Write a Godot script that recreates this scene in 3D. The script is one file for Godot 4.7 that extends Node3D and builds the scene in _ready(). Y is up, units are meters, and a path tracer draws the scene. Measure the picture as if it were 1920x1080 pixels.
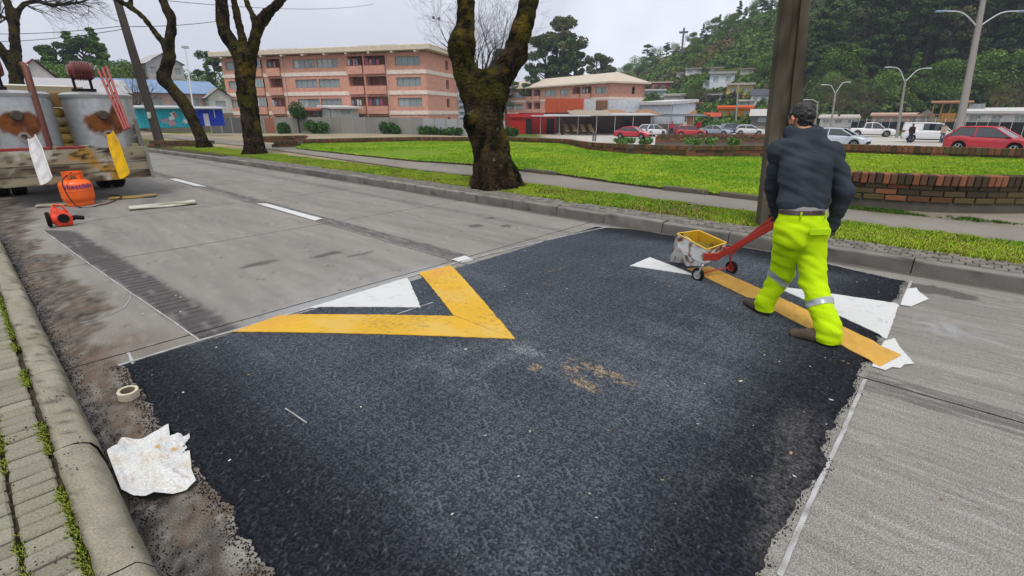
extends Node3D
# ---------------------------------------------------------------- camera model (pixels of the 1920x1080 photograph)
const CAM_H := 1.62
const FPX := 920.826
const YAW := 0.8310977
const PITCH := -0.343295
const ROLL := -0.0029043
var cr := Vector3.RIGHT
var cu := Vector3.UP
var cf := Vector3.FORWARD
var used := {}
var M := {}
var rng := RandomNumberGenerator.new()
var nz := FastNoiseLite.new()
var nf := FastNoiseLite.new()

class G:
	var v := PackedVector3Array()
	var n := PackedVector3Array()
	var c := PackedColorArray()
	var uv := PackedVector2Array()
	var ix := PackedInt32Array()
	func quad(a: Vector3, b: Vector3, d: Vector3, e: Vector3, k := Color.WHITE) -> void:
		var m := (b - a).cross(d - a)
		if m.length_squared() < 1e-14:
			m = (d - a).cross(e - a)
		m = m.normalized()
		var i := v.size()
		v.append(a); v.append(b); v.append(d); v.append(e)
		for q in 4:
			n.append(m); c.append(k)
		for q in [0, 2, 1, 0, 3, 2]:
			ix.append(i + q)
	func tri(a: Vector3, b: Vector3, d: Vector3, k := Color.WHITE) -> void:
		var m := (b - a).cross(d - a).normalized()
		var i := v.size()
		v.append(a); v.append(b); v.append(d)
		for q in 3:
			n.append(m); c.append(k)
		ix.append(i); ix.append(i + 2); ix.append(i + 1)
	func box(o: Vector3, s: Vector3, k := Color.WHITE, B := Basis.IDENTITY, bev := 0.0) -> void:
		var h := s * 0.5
		var f := func(x: float, y: float, z: float) -> Vector3: return o + B * Vector3(x, y, z)
		if bev <= 0.0:
			quad(f.call(-h.x, -h.y, h.z), f.call(h.x, -h.y, h.z), f.call(h.x, h.y, h.z), f.call(-h.x, h.y, h.z), k)
			quad(f.call(h.x, -h.y, -h.z), f.call(-h.x, -h.y, -h.z), f.call(-h.x, h.y, -h.z), f.call(h.x, h.y, -h.z), k)
			quad(f.call(h.x, -h.y, h.z), f.call(h.x, -h.y, -h.z), f.call(h.x, h.y, -h.z), f.call(h.x, h.y, h.z), k)
			quad(f.call(-h.x, -h.y, -h.z), f.call(-h.x, -h.y, h.z), f.call(-h.x, h.y, h.z), f.call(-h.x, h.y, -h.z), k)
			quad(f.call(-h.x, h.y, h.z), f.call(h.x, h.y, h.z), f.call(h.x, h.y, -h.z), f.call(-h.x, h.y, -h.z), k)
			quad(f.call(-h.x, -h.y, -h.z), f.call(h.x, -h.y, -h.z), f.call(h.x, -h.y, h.z), f.call(-h.x, -h.y, h.z), k)
			return
		var b := minf(bev, minf(h.x, minf(h.y, h.z)) * 0.95)
		var g := h - Vector3(b, b, b)
		for ax in 3:
			var u := (ax + 1) % 3
			var w := (ax + 2) % 3
			for sg in [-1.0, 1.0]:
				var p := []
				for q in [[-1, -1], [1, -1], [1, 1], [-1, 1]]:
					var t := Vector3.ZERO
					t[ax] = sg * h[ax]; t[u] = q[0] * g[u]; t[w] = q[1] * g[w]
					p.append(o + B * t)
				if sg > 0: quad(p[0], p[1], p[2], p[3], k)
				else: quad(p[3], p[2], p[1], p[0], k)
			for s1 in [-1.0, 1.0]:
				for s2 in [-1.0, 1.0]:
					var p := []
					for q in [[0, -1], [0, 1], [1, 1], [1, -1]]:
						var t := Vector3.ZERO
						t[ax] = q[1] * g[ax]
						t[u] = s1 * (h[u] if q[0] == 0 else g[u])
						t[w] = s2 * (g[w] if q[0] == 0 else h[w])
						p.append(o + B * t)
					if s1 * s2 > 0: quad(p[3], p[2], p[1], p[0], k)
					else: quad(p[0], p[1], p[2], p[3], k)
		for sx in [-1.0, 1.0]:
			for sy in [-1.0, 1.0]:
				for sz in [-1.0, 1.0]:
					var p0: Vector3 = o + B * Vector3(sx * h.x, sy * g.y, sz * g.z)
					var p1: Vector3 = o + B * Vector3(sx * g.x, sy * h.y, sz * g.z)
					var p2: Vector3 = o + B * Vector3(sx * g.x, sy * g.y, sz * h.z)
					if sx * sy * sz > 0: tri(p0, p1, p2, k)
					else: tri(p2, p1, p0, k)
	func grid(rows: Array, closed := false, k := Color.WHITE, flip := false, cols = null) -> void:
		# rows of equal length; smooth normals. Front side: rows go up, columns go right
		var nr := rows.size()
		var nc: int = rows[0].size()
		var i0 := v.size()
		for r in nr:
			for q in nc:
				var qa: int = q - 1
				var qb: int = q + 1
				if closed:
					qa = (q - 1 + nc) % nc; qb = (q + 1) % nc
				else:
					qa = maxi(q - 1, 0); qb = mini(q + 1, nc - 1)
				var dx: Vector3 = rows[r][qb] - rows[r][qa]
				var dy: Vector3 = rows[mini(r + 1, nr - 1)][q] - rows[maxi(r - 1, 0)][q]
				var m := dx.cross(dy)
				if m.length_squared() < 1e-16:
					dy = rows[mini(r + 1, nr - 1)][qb] - rows[maxi(r - 1, 0)][qb]
					m = dx.cross(dy)
				m = m.normalized()
				v.append(rows[r][q]); n.append(-m if flip else m); c.append(k if cols == null else cols[r][q])
		for r in nr - 1:
			for q in (nc if closed else nc - 1):
				var a := i0 + r * nc + q
				var b := i0 + r * nc + (q + 1) % nc
				var d := b + nc
				var e := a + nc
				if flip:
					for t in [a, b, d, a, d, e]: ix.append(t)
				else:
					for t in [a, d, b, a, e, d]: ix.append(t)
	func tube(pts: Array, rad: Array, sides := 8, k := Color.WHITE, caps := true, cols = null) -> void:
		var rows := []
		var ck := []
		var up := Vector3(0.013, 0.021, 1).normalized()
		for i in pts.size():
			var d: Vector3 = (pts[mini(i + 1, pts.size() - 1)] - pts[maxi(i - 1, 0)]).normalized()
			var a := up - d * up.dot(d)
			if a.length() < 0.05:
				a = d.cross(Vector3.RIGHT)
			a = a.normalized(); up = a
			var b := d.cross(a)
			var ring := []
			var cring := []
			for s in sides:
				var t := TAU * s / sides
				ring.append(pts[i] + (a * cos(t) + b * sin(t)) * rad[i])
				cring.append(k if cols == null else cols[i])
			rows.append(ring); ck.append(cring)
		grid(rows, true, k, false, ck)
		if caps:
			for e in [0, pts.size() - 1]:
				var ring: Array = rows[e]
				for s in range(1, sides - 1):
					if e == 0: tri(ring[0], ring[s + 1], ring[s], ck[e][0])
					else: tri(ring[0], ring[s], ring[s + 1], ck[e][0])
	func lathe(prof: Array, seg := 24, X := Transform3D.IDENTITY, k := Color.WHITE) -> void:
		# prof: Vector2(radius, height) from bottom to top; flat along the profile, smooth around
		for j in prof.size() - 1:
			var a: Vector2 = prof[j]
			var b: Vector2 = prof[j + 1]
			var e := (b - a)
			var nn := Vector2(e.y, -e.x).normalized()
			var i0 := v.size()
			for s in seg + 1:
				var t := TAU * s / seg
				var cs := Vector3(cos(t), 0, sin(t))
				for p in [a, b]:
					v.append(X * (cs * p.x + Vector3(0, p.y, 0)))
					n.append((X.basis * (cs * nn.x + Vector3(0, nn.y, 0))).normalized()); c.append(k)
			for s in seg:
				var p := i0 + s * 2
				for t in [p, p + 2, p + 1, p + 1, p + 2, p + 3]: ix.append(t)
	func prism(poly: PackedVector2Array, z0: float, z1: float, X := Transform3D.IDENTITY, k := Color.WHITE) -> void:
		var P := poly
		if Geometry2D.is_polygon_clockwise(P):
			P = P.duplicate(); P.reverse()
		var t := Geometry2D.triangulate_polygon(P)
		for i in range(0, t.size(), 3):
			var a := P[t[i]]; var b := P[t[i + 1]]; var d := P[t[i + 2]]
			if (b - a).cross(d - a) < 0:
				var w := b; b = d; d = w
			tri(X * Vector3(a.x, a.y, z1), X * Vector3(b.x, b.y, z1), X * Vector3(d.x, d.y, z1), k)
			tri(X * Vector3(a.x, a.y, z0), X * Vector3(d.x, d.y, z0), X * Vector3(b.x, b.y, z0), k)
		for i in P.size():
			var a := P[i]; var b := P[(i + 1) % P.size()]
			quad(X * Vector3(a.x, a.y, z0), X * Vector3(b.x, b.y, z0), X * Vector3(b.x, b.y, z1), X * Vector3(a.x, a.y, z1), k)
	func subdiv(times: int) -> void:        # flat split of every face, so that colours can vary across it
		for k in times:
			var ni := PackedInt32Array()
			for t in range(0, ix.size(), 3):
				var q := [ix[t], ix[t + 1], ix[t + 2]]
				var m := []
				for e in 3:
					var a: int = q[e]; var b: int = q[(e + 1) % 3]
					m.append(v.size())
					v.append((v[a] + v[b]) * 0.5); n.append((n[a] + n[b]).normalized()); c.append((c[a] + c[b]) * 0.5)
				for w in [q[0], m[0], m[2], m[0], q[1], m[1], m[2], m[1], q[2], m[0], m[1], m[2]]: ni.append(w)
			ix = ni
	func recolor(f: Callable) -> void:
		for i in v.size():
			c[i] = f.call(v[i], n[i])
	func commit() -> ArrayMesh:
		var A := []
		A.resize(Mesh.ARRAY_MAX)
		A[Mesh.ARRAY_VERTEX] = v; A[Mesh.ARRAY_NORMAL] = n; A[Mesh.ARRAY_COLOR] = c; A[Mesh.ARRAY_INDEX] = ix
		if uv.size() == v.size(): A[Mesh.ARRAY_TEX_UV] = uv
		var m := ArrayMesh.new()
		m.add_surface_from_arrays(Mesh.PRIMITIVE_TRIANGLES, A)
		return m

class Fld:
	# smooth union of tapered capsules, meshed as surface nets
	var o: Vector3
	var nx: int
	var ny: int
	var nzz: int
	var h: float
	var k: float
	var a := PackedFloat32Array()
	var mx := false
	func _init(lo: Vector3, hi: Vector3, cell: float, kk: float) -> void:
		o = lo; h = cell; k = kk
		nx = int((hi.x - lo.x) / cell) + 2; ny = int((hi.y - lo.y) / cell) + 2; nzz = int((hi.z - lo.z) / cell) + 2
		a.resize(nx * ny * nzz)
	func cap(p: Vector3, q: Vector3, r0: float, r1: float, sgn := 1.0) -> void:
		var m := maxf(r0, r1) + 3.2 / k
		var lo := (Vector3(minf(p.x, q.x), minf(p.y, q.y), minf(p.z, q.z)) - Vector3(m, m, m) - o) / h
		var hi := (Vector3(maxf(p.x, q.x), maxf(p.y, q.y), maxf(p.z, q.z)) + Vector3(m, m, m) - o) / h
		var d := q - p
		var dd := maxf(d.length_squared(), 1e-9)
		for z in range(maxi(0, int(lo.z)), mini(nzz - 1, int(hi.z) + 1) + 1):
			for y in range(maxi(0, int(lo.y)), mini(ny - 1, int(hi.y) + 1) + 1):
				var base := (z * ny + y) * nx
				for x in range(maxi(0, int(lo.x)), mini(nx - 1, int(hi.x) + 1) + 1):
					var w := o + Vector3(x, y, z) * h - p
					var t := clampf(w.dot(d) / dd, 0.0, 1.0)
					var ds := (w - d * t).length() - (r0 + (r1 - r0) * t)
					if ds < 3.2 / k:
						var ev := exp(-k * maxf(ds, -0.4))
						if mx: a[base + x] = maxf(a[base + x], ev)
						else: a[base + x] += ev
	func once(pts: Array, rad: Array) -> void:      # a whole chain counted once, so that its own pieces do not swell it
		var keep := a
		a = PackedFloat32Array()
		a.resize(keep.size())
		mx = true
		chain(pts, rad)
		mx = false
		for i in keep.size():
			if a[i] > 0.0: keep[i] += a[i]
		a = keep
	func chain(pts: Array, rad: Array) -> void:
		for i in pts.size() - 1:
			cap(pts[i], pts[i + 1], rad[i], rad[i + 1])
	func mesh(g: G, col := Color.WHITE) -> void:
		var ids := PackedInt32Array()
		ids.resize(a.size()); ids.fill(-1)
		var sx := 1
		var sy := nx
		var sz := nx * ny
		var off := [0, sx, sy, sx + sy, sz, sx + sz, sy + sz, sx + sy + sz]
		var cor := [Vector3(0, 0, 0), Vector3(1, 0, 0), Vector3(0, 1, 0), Vector3(1, 1, 0), Vector3(0, 0, 1), Vector3(1, 0, 1), Vector3(0, 1, 1), Vector3(1, 1, 1)]
		var ed := [[0, 1], [2, 3], [4, 5], [6, 7], [0, 2], [1, 3], [4, 6], [5, 7], [0, 4], [1, 5], [2, 6], [3, 7]]
		var base := g.v.size()
		var nrm := PackedVector3Array()
		for z in nzz - 1:
			for y in ny - 1:
				var row := (z * ny + y) * nx
				for x in nx - 1:
					var i := row + x
					var cnt := 0
					if a[i] >= 1.0: cnt += 1
					if a[i + 1] >= 1.0: cnt += 1
					if a[i + sy] >= 1.0: cnt += 1
					if a[i + sy + 1] >= 1.0: cnt += 1
					if a[i + sz] >= 1.0: cnt += 1
					if a[i + sz + 1] >= 1.0: cnt += 1
					if a[i + sz + sy] >= 1.0: cnt += 1
					if a[i + sz + sy + 1] >= 1.0: cnt += 1
					if cnt == 0 or cnt == 8: continue
					var s := Vector3.ZERO
					var m := 0
					for e in ed:
						var va: float = a[i + off[e[0]]]
						var vb: float = a[i + off[e[1]]]
						if (va >= 1.0) == (vb >= 1.0): continue
						var la := log(maxf(va, 0.03))
						var lb := log(maxf(vb, 0.03))
						s += cor[e[0]].lerp(cor[e[1]], clampf(la / (la - lb), 0.0, 1.0)); m += 1
					ids[i] = g.v.size()
					g.v.append(o + (Vector3(x, y, z) + s / m) * h); g.c.append(col); nrm.append(Vector3.ZERO)
		var st := [[sx, sy, sz], [sy, sz, sx], [sz, sx, sy]]
		for z in range(1, nzz - 1):
			for y in range(1, ny - 1):
				var row := (z * ny + y) * nx
				for x in range(1, nx - 1):
					var i := row + x
					if ids[i] < 0: continue
					var ins := a[i] >= 1.0
					for q in st:
						if (a[i + q[0]] >= 1.0) == ins: continue
						var p0 := ids[i]
						var p1 := ids[i - q[1]]
						var p2 := ids[i - q[1] - q[2]]
						var p3 := ids[i - q[2]]
						if p0 < 0 or p1 < 0 or p2 < 0 or p3 < 0: continue
						if ins:
							var w := p1; p1 = p3; p3 = w
						# (p0,p1,p2,p3) turned so that the outside normal is clockwise in Godot's sense
						var nn := (g.v[p2] - g.v[p0]).cross(g.v[p3] - g.v[p1])
						for t in [p0, p1, p2, p3]: nrm[t - base] -= nn
						for t in [p0, p1, p2, p0, p2, p3]: g.ix.append(t)
		for t in nrm: g.n.append(t.normalized())

# ---------------------------------------------------------------- helpers
func L(r: float, g: float, b: float) -> Color:
	return Color(r, g, b)
func S(r: float, g: float, b: float) -> Color:       # 0..255 screen colour to linear
	return Color(r / 255.0, g / 255.0, b / 255.0).srgb_to_linear()
func numbered(called: String) -> String:
	if not used.has(called):
		used[called] = 0
		return called
	used[called] += 1
	return "%s_%03d" % [called, used[called]]
func tag(o: Node, label: String, cat := "", group := "", kind := "") -> Node:
	o.set_meta("label", label)
	if cat: o.set_meta("category", cat)
	if group: o.set_meta("group", group)
	if kind: o.set_meta("kind", kind)
	return o
func thing(called: String, label: String, cat: String, at := Vector3.ZERO, turn := 0.0, group := "") -> Node3D:
	var o := Node3D.new()
	o.name = numbered(called)
	add_child(o)
	o.position = at; o.rotation.y = turn
	tag(o, label, cat, group)
	return o
func obj(called: String, g, mat: Material, parent: Node = self) -> MeshInstance3D:
	var o := MeshInstance3D.new()
	o.mesh = g if g is Mesh else g.commit()
	o.material_override = mat
	o.name = numbered(called) if parent == self else called
	parent.add_child(o, true)
	return o
func struct(called: String, g, mat: Material, label := "") -> MeshInstance3D:
	var o := obj(called, g, mat)
	o.set_meta("kind", "structure")
	if label: o.set_meta("label", label)
	return o
func dup(o: Node3D, label := "", group := "") -> Node3D:
	var c: Node3D = o.duplicate()
	var base := String(o.name)
	if base.length() > 4 and base[base.length() - 4] == "_" and base.right(3).is_valid_int():
		base = base.left(-4)
	c.name = numbered(base)
	add_child(c)
	if label: c.set_meta("label", label)
	if group: c.set_meta("group", group)
	return c
func ray(x: float, y: float) -> Vector3:
	return cf + cr * ((x - 960.0) / FPX) - cu * ((y - 540.0) / FPX)
func gp(x: float, y: float, h := 0.0) -> Vector3:        # pixel to a level plane
	var d := ray(x, y)
	return Vector3(0, CAM_H, 0) + d * ((h - CAM_H) / d.y)
func dp(x: float, y: float, D: float) -> Vector3:        # pixel to a depth
	return Vector3(0, CAM_H, 0) + ray(x, y) * D
func rp(x: float, y: float, rho: float) -> Vector3:      # pixel to a level distance
	var d := ray(x, y)
	return Vector3(0, CAM_H, 0) + d * (rho / Vector2(d.x, d.z).length())
func tp(x: float, y: float) -> Vector3:                  # pixel to the terrain
	var d := ray(x, y)
	var a := 1.0
	var b := 1.0
	while b < 400.0:
		var P := Vector3(0, CAM_H, 0) + d * b
		if P.y < terrain(P.x, P.z): break
		a = b
		b += 0.4
	for i in 14:
		var m := (a + b) * 0.5
		var P := Vector3(0, CAM_H, 0) + d * m
		if P.y < terrain(P.x, P.z): b = m
		else: a = m
	return Vector3(0, CAM_H, 0) + d * b
func mp(x: float, y: float) -> Vector3:                  # pixel to the road with its hump
	var h := 0.0
	var P := gp(x, y, 0)
	for i in 4:
		h = hump(P.x, P.z)
		P = gp(x, y, h)
	return P
func depth_of(P: Vector3) -> float:
	return (P - Vector3(0, CAM_H, 0)).dot(cf)
func face_cam(P: Vector3) -> float:                      # turn of a thing whose +z looks at the camera
	return atan2(-P.x, -P.z)
func hump(x: float, z: float) -> float:
	var t := clampf((z + 3.98) / 3.8, 0.0, 1.0)
	var e := smoothstep(0.3, 1.0, x) * (1.0 - smoothstep(5.7, 6.4, x))
	return 0.05 * 4.0 * t * (1.0 - t) * e
func drop(d: float) -> float:
	if d < 13.0: return 0.0
	if d < 31.0: return (d - 13.0) / 18.0 * 1.05
	if d < 57.0: return 1.05 + (d - 31.0) / 26.0 * 0.5
	if d < 80.0: return 1.55 + (d - 57.0) / 23.0 * 0.35
	return 1.9
func terrain(x: float, z: float) -> float:
	if x < 6.62: return 0.15
	var y := 0.15 - drop(0.739 * x - 0.674 * z) * smoothstep(10.5, 19.0, x) * lerpf(0.5, 1.0, smoothstep(-20.0, 15.0, 0.674 * x + 0.739 * z))
	return y + hill(x, z)
func hill(x: float, z: float) -> float:
	# wooded hill beyond the car park, falling towards the apartment blocks
	var d := 0.739 * x - 0.674 * z
	var s := 0.674 * x + 0.739 * z           # sideways, to the right
	if d < 70.0: return 0.0
	var side := smoothstep(8.0, 100.0, s)
	var t := smoothstep(92.0, 215.0, d + 0.15 * s)
	var t2 := smoothstep(70.0, 130.0, d) * smoothstep(50.0, 95.0, s)
	return side * t * (30.0 + 4.0 * smoothstep(60.0, 140.0, s)) + t2 * 4.0
func pick(a: Array):
	return a[rng.randi() % a.size()]
func n2(x: float, y: float) -> float:
	return nz.get_noise_2d(x, y)
func n3(p: Vector3) -> float:
	return nz.get_noise_3dv(p)
func jit(c: Color, a: float) -> Color:
	var f := 1.0 + rng.randf_range(-a, a)
	return Color(c.r * f, c.g * f * (1.0 + rng.randf_range(-a, a) * 0.25), c.b * f * (1.0 + rng.randf_range(-a, a) * 0.4))

# ---------------------------------------------------------------- materials
func gray_tex(freq: float, oct: int, lo: float, hi: float, size := 512, type := FastNoiseLite.TYPE_SIMPLEX_SMOOTH, seed := 1, pow_ := 1.0) -> Image:
	var f := FastNoiseLite.new()
	f.seed = seed; f.noise_type = type; f.frequency = freq
	f.fractal_octaves = oct
	f.fractal_type = FastNoiseLite.FRACTAL_FBM if oct > 1 else FastNoiseLite.FRACTAL_NONE
	if type == FastNoiseLite.TYPE_CELLULAR:
		f.cellular_return_type = FastNoiseLite.RETURN_CELL_VALUE
	var im := f.get_seamless_image(size, size)
	im.convert(Image.FORMAT_L8)
	var b := im.get_data()
	for i in b.size():
		b[i] = int(255.0 * (lo + (hi - lo) * pow(b[i] / 255.0, pow_)))
	return Image.create_from_data(size, size, false, Image.FORMAT_L8, b)
func tex(im: Image) -> ImageTexture:
	var r := im.duplicate() as Image
	r.convert(Image.FORMAT_RGB8)
	return ImageTexture.create_from_image(r)
func nrm_tex(im: Image, s: float) -> ImageTexture:
	var r := im.duplicate() as Image
	r.convert(Image.FORMAT_RGBA8)
	r.bump_map_to_normal_map(s)
	return ImageTexture.create_from_image(r)
func mk(rough: float, metal := 0.0, t: Texture2D = null, nt: Texture2D = null, scale := 1.0, world := false, ns := 1.0) -> StandardMaterial3D:
	var m := StandardMaterial3D.new()
	m.vertex_color_use_as_albedo = true
	m.roughness = rough; m.metallic = metal
	if rough > 0.65: m.metallic_specular = 0.18
	if t or nt:
		m.uv1_triplanar = true; m.uv1_world_triplanar = world
		m.uv1_scale = Vector3(scale, scale, scale)
		if t: m.albedo_texture = t
		if nt:
			m.normal_enabled = true; m.normal_texture = nt; m.normal_scale = ns
	return m
func glass_mat(c: Color, a: float, rough := 0.05) -> StandardMaterial3D:
	var m := StandardMaterial3D.new()
	m.albedo_color = Color(c.r, c.g, c.b, a)
	if a < 1.0: m.transparency = BaseMaterial3D.TRANSPARENCY_ALPHA
	m.roughness = rough; m.metallic_specular = 0.7
	return m
func materials() -> void:
	var fine := gray_tex(0.09, 4, 0.72, 1.0, 512, FastNoiseLite.TYPE_SIMPLEX_SMOOTH, 3)
	var speck := gray_tex(0.22, 2, 0.55, 1.0, 512, FastNoiseLite.TYPE_SIMPLEX, 5)
	var coarse := gray_tex(0.012, 5, 0.88, 1.0, 512, FastNoiseLite.TYPE_SIMPLEX_SMOOTH, 8)
	var stones := gray_tex(0.06, 1, 0.50, 1.0, 512, FastNoiseLite.TYPE_CELLULAR, 11, 1.3)
	var stoneb := gray_tex(0.07, 3, 0.0, 1.0, 512, FastNoiseLite.TYPE_CELLULAR, 12)
	var tf := tex(fine); var ts := tex(speck); var tc := tex(coarse)
	var nfine := nrm_tex(fine, 3.0); var nspeck := nrm_tex(speck, 3.0); var ncoarse := nrm_tex(coarse, 5.0)
	M.concrete = mk(0.92, 0, ts, nspeck, 0.9, true, 0.5)
	M.stone = mk(0.93, 0, tf, nfine, 1.7, true, 0.9)
	var nstone := nrm_tex(stoneb, 4.0)
	M.asphalt = mk(0.82, 0, tex(stones), nstone, 3.7, true, 0.8)
	M.paint = mk(0.8, 0, tf, nstone, 3.7, true, 0.4)
	M.paper = mk(0.85, 0, tf, nfine, 1.5, true, 0.3)
	M.brick = mk(0.9, 0, tf, nfine, 2.5, false, 0.8)
	M.wall = mk(0.88, 0, tc, ncoarse, 0.25, false, 0.15)
	M.bark = mk(0.95, 0, ts, nrm_tex(gray_tex(0.05, 4, 0.0, 1.0, 512, FastNoiseLite.TYPE_SIMPLEX, 21), 9.0), 0.42, false, 1.6)
	M.wood = mk(0.85, 0, tf, nfine, 2.0, false, 0.6)
	M.ground = mk(0.95, 0, ts, nspeck, 0.7, true, 0.6)
	M.soil = mk(0.95, 0, ts, nspeck, 1.5, true, 1.0)
	M.plain = mk(0.7)
	M.satin = mk(0.42)
	M.rubber = mk(0.8, 0, tf, null, 3.0)
	M.galv = mk(0.42, 0.75, tc, ncoarse, 1.3, false, 0.05)
	M.metal = mk(0.38, 0.9)
	M.rustmetal = mk(0.62, 0.0, tc, nfine, 1.6, false, 0.2)
	M.car = mk(0.32)
	M.car.clearcoat_enabled = true; M.car.clearcoat = 0.7; M.car.clearcoat_roughness = 0.08
	M.cloth = mk(0.95, 0, tf, nfine, 3.5, false, 0.35)
	M.hivis = mk(0.8, 0, tf, nfine, 3.0, false, 0.2)
	M.reflect = mk(0.35, 0.25)
	M.skin = mk(0.6)
	M.skin.subsurf_scatter_enabled = true; M.skin.subsurf_scatter_strength = 0.1
	M.hair = mk(0.55)
	M.leaf = mk(0.7)
	M.leaf.cull_mode = BaseMaterial3D.CULL_DISABLED
	M.leaf.backlight_enabled = true; M.leaf.backlight = Color(0.12, 0.16, 0.05)
	M.darkglass = glass_mat(Color(0.10, 0.12, 0.14), 1.0, 0.04)
	M.window = glass_mat(Color(0.32, 0.36, 0.40), 1.0, 0.08)
	M.clear = glass_mat(Color(0.8, 0.88, 0.88), 0.35, 0.03)

# ---------------------------------------------------------------- setting
func world_setup() -> void:
	var cy := cos(YAW); var sy := sin(YAW)
	cf = Vector3(sy * cos(PITCH), sin(PITCH), -cy * cos(PITCH))
	var r := Vector3(cy, 0, sy)
	var u := r.cross(cf)
	cr = r * cos(ROLL) + u * sin(ROLL)
	cu = -r * sin(ROLL) + u * cos(ROLL)
	var cam := Camera3D.new()
	cam.name = "camera"
	cam.fov = rad_to_deg(2.0 * atan(540.0 / FPX))
	cam.near = 0.05; cam.far = 1500.0
	cam.transform = Transform3D(Basis(cr, cu, -cf), Vector3(0, CAM_H, 0))
	add_child(cam)
	cam.current = true
	# overcast sky, a pale even layer with soft darker folds
	var e := Environment.new()
	e.background_mode = Environment.BG_SKY
	var sm := ProceduralSkyMaterial.new()
	sm.sky_top_color = Color(0.93, 0.94, 0.97)
	sm.sky_horizon_color = Color(0.70, 0.715, 0.765)
	sm.sky_curve = 0.35
	sm.ground_bottom_color = Color(0.30, 0.30, 0.28)
	sm.ground_horizon_color = Color(0.55, 0.56, 0.58)
	sm.sun_angle_max = 1.0
	sm.sky_energy_multiplier = 1.0
	var cn := FastNoiseLite.new()
	cn.seed = 5; cn.frequency = 0.012; cn.fractal_octaves = 5
	var ci := cn.get_seamless_image(1024, 512)
	ci.convert(Image.FORMAT_RGBA8)
	var cb := ci.get_data()
	for i in range(0, cb.size(), 4):
		var q := clampf((cb[i] / 255.0 - 0.33) * 1.9, 0.0, 1.0)
		cb[i] = 225; cb[i + 1] = 228; cb[i + 2] = 238; cb[i + 3] = int(255.0 * q)
	sm.sky_cover = ImageTexture.create_from_image(Image.create_from_data(1024, 512, false, Image.FORMAT_RGBA8, cb))
	sm.sky_cover_modulate = Color(0.58, 0.58, 0.565)
	var sky := Sky.new()
	sky.sky_material = sm
	e.sky = sky
	e.tonemap_mode = Environment.TONE_MAPPER_LINEAR
	e.tonemap_exposure = 1.3
	e.sdfgi_enabled = true; e.ssao_enabled = true; e.ssil_enabled = true
	e.fog_enabled = true
	e.fog_density = 0.0004
	e.fog_light_color = Color(0.80, 0.84, 0.90)
	var we := WorldEnvironment.new()
	we.name = "world_environment"
	we.environment = e
	add_child(we)
	var sun := DirectionalLight3D.new()
	sun.name = "sun"
	sun.light_energy = 0.5; sun.light_angular_distance = 18.0
	sun.light_color = Color(1.0, 0.97, 0.93)
	sun.shadow_enabled = true
	add_child(sun)
	sun.look_at_from_position(Vector3(-6, 16, 5), Vector3.ZERO)

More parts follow.
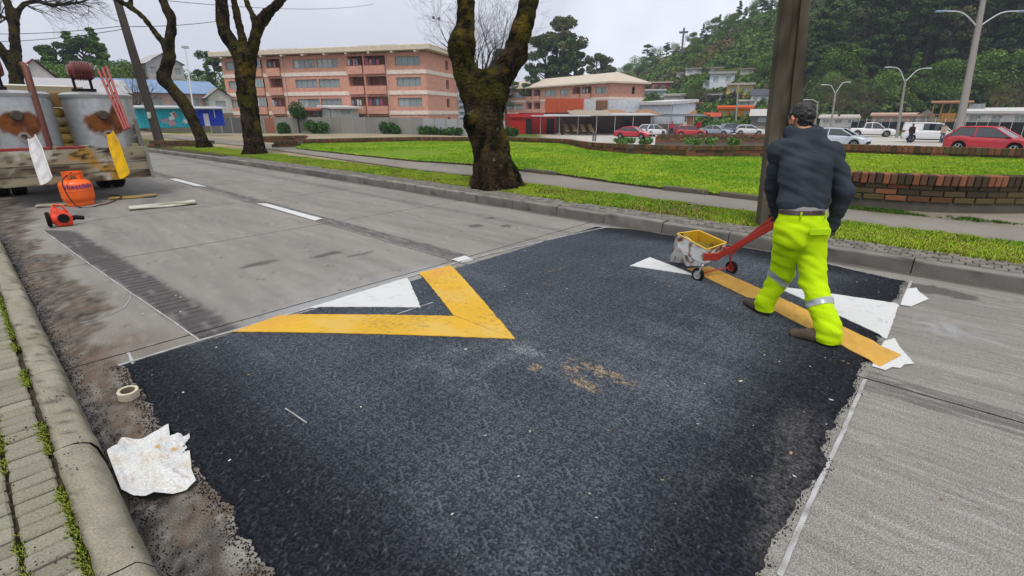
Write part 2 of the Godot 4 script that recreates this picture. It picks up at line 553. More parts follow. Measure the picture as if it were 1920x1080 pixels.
const CONC := Color(0.36, 0.345, 0.318)
func road_col(x: float, z: float) -> Color:
	var c := CONC
	var f := 1.0 + 0.10 * n2(x * 0.9, z * 0.6) + 0.14 * n2(x * 7.0 + 40.0, z * 1.1) + (0.20 * nf.get_noise_2d(x * 44.0, z * 1.6) + 0.18 * nf.get_noise_2d(x * 70.0, z * 70.0) if z > -1.25 else 0.10 * nf.get_noise_2d(x * 12.0, z * 1.5))
	c = Color(c.r * f, c.g * f, c.b * f)
	# rubber-darkened wheel tracks, broken up
	for tx in [1.35, 2.75, 4.5, 5.7]:
		var w := exp(-pow((x - tx) / 0.28, 2.0)) * (0.12 + 0.10 * n2(x * 2.0, z * 0.5 + 9.0))
		c = c.lerp(L(0.19, 0.18, 0.175), clampf(w, 0.0, 0.4))
	# brown silt along the near gutter, ragged outline
	var gx := x - 0.12
	var ed := 0.30 + 0.16 * n2(z * 1.5, 3.0) + 0.10 * n2(z * 6.0, 8.0) + 0.05 * nf.get_noise_2d(z * 22.0, x * 8.0)
	if z < -4.4: ed += 0.25 * smoothstep(-4.6, -6.0, z) * (0.5 + n2(z * 1.1, 30.0))
	var m := 1.0 - smoothstep(ed - 0.05, ed + 0.05, gx)
	var soil := L(0.155, 0.112, 0.082).lerp(L(0.045, 0.04, 0.038), clampf(0.35 + 1.3 * n2(x * 7.0, z * 5.0) + (0.55 if gx < 0.10 else 0.0), 0.0, 1.0))
	c = c.lerp(soil, m * clampf(0.75 + 0.5 * nf.get_noise_2d(x * 25.0, z * 25.0), 0.0, 0.95))
	# reddish dust before the patch
	var rd := exp(-pow((x - 0.5) / 0.25, 2.0) - pow((z + 4.1) / 0.7, 2.0))
	c = c.lerp(L(0.21, 0.15, 0.115), clampf(rd * (0.6 + 0.6 * n2(x * 4.0, z * 4.0)), 0.0, 0.6))
	# dark silt along the far gutter
	var fx := 6.5 - x
	var m2 := 1.0 - smoothstep(0.06, 0.16 + 0.08 * n2(z * 2.0, 50.0), fx)
	c = c.lerp(L(0.10, 0.09, 0.08), m2 * 0.7)
	# ground-off lane strip (dark, combed across)
	if z < -4.0 and z > -10.1:
		var xl := 0.58 + (z + 10.0) * 0.0517
		var wd := 0.31 * smoothstep(-10.1, -9.4, z) + 0.03 * n2(z * 14.0, 2.0) + 0.02 * nf.get_noise_2d(z * 60.0, 1.0)
		if x > xl and x < xl + wd + 0.04:
			var q := smoothstep(xl, xl + 0.02, x) * (1.0 - smoothstep(xl + wd - 0.05, xl + wd + 0.03, x))
			q *= 0.84 + 0.16 * sin(z * 52.0 + 2.0 * n2(x * 3.0, z * 2.0))
			c = c.lerp(L(0.075, 0.073, 0.078), q * 0.95)
	# ground-off centre line strip, long dashes dark
	if z < -4.25 and x > 3.62 and x < 3.86:
		c = c.lerp(L(0.13, 0.128, 0.13), 0.85 * clampf(0.8 + 0.5 * nf.get_noise_2d(x * 40.0, z * 9.0), 0.0, 1.0))
	if z < -3.9 and x > 5.55 and x < 5.72:
		c = c.lerp(L(0.15, 0.148, 0.15), 0.5 * clampf(0.7 + 0.6 * nf.get_noise_2d(x * 40.0, z * 9.0), 0.0, 1.0))
	if z > -0.2 and x > 3.42 and x < 3.72:
		c = c.lerp(L(0.12, 0.115, 0.115), 0.6 * clampf(0.8 + 0.6 * nf.get_noise_2d(x * 30.0, z * 6.0), 0.0, 1.0))
	# oil spots
	for s in [[2.05, -5.75, 0.30, 0.12], [2.75, -5.55, 0.26, 0.10], [3.05, -5.25, 0.28, 0.06], [5.05, -5.35, 0.16, 0.13], [5.35, -5.0, 0.12, 0.10], [5.6, -5.6, 0.20, 0.05], [6.0, -0.0, 0.2, 0.5]]:
		var q := exp(-pow((x - s[0]) / s[2], 2.0) - pow((z - s[1]) / s[3], 2.0)) + 0.35 * n2(x * 6.0 + s[0], z * 9.0)
		c = c.lerp(L(0.10, 0.095, 0.088), 0.75 * smoothstep(0.45, 0.75, q))
	# white overspray before the paint and on the right slab
	var ov := 0.0
	if z > -4.7 and z < -3.95: ov = 0.75 * exp(-pow((z + 4.08) / 0.16, 2.0)) * smoothstep(1.0, 1.8, x) * (1.0 - smoothstep(3.2, 3.6, x))
	ov += 0.5 * exp(-pow((x - 2.3) / 0.9, 2.0) - pow((z + 4.5) / 0.25, 2.0)) * clampf(0.4 + n2(x * 8.0, z * 8.0), 0.0, 1.0)
	ov += 0.75 * exp(-pow((x - 4.95) / 0.22, 2.0) - pow((z - 0.12) / 0.2, 2.0)) * clampf(0.6 + 1.4 * nf.get_noise_2d(x * 14.0, z * 14.0), 0.0, 1.0)
	c = c.lerp(L(0.50, 0.52, 0.54), clampf(ov, 0.0, 0.8))
	# pale dry spatters and scuffs along the traffic
	var sc := nf.get_noise_2d(x * 34.0 + 11.0, z * 4.0) + 0.5 * n2(x * 4.0, z * 3.0)
	c = c.lerp(L(0.50, 0.48, 0.46), (0.6 if z > -0.3 else 0.28) * smoothstep(0.46, 0.62, sc))
	var sp := nf.get_noise_2d(x * 90.0, z * 90.0)
	c = c.lerp(L(0.55, 0.54, 0.52), 0.4 * smoothstep(0.62, 0.75, sp))
	c = c.lerp(L(0.10, 0.095, 0.09), 0.5 * smoothstep(0.60, 0.72, -sp))
	return c

func slab(x0: float, x1: float, z0: float, z1: float, st: float, parent: Node) -> void:
	var g := G.new()
	var nx := maxi(2, int((x1 - x0) / st)); var nzz := maxi(2, int((z1 - z0) / (st * 1.3)))
	var rows := []; var cols := []
	for j in nzz + 1:
		var r := []; var k := []
		var z := lerpf(z1, z0, float(j) / nzz)
		for i in nx + 1:
			var x := lerpf(x0, x1, float(i) / nx)
			var xx := x; var zz := z
			var y := 0.0025 * n2(x * 3.0, z * 3.0)
			# chipped arrises at the joints
			if i == 0: xx += 0.006 * absf(nf.get_noise_2d(z * 20.0, 1.0)); y -= 0.004
			if i == nx: xx -= 0.006 * absf(nf.get_noise_2d(z * 20.0, 2.0)); y -= 0.004
			if j == 0: zz -= 0.006 * absf(nf.get_noise_2d(x * 20.0, 3.0)); y -= 0.004
			if j == nzz: zz += 0.006 * absf(nf.get_noise_2d(x * 20.0, 4.0)); y -= 0.004
			r.append(Vector3(xx, y, zz)); k.append(road_col(x, z))
		rows.append(r); cols.append(k)
	g.grid(rows, false, Color.WHITE, false, cols)
	var d := L(0.10, 0.095, 0.09)
	g.quad(Vector3(x0, -0.15, z1), Vector3(x1, -0.15, z1), Vector3(x1, -0.004, z1), Vector3(x0, -0.004, z1), d)
	g.quad(Vector3(x1, -0.15, z0), Vector3(x0, -0.15, z0), Vector3(x0, -0.004, z0), Vector3(x1, -0.004, z0), d)
	g.quad(Vector3(x0, -0.15, z0), Vector3(x0, -0.15, z1), Vector3(x0, -0.004, z1), Vector3(x0, -0.004, z0), d)
	g.quad(Vector3(x1, -0.15, z1), Vector3(x1, -0.15, z0), Vector3(x1, -0.004, z0), Vector3(x1, -0.004, z1), d)
	obj("concrete_slab", g, M.concrete, parent)

func build_road() -> void:
	var g := G.new()
	g.quad(Vector3(0.0, -0.02, 8), Vector3(6.6, -0.02, 8), Vector3(6.6, -0.02, -120), Vector3(0.0, -0.02, -120), L(0.05, 0.046, 0.042))
	var road := struct("road", g, M.soil, "grey concrete two-lane road of cast slabs")
	var zs := [4.2, 1.1, -1.2, -4.2, -7.25, -10.3, -13.4, -16.5, -19.6, -22.7, -27.3, -33.5, -45.0, -70.0, -119.0]
	for i in zs.size() - 1:
		var st := 0.03
		if absf(zs[i] - 1.1) < 0.1: st = 0.012
		if zs[i] < -4.0: st = 0.04
		if zs[i] < -10.0: st = 0.10
		if zs[i] < -19.0: st = 0.25
		if zs[i] < -30.0: st = 0.6
		slab(0.10, 3.595, zs[i + 1] + 0.006, zs[i] - 0.006, st, road)
		slab(3.605, 6.51, zs[i + 1] + 0.006, zs[i] - 0.006, st, road)

# asphalt hump
func patch_edge(x: float, z: float, which: int) -> float:
	match which:
		0: return 0.40 + 0.030 * n2(z * 4.0, 70.0) + 0.022 * nf.get_noise_2d(z * 16.0, 71.0) + 0.012 * nf.get_noise_2d(z * 60.0, 4.0)
		1: return 6.42 - 0.25 * smoothstep(-1.6, -0.3, z) - 0.22 * smoothstep(-3.3, -4.0, z) + 0.03 * n2(z * 5.0, 60.0) + 0.012 * nf.get_noise_2d(z * 40.0, 5.0)
		2: return -3.955 + 0.012 * n2(x * 4.0, 80.0) + 0.008 * nf.get_noise_2d(x * 30.0, 6.0) - 0.06 * smoothstep(2.2, 1.2, x) * 0.5
	var w := -0.225 + 0.045 * n2(x * 3.0, 90.0) + 0.022 * nf.get_noise_2d(x * 9.0, 7.0) + 0.010 * nf.get_noise_2d(x * 30.0, 8.0)
	return w
func asphalt_col(x: float, z: float) -> Color:
	var b := 1.0 + 0.22 * n2(x * 1.6, z * 1.6 + 5.0) + 0.12 * n2(x * 6.0, z * 6.0)
	var c := L(0.090 * b, 0.106 * b, 0.131 * b)
	# pale blue-grey tint, patchy
	var q := smoothstep(0.05, 0.5, n2(x * 0.8 + 3.0, z * 0.8) + 0.6 * n2(x * 5.0, z * 2.2 + 30.0) + 0.3 * nf.get_noise_2d(x * 22.0, z * 22.0))
	c = c.lerp(L(0.20, 0.225, 0.26), 0.32 * q)
	# bitumen-rich dark rims
	var e := minf(minf(x - 0.40, -0.22 - z), 6.3 - x)
	c = c.lerp(L(0.016, 0.018, 0.025), 0.88 * (1.0 - smoothstep(0.15, 0.85 + 0.15 * n2(x * 3.0, z * 3.0), e)))
	# trowelled smooth border beside the yellow chevron and white chalk dust
	var w := 0.0
	for s in [[2.15, -2.05, 0.35, 0.10, 0.5], [2.0, -2.35, 0.5, 0.14, 0.35], [2.33, -1.98, 0.04, 0.13, 1.3], [1.75, -2.0, 0.10, 0.35, 0.35]]:
		w += s[4] * exp(-pow((x - s[0]) / s[2], 2.0) - pow((z - s[1]) / s[3], 2.0))
	c = c.lerp(L(0.33, 0.35, 0.38), clampf(w * (0.45 + 0.7 * n2(x * 9.0, z * 9.0)), 0.0, 0.55))
	# sand spilled in combed smears
	var sd := 0.0
	for s in [[2.19, -1.79, 0.07, 0.05], [2.24, -1.45, 0.06, 0.15], [2.44, -1.45, 0.06, 0.26], [2.33, -1.62, 0.04, 0.09], [3.55, -2.75, 0.10, 0.07], [4.0, -3.0, 0.2, 0.05], [3.75, -2.3, 0.12, 0.05]]:
		sd += exp(-pow((x - s[0]) / s[2], 2.0) - pow((z - s[1]) / s[3], 2.0)) * (1.0 if s[0] < 3.0 else 0.55)
	sd += 0.75 * nf.get_noise_2d(x * 55.0, z * 24.0)
	c = c.lerp(L(0.40, 0.31, 0.20), 0.8 * smoothstep(0.55, 0.85, sd))
	# grey worn toe of the patch beside the chalk line
	var t := smoothstep(-0.75, -0.35, z) * (1.0 - smoothstep(2.6, 3.1, x)) * smoothstep(1.5, 1.9, x)
	c = c.lerp(L(0.16, 0.155, 0.15), 0.5 * t * clampf(0.3 + 1.5 * n2(x * 4.0, z * 6.0) + 0.8 * nf.get_noise_2d(x * 40.0, z * 40.0), 0.0, 1.0))
	var sp := nf.get_noise_2d(x * 120.0, z * 120.0)
	c = c.lerp(L(0.16, 0.165, 0.18), 0.55 * smoothstep(0.45, 0.7, sp))
	return c
func build_patch() -> void:
	var g := G.new()
	var nx := 520; var nzz := 330
	var rows := []; var cols := []
	for j in nzz + 1:
		var r := []; var k := []
		for i in nx + 1:
			var u := float(i) / nx; var v := float(j) / nzz
			var zg := lerpf(-0.22, -3.955, v)
			var x := lerpf(patch_edge(0, zg, 0), patch_edge(0, zg, 1), u)
			var z := lerpf(patch_edge(x, 0, 3), patch_edge(x, 0, 2), v)
			var e := minf(minf(u, 1.0 - u) * 6.0, minf(v, 1.0 - v) * 3.75)
			var rough := 0.0022 + 0.004 * (1.0 - smoothstep(0.03, 0.30, e))
			var y := hump(x, z) + 0.004 + 0.010 * smoothstep(0.0, 0.06, e) + rough * nf.get_noise_2d(x * 55.0, z * 55.0)
			if i == 0 or j == 0 or i == nx or j == nzz: y = -0.006
			r.append(Vector3(x, y, z)); k.append(asphalt_col(x, z))
		rows.append(r); cols.append(k)
	g.grid(rows, false, Color.WHITE, false, cols)
	struct("asphalt_patch", g, M.asphalt, "fresh black asphalt speed hump across the concrete road")
	# loose granules that rolled off its rims
	var gr := G.new()
	gr.box(Vector3.ZERO, Vector3(1, 0.7, 0.8), Color.WHITE, Basis(Vector3(1, 2, 3).normalized(), 0.6), 0.25)
	var mm := MultiMesh.new()
	mm.transform_format = MultiMesh.TRANSFORM_3D; mm.use_colors = true; mm.mesh = gr.commit()
	var T := []
	for i in 9500:
		var p := Vector3.ZERO
		var a := rng.randf() * 1.6
		if a > 1.0:
			# coarse crumbs standing on the raked rims themselves
			var z := rng.randf_range(-3.9, -0.3)
			p = Vector3(patch_edge(0, z, 0) + absf(rng.randfn(0, 0.13)), 0, z)
			if a > 1.35:
				var x := rng.randf_range(1.2, 5.9)
				p = Vector3(x, 0, patch_edge(x, 0, 3) - absf(rng.randfn(0, 0.10)))
			p.y = hump(p.x, p.z) + 0.013
		elif a < 0.36: 
			var z := rng.randf_range(-4.0, -0.3)
			p = Vector3(patch_edge(0, z, 0) - absf(rng.randfn(0, 0.035)), 0.004, z)
		elif a < 0.45:
			var x := rng.randf_range(1.2, 5.9)
			p = Vector3(x, 0.004, patch_edge(x, 0, 3) + absf(rng.randfn(0, 0.012)))
		elif a < 0.88:
			var z := rng.randf_range(-9.5, -1.4)
			p = Vector3(0.125 + absf(rng.randfn(0, 0.05 + 0.06 * maxf(0.0, n2(z * 2.0, 5.0)))), 0.004, z)
		else:
			var q := rng.randf_range(-3.6, -1.7)
			p = Vector3(rng.randf_range(-0.3, 0.09), 0.155, q)
			if n2(p.x * 5.0, q * 4.0) < 0.10: continue
		T.append([p, rng.randf_range(0.0025, 0.008)])
	mm.instance_count = T.size()
	for i in T.size():
		var b := Basis(Vector3(rng.randf(), rng.randf(), rng.randf()).normalized(), rng.randf() * TAU).scaled(Vector3.ONE * T[i][1])
		mm.set_instance_transform(i, Transform3D(b, T[i][0]))
		mm.set_instance_color(i, jit(L(0.02, 0.02, 0.024), 0.5))
	var o := MultiMeshInstance3D.new()
	o.multimesh = mm; o.material_override = M.rubber; o.name = "asphalt_granules"
	add_child(o)
	tag(o, "loose black asphalt granules along the patch rims and gutter", "granules", "", "stuff")

func sheet(g: G, a: Vector3, b: Vector3, c: Vector3, d: Vector3, off: float, col: Callable, st := 0.03, rag := 0.007) -> void:
	# bilinear sheet a-b-c-d (counter-clockwise from above) laid on the road and its hump
	var nu := maxi(2, int(maxf(a.distance_to(b), d.distance_to(c)) / st)); var nv := maxi(2, int(maxf(a.distance_to(d), b.distance_to(c)) / st))
	var rows := []; var cols := []
	for j in nv + 1:
		var r := []; var k := []
		for i in nu + 1:
			var u := float(i) / nu; var v := float(j) / nv
			var p := a.lerp(b, u).lerp(d.lerp(c, u), v)
			var q := Vector2(nf.get_noise_2d(p.x * 30.0, p.z * 30.0), nf.get_noise_2d(p.x * 30.0 + 50.0, p.z * 30.0)) * rag
			if i == 0 or j == 0 or i == nu or j == nv:
				p.x += q.x; p.z += q.y
			p.y = hump(p.x, p.z) + off
			if p.z > -0.21 or p.z < -3.96: p.y = off - 0.010
			r.append(p); k.append(col.call(p.x, p.z))
		rows.append(r); cols.append(k)
	g.grid(rows, false, Color.WHITE, false, cols)
	var B := []
	for i in nu + 1: B.append(rows[0][i])
	for j in nv: B.append(rows[j + 1][nu])
	for i in nu: B.append(rows[nv][nu - 1 - i])
	for j in nv - 1: B.append(rows[nv - 1 - j][0])
	for i in B.size():
		var p: Vector3 = B[i]; var q: Vector3 = B[(i + 1) % B.size()]
		g.quad(p - Vector3(0, 0.006, 0), q - Vector3(0, 0.006, 0), q, p, col.call(p.x, p.z))
func yellow(x: float, z: float) -> Color:
	var f := 1.0 + 0.10 * n2(x * 3.0, z * 3.0) + 0.06 * nf.get_noise_2d(x * 40.0, z * 40.0)
	var c := L(0.76 * f, 0.46 * f, 0.055 * f)
	c = c.lerp(L(0.74, 0.36, 0.11), 0.7 * smoothstep(-3.6, -4.05, z) * clampf(0.6 + 1.2 * n2(x * 5.0, z * 5.0), 0.0, 1.0))
	c = c.lerp(L(0.74, 0.52, 0.17), 0.5 * clampf(n2(x * 4.0 + 9.0, z * 2.0) * 2.0, 0.0, 1.0))
	# roller scuffs
	var s := exp(-pow((z + 2.62 + (x - 2.7) * 0.5) / 0.05, 2.0)) * smoothstep(2.55, 2.7, x)
	c = c.lerp(L(0.35, 0.28, 0.13), 0.7 * smoothstep(0.35, 0.7, s + 0.6 * nf.get_noise_2d(x * 20.0, z * 20.0)))
	c = c.lerp(L(0.30, 0.21, 0.08), 0.5 * smoothstep(0.35, 0.6, nf.get_noise_2d(x * 60.0 + 5.0, z * 60.0) + 0.5 * n2(x * 2.5, z * 2.5)))
	return c
func fresh_yellow(x: float, z: float) -> Color:
	var f := 1.0 + 0.10 * n2(x * 3.0, z * 3.0) + 0.10 * nf.get_noise_2d(x * 50.0, z * 50.0)
	var c := L(0.74 * f, 0.43 * f, 0.10 * f)
	return c.lerp(L(0.42, 0.26, 0.09), 0.5 * smoothstep(0.30, 0.6, nf.get_noise_2d(x * 60.0 + 15.0, z * 60.0) + 0.5 * n2(x * 3.5, z * 3.5)))
func white(x: float, z: float) -> Color:
	var f := 1.0 + 0.05 * n2(x * 3.0, z * 3.0) + 0.03 * nf.get_noise_2d(x * 40.0, z * 40.0)
	var c := L(0.72 * f, 0.74 * f, 0.74 * f)
	return c.lerp(L(0.48, 0.46, 0.43), 0.5 * smoothstep(0.40, 0.62, nf.get_noise_2d(x * 15.0, z * 15.0)))
func chalk(x: float, z: float) -> Color:
	var q := clampf(0.62 + 0.9 * nf.get_noise_2d(x * 25.0, z * 25.0), 0.0, 1.0)
	return L(0.28, 0.27, 0.26).lerp(L(0.56, 0.56, 0.57), q)
func strip(called: String, label: String, cat: String, pts: Array, w: float, off: float, col: Callable, mat: Material, group := "") -> void:
	var g := G.new()
	for i in pts.size() - 1:
		var a: Vector3 = pts[i]; var b: Vector3 = pts[i + 1]
		var s := (b - a).cross(Vector3.UP).normalized() * w * 0.5
		sheet(g, a - s, a + s, b + s, b - s, off, col, 0.05, 0.003)
	tag(obj(called, g, mat), label, cat, group)
func build_markings() -> void:
	var P := func(x, y): return mp(x, y)
	var o := 0.022
	# yellow chevron: two arms, tip towards the kerb of pavers
	var g := G.new()
	var tip: Vector3 = P.call(966, 640); var notch: Vector3 = P.call(852, 597)
	var l0: Vector3 = P.call(430, 626); var l1: Vector3 = P.call(527, 593)
	var r0: Vector3 = P.call(786, 513); var r1: Vector3 = P.call(845, 499)
	sheet(g, l0, tip, notch, l1, o, yellow)
	obj_mark("yellow_road_marking", "wide yellow chevron painted on the black asphalt", g)
	g = G.new()
	sheet(g, notch + (r0 - notch) * 0.01, tip, r1, r0, o + 0.001, yellow)
	var ch := get_node("yellow_road_marking")
	obj("chevron_arm", g, M.paint, ch)
	g = G.new()
	sheet(g, P.call(580, 579), P.call(789, 580), P.call(765, 523), P.call(762, 523), o, white)
	obj_mark("white_road_marking", "white painted triangle inside the yellow chevron", g)
	# the stripe being painted under the bead cart
	g = G.new()
	sheet(g, P.call(1650, 690), P.call(1690, 668), P.call(1330, 503), P.call(1288, 507), o, fresh_yellow, 0.04, 0.006)
	obj_mark("yellow_road_marking", "fresh yellow stripe the worker walks along behind the cart", g)
	g = G.new()
	sheet(g, P.call(1181, 501), P.call(1300, 519), P.call(1290, 513), P.call(1218, 485), o - 0.003, white)
	obj_mark("white_road_marking", "white painted triangle just ahead of the red handled cart", g)
	g = G.new()
	sheet(g, P.call(1662, 637), P.call(1685, 573), P.call(1465, 541), P.call(1462, 545), o - 0.003, white)
	obj_mark("white_road_marking", "long white painted triangle behind the worker's legs", g)
	# chalk setting-out lines
	strip("chalk_line", "thin white chalk line along the far edge of the asphalt", "chalk line", [P.call(222, 687), P.call(374, 640), P.call(430, 624), P.call(580, 579), P.call(762, 522), P.call(858, 493), P.call(970, 464), P.call(1090, 438), P.call(1138, 428)], 0.022, 0.020, chalk, M.paint)
	strip("chalk_line", "white chalk line on bare concrete beside the worn edge of the asphalt", "chalk line", [P.call(1461, 1080), P.call(1522, 935), P.call(1575, 822), P.call(1622, 712)], 0.020, 0.016, chalk, M.paint)
	strip("chalk_line", "short chalk line between the two scraps of masking paper", "chalk line", [P.call(1690, 572), P.call(1708, 528)], 0.022, 0.017, chalk, M.paint)
	strip("chalk_line", "chalk line running along the dark ground-off strip", "chalk line", [P.call(77, 430), P.call(160, 490), P.call(243, 548), P.call(320, 600), P.call(374, 639)], 0.011, 0.016, chalk, M.paint)
	var arc := []
	for q in [[246, 550], [244, 562], [232, 578], [210, 590], [180, 600], [150, 606]]: arc.append(P.call(q[0], q[1]))
	strip("chalk_line", "curved chalk mark on the concrete beside the ground-off strip", "chalk line", arc, 0.006, 0.016, chalk, M.paint)
	strip("chalk_line", "short chalk tick at the corner of the asphalt near the tape", "chalk line", [P.call(241, 662), P.call(251, 685)], 0.018, 0.016, chalk, M.paint)
	strip("chalk_line", "short chalk dash alone on the asphalt near the torn paper", "chalk line", [P.call(536, 770), P.call(575, 797)], 0.006, 0.018, chalk, M.paint)
	strip("chalk_line", "chalk cross stroke at the tip of the white triangle", "chalk line", [P.call(745, 592), P.call(812, 570)], 0.010, 0.0185, chalk, M.paint)
	# old dashes of the centre line
	for q in [[[317, 336], [330, 335], [388, 350], [366, 349], "white centre line dash beside the truck's tail"], [[482, 382], [500, 382], [604, 410], [590, 414], "white centre line dash alone between two dark ground-off stretches"], [[847, 487], [872, 480], [888, 487], [866, 493], "last short white centre line dash touching the asphalt"]]:
		g = G.new()
		sheet(g, P.call(q[0][0], q[0][1]), P.call(q[3][0], q[3][1]), P.call(q[2][0], q[2][1]), P.call(q[1][0], q[1][1]), 0.016, white, 0.06, 0.012)
		obj_mark("white_road_marking", q[4], g)
	# paper masks under the stripe's end
	masking("torn white masking paper under the end of the fresh yellow stripe", [[1634, 688], [1652, 650], [1658, 641], [1677, 636], [1686, 652], [1700, 668], [1707, 676], [1713, 684], [1695, 685], [1688, 692], [1672, 690], [1660, 696]])
	masking("torn white masking paper at the wide end of the white triangle", [[1688, 573], [1694, 556], [1701, 543], [1718, 541], [1722, 548], [1741, 562], [1722, 570], [1708, 576]])
func obj_mark(called: String, label: String, g: G) -> void:
	tag(obj(called, g, M.paint), label, "road marking")
func masking(label: String, pts: Array) -> void:
	var poly := PackedVector2Array()
	for q in pts:
		var p := mp(q[0], q[1]); poly.append(Vector2(p.x, -p.z))
	var g := G.new()
	var X := Transform3D(Basis(Vector3.RIGHT, Vector3(0, 0, -1), Vector3.UP), Vector3(0, 0.006, 0))
	g.prism(poly, 0.0, 0.004, X, L(0.74, 0.75, 0.75))
	tag(obj("masking_paper", g, M.paper), label, "paper")

# ---------------------------------------------------------------- kerbs, pavements, park
func kerb_line(z: float) -> float:      # far kerb bends in gently towards the trees
	return 6.5 - 0.75 * pow(clampf((-z - 10.0) / 19.0, 0.0, 3.0), 1.5)
func build_kerbs() -> void:
	var g := G.new()
	g.box(Vector3(-0.02, -0.1, -30), Vector3(0.10, 0.2, 72), L(0.10, 0.09, 0.075))
	var kl := struct("kerb_near", g, M.soil, "worn concrete kerb beside the paver pavement")
	var z := 2.0
	while z > -34.0:
		var len := 0.98 + rng.randf_range(-0.05, 0.05)
		var k := G.new()
		var rows := []; var cols := []
		var nl := 24
		var dx := rng.randf_range(-0.006, 0.006)
		var prof := [Vector2(0.125, -0.1), Vector2(0.122, 0.0), Vector2(0.112, 0.09), Vector2(0.098, 0.135), Vector2(0.072, 0.152), Vector2(0.03, 0.156), Vector2(-0.008, 0.155), Vector2(-0.035, 0.153), Vector2(-0.04, 0.0)]
		for j in nl + 1:
			var zz := z - 0.003 - (len - 0.006) * j / nl
			var r := []; var c := []
			for q in prof.size():
				var p: Vector2 = prof[q]
				var e := 0.009 * nf.get_noise_2d(zz * 12.0, p.y * 40.0 + p.x * 30.0) + 0.006 * n2(zz * 5.0, q * 2.0)
				var ch := 0.0
				if q > 1 and q < 5: ch = 0.03 * smoothstep(0.32, 0.6, n2(zz * 3.2, 12.0))
				r.append(Vector3(p.x + dx + e - ch, p.y + e - ch * 0.6, zz))
				var f := 1.0 + 0.2 * n2(zz * 4.0, q * 1.5) + 0.15 * nf.get_noise_2d(zz * 40.0, q * 9.0)
				var b := L(0.33 * f, 0.305 * f, 0.24 * f)
				b = b.lerp(L(0.17, 0.165, 0.09), 0.55 * smoothstep(0.0, 0.4, n2(zz * 2.5, q * 0.7 + 40.0)) * (1.0 if q < 5 else 0.35))
				b = b.lerp(L(0.05, 0.048, 0.045), 0.7 * smoothstep(0.36, 0.5, nf.get_noise_2d(zz * 22.0, q * 5.0 + 3.0)) * smoothstep(0.0, 0.3, n2(zz, 3.0) + 0.3))
				c.append(b)
			rows.append(r); cols.append(c)
		k.grid(rows, false, Color.WHITE, true, cols)
		obj("kerb_stone", k, M.stone, kl)
		z -= len
	# far kerb
	g = G.new()
	for i in 60:
		var z0 := 3.0 - i * 1.4
		var x := kerb_line(z0 - 0.7)
		g.box(Vector3(x + 0.09, -0.05, z0 - 0.7), Vector3(0.12, 0.28, 1.5), L(0.08, 0.075, 0.065), Basis(Vector3.UP, atan2(kerb_line(z0) - kerb_line(z0 - 1.4), 1.4)))
	var kr := struct("kerb_far", g, M.soil, "grey concrete kerb along the park side")
	z = 2.6
	while z > -62.0:
		var len := 0.95 + rng.randf_range(-0.04, 0.04)
		var k := G.new()
		var rows := []; var cols := []
		var nl := 10 if z > -12.0 else 3
		var dy := rng.randf_range(-0.008, 0.008)
		var tone := rng.randf_range(0.85, 1.12)
		var prof := [Vector2(-0.005, -0.1), Vector2(0.0, 0.02), Vector2(0.012, 0.125), Vector2(0.03, 0.148), Vector2(0.08, 0.152), Vector2(0.15, 0.152), Vector2(0.155, 0.0)]
		for j in nl + 1:
			var zz := z - 0.005 - (len - 0.010) * j / nl
			var r := []; var c := []
			for q in prof.size():
				var p: Vector2 = prof[q]
				var e := 0.006 * nf.get_noise_2d(zz * 9.0, q * 3.0 + 70.0)
				r.append(Vector3(kerb_line(zz) + p.x + e, p.y + dy + e, zz))
				var f := tone * (1.0 + 0.25 * n2(zz * 3.0, q * 2.0 + 60.0) + 0.2 * nf.get_noise_2d(zz * 25.0, q * 9.0))
				var b := L(0.20 * f, 0.19 * f, 0.175 * f) if q < 3 else L(0.27 * f, 0.255 * f, 0.235 * f)
				b = b.lerp(L(0.05, 0.047, 0.042), 0.65 * smoothstep(0.25, 0.5, n2(zz * 4.0 + 20.0, q * 1.2)) * (1.0 if q < 4 else 0.2))
				c.append(b)
			rows.append(r); cols.append(c)
		k.grid(rows, false, Color.WHITE, false, cols)
		if z > -0.0 or true:
			var a: Array = rows[0]; var b2: Array = rows[nl]
			for q in range(1, prof.size() - 2):
				k.tri(a[0], a[q + 1], a[q], L(0.1, 0.095, 0.085)); k.tri(b2[0], b2[q], b2[q + 1], L(0.1, 0.095, 0.085))
		obj("kerb_stone", k, M.stone, kr)
		z -= len
func paver_mesh(w: float, d: float, tone: Color, sd: int) -> ArrayMesh:
	var g := G.new()
	g.box(Vector3(0, -0.03, 0), Vector3(w, 0.06, d), tone, Basis.IDENTITY, 0.007)
	for i in g.v.size():
		var p := g.v[i]
		g.v[i] = p + Vector3(n3(p * 40.0 + Vector3(sd, 0, 0)), 0.4 * n3(p * 30.0 + Vector3(0, sd, 0)), n3(p * 40.0 + Vector3(0, 0, sd))) * 0.006
	return g.commit()
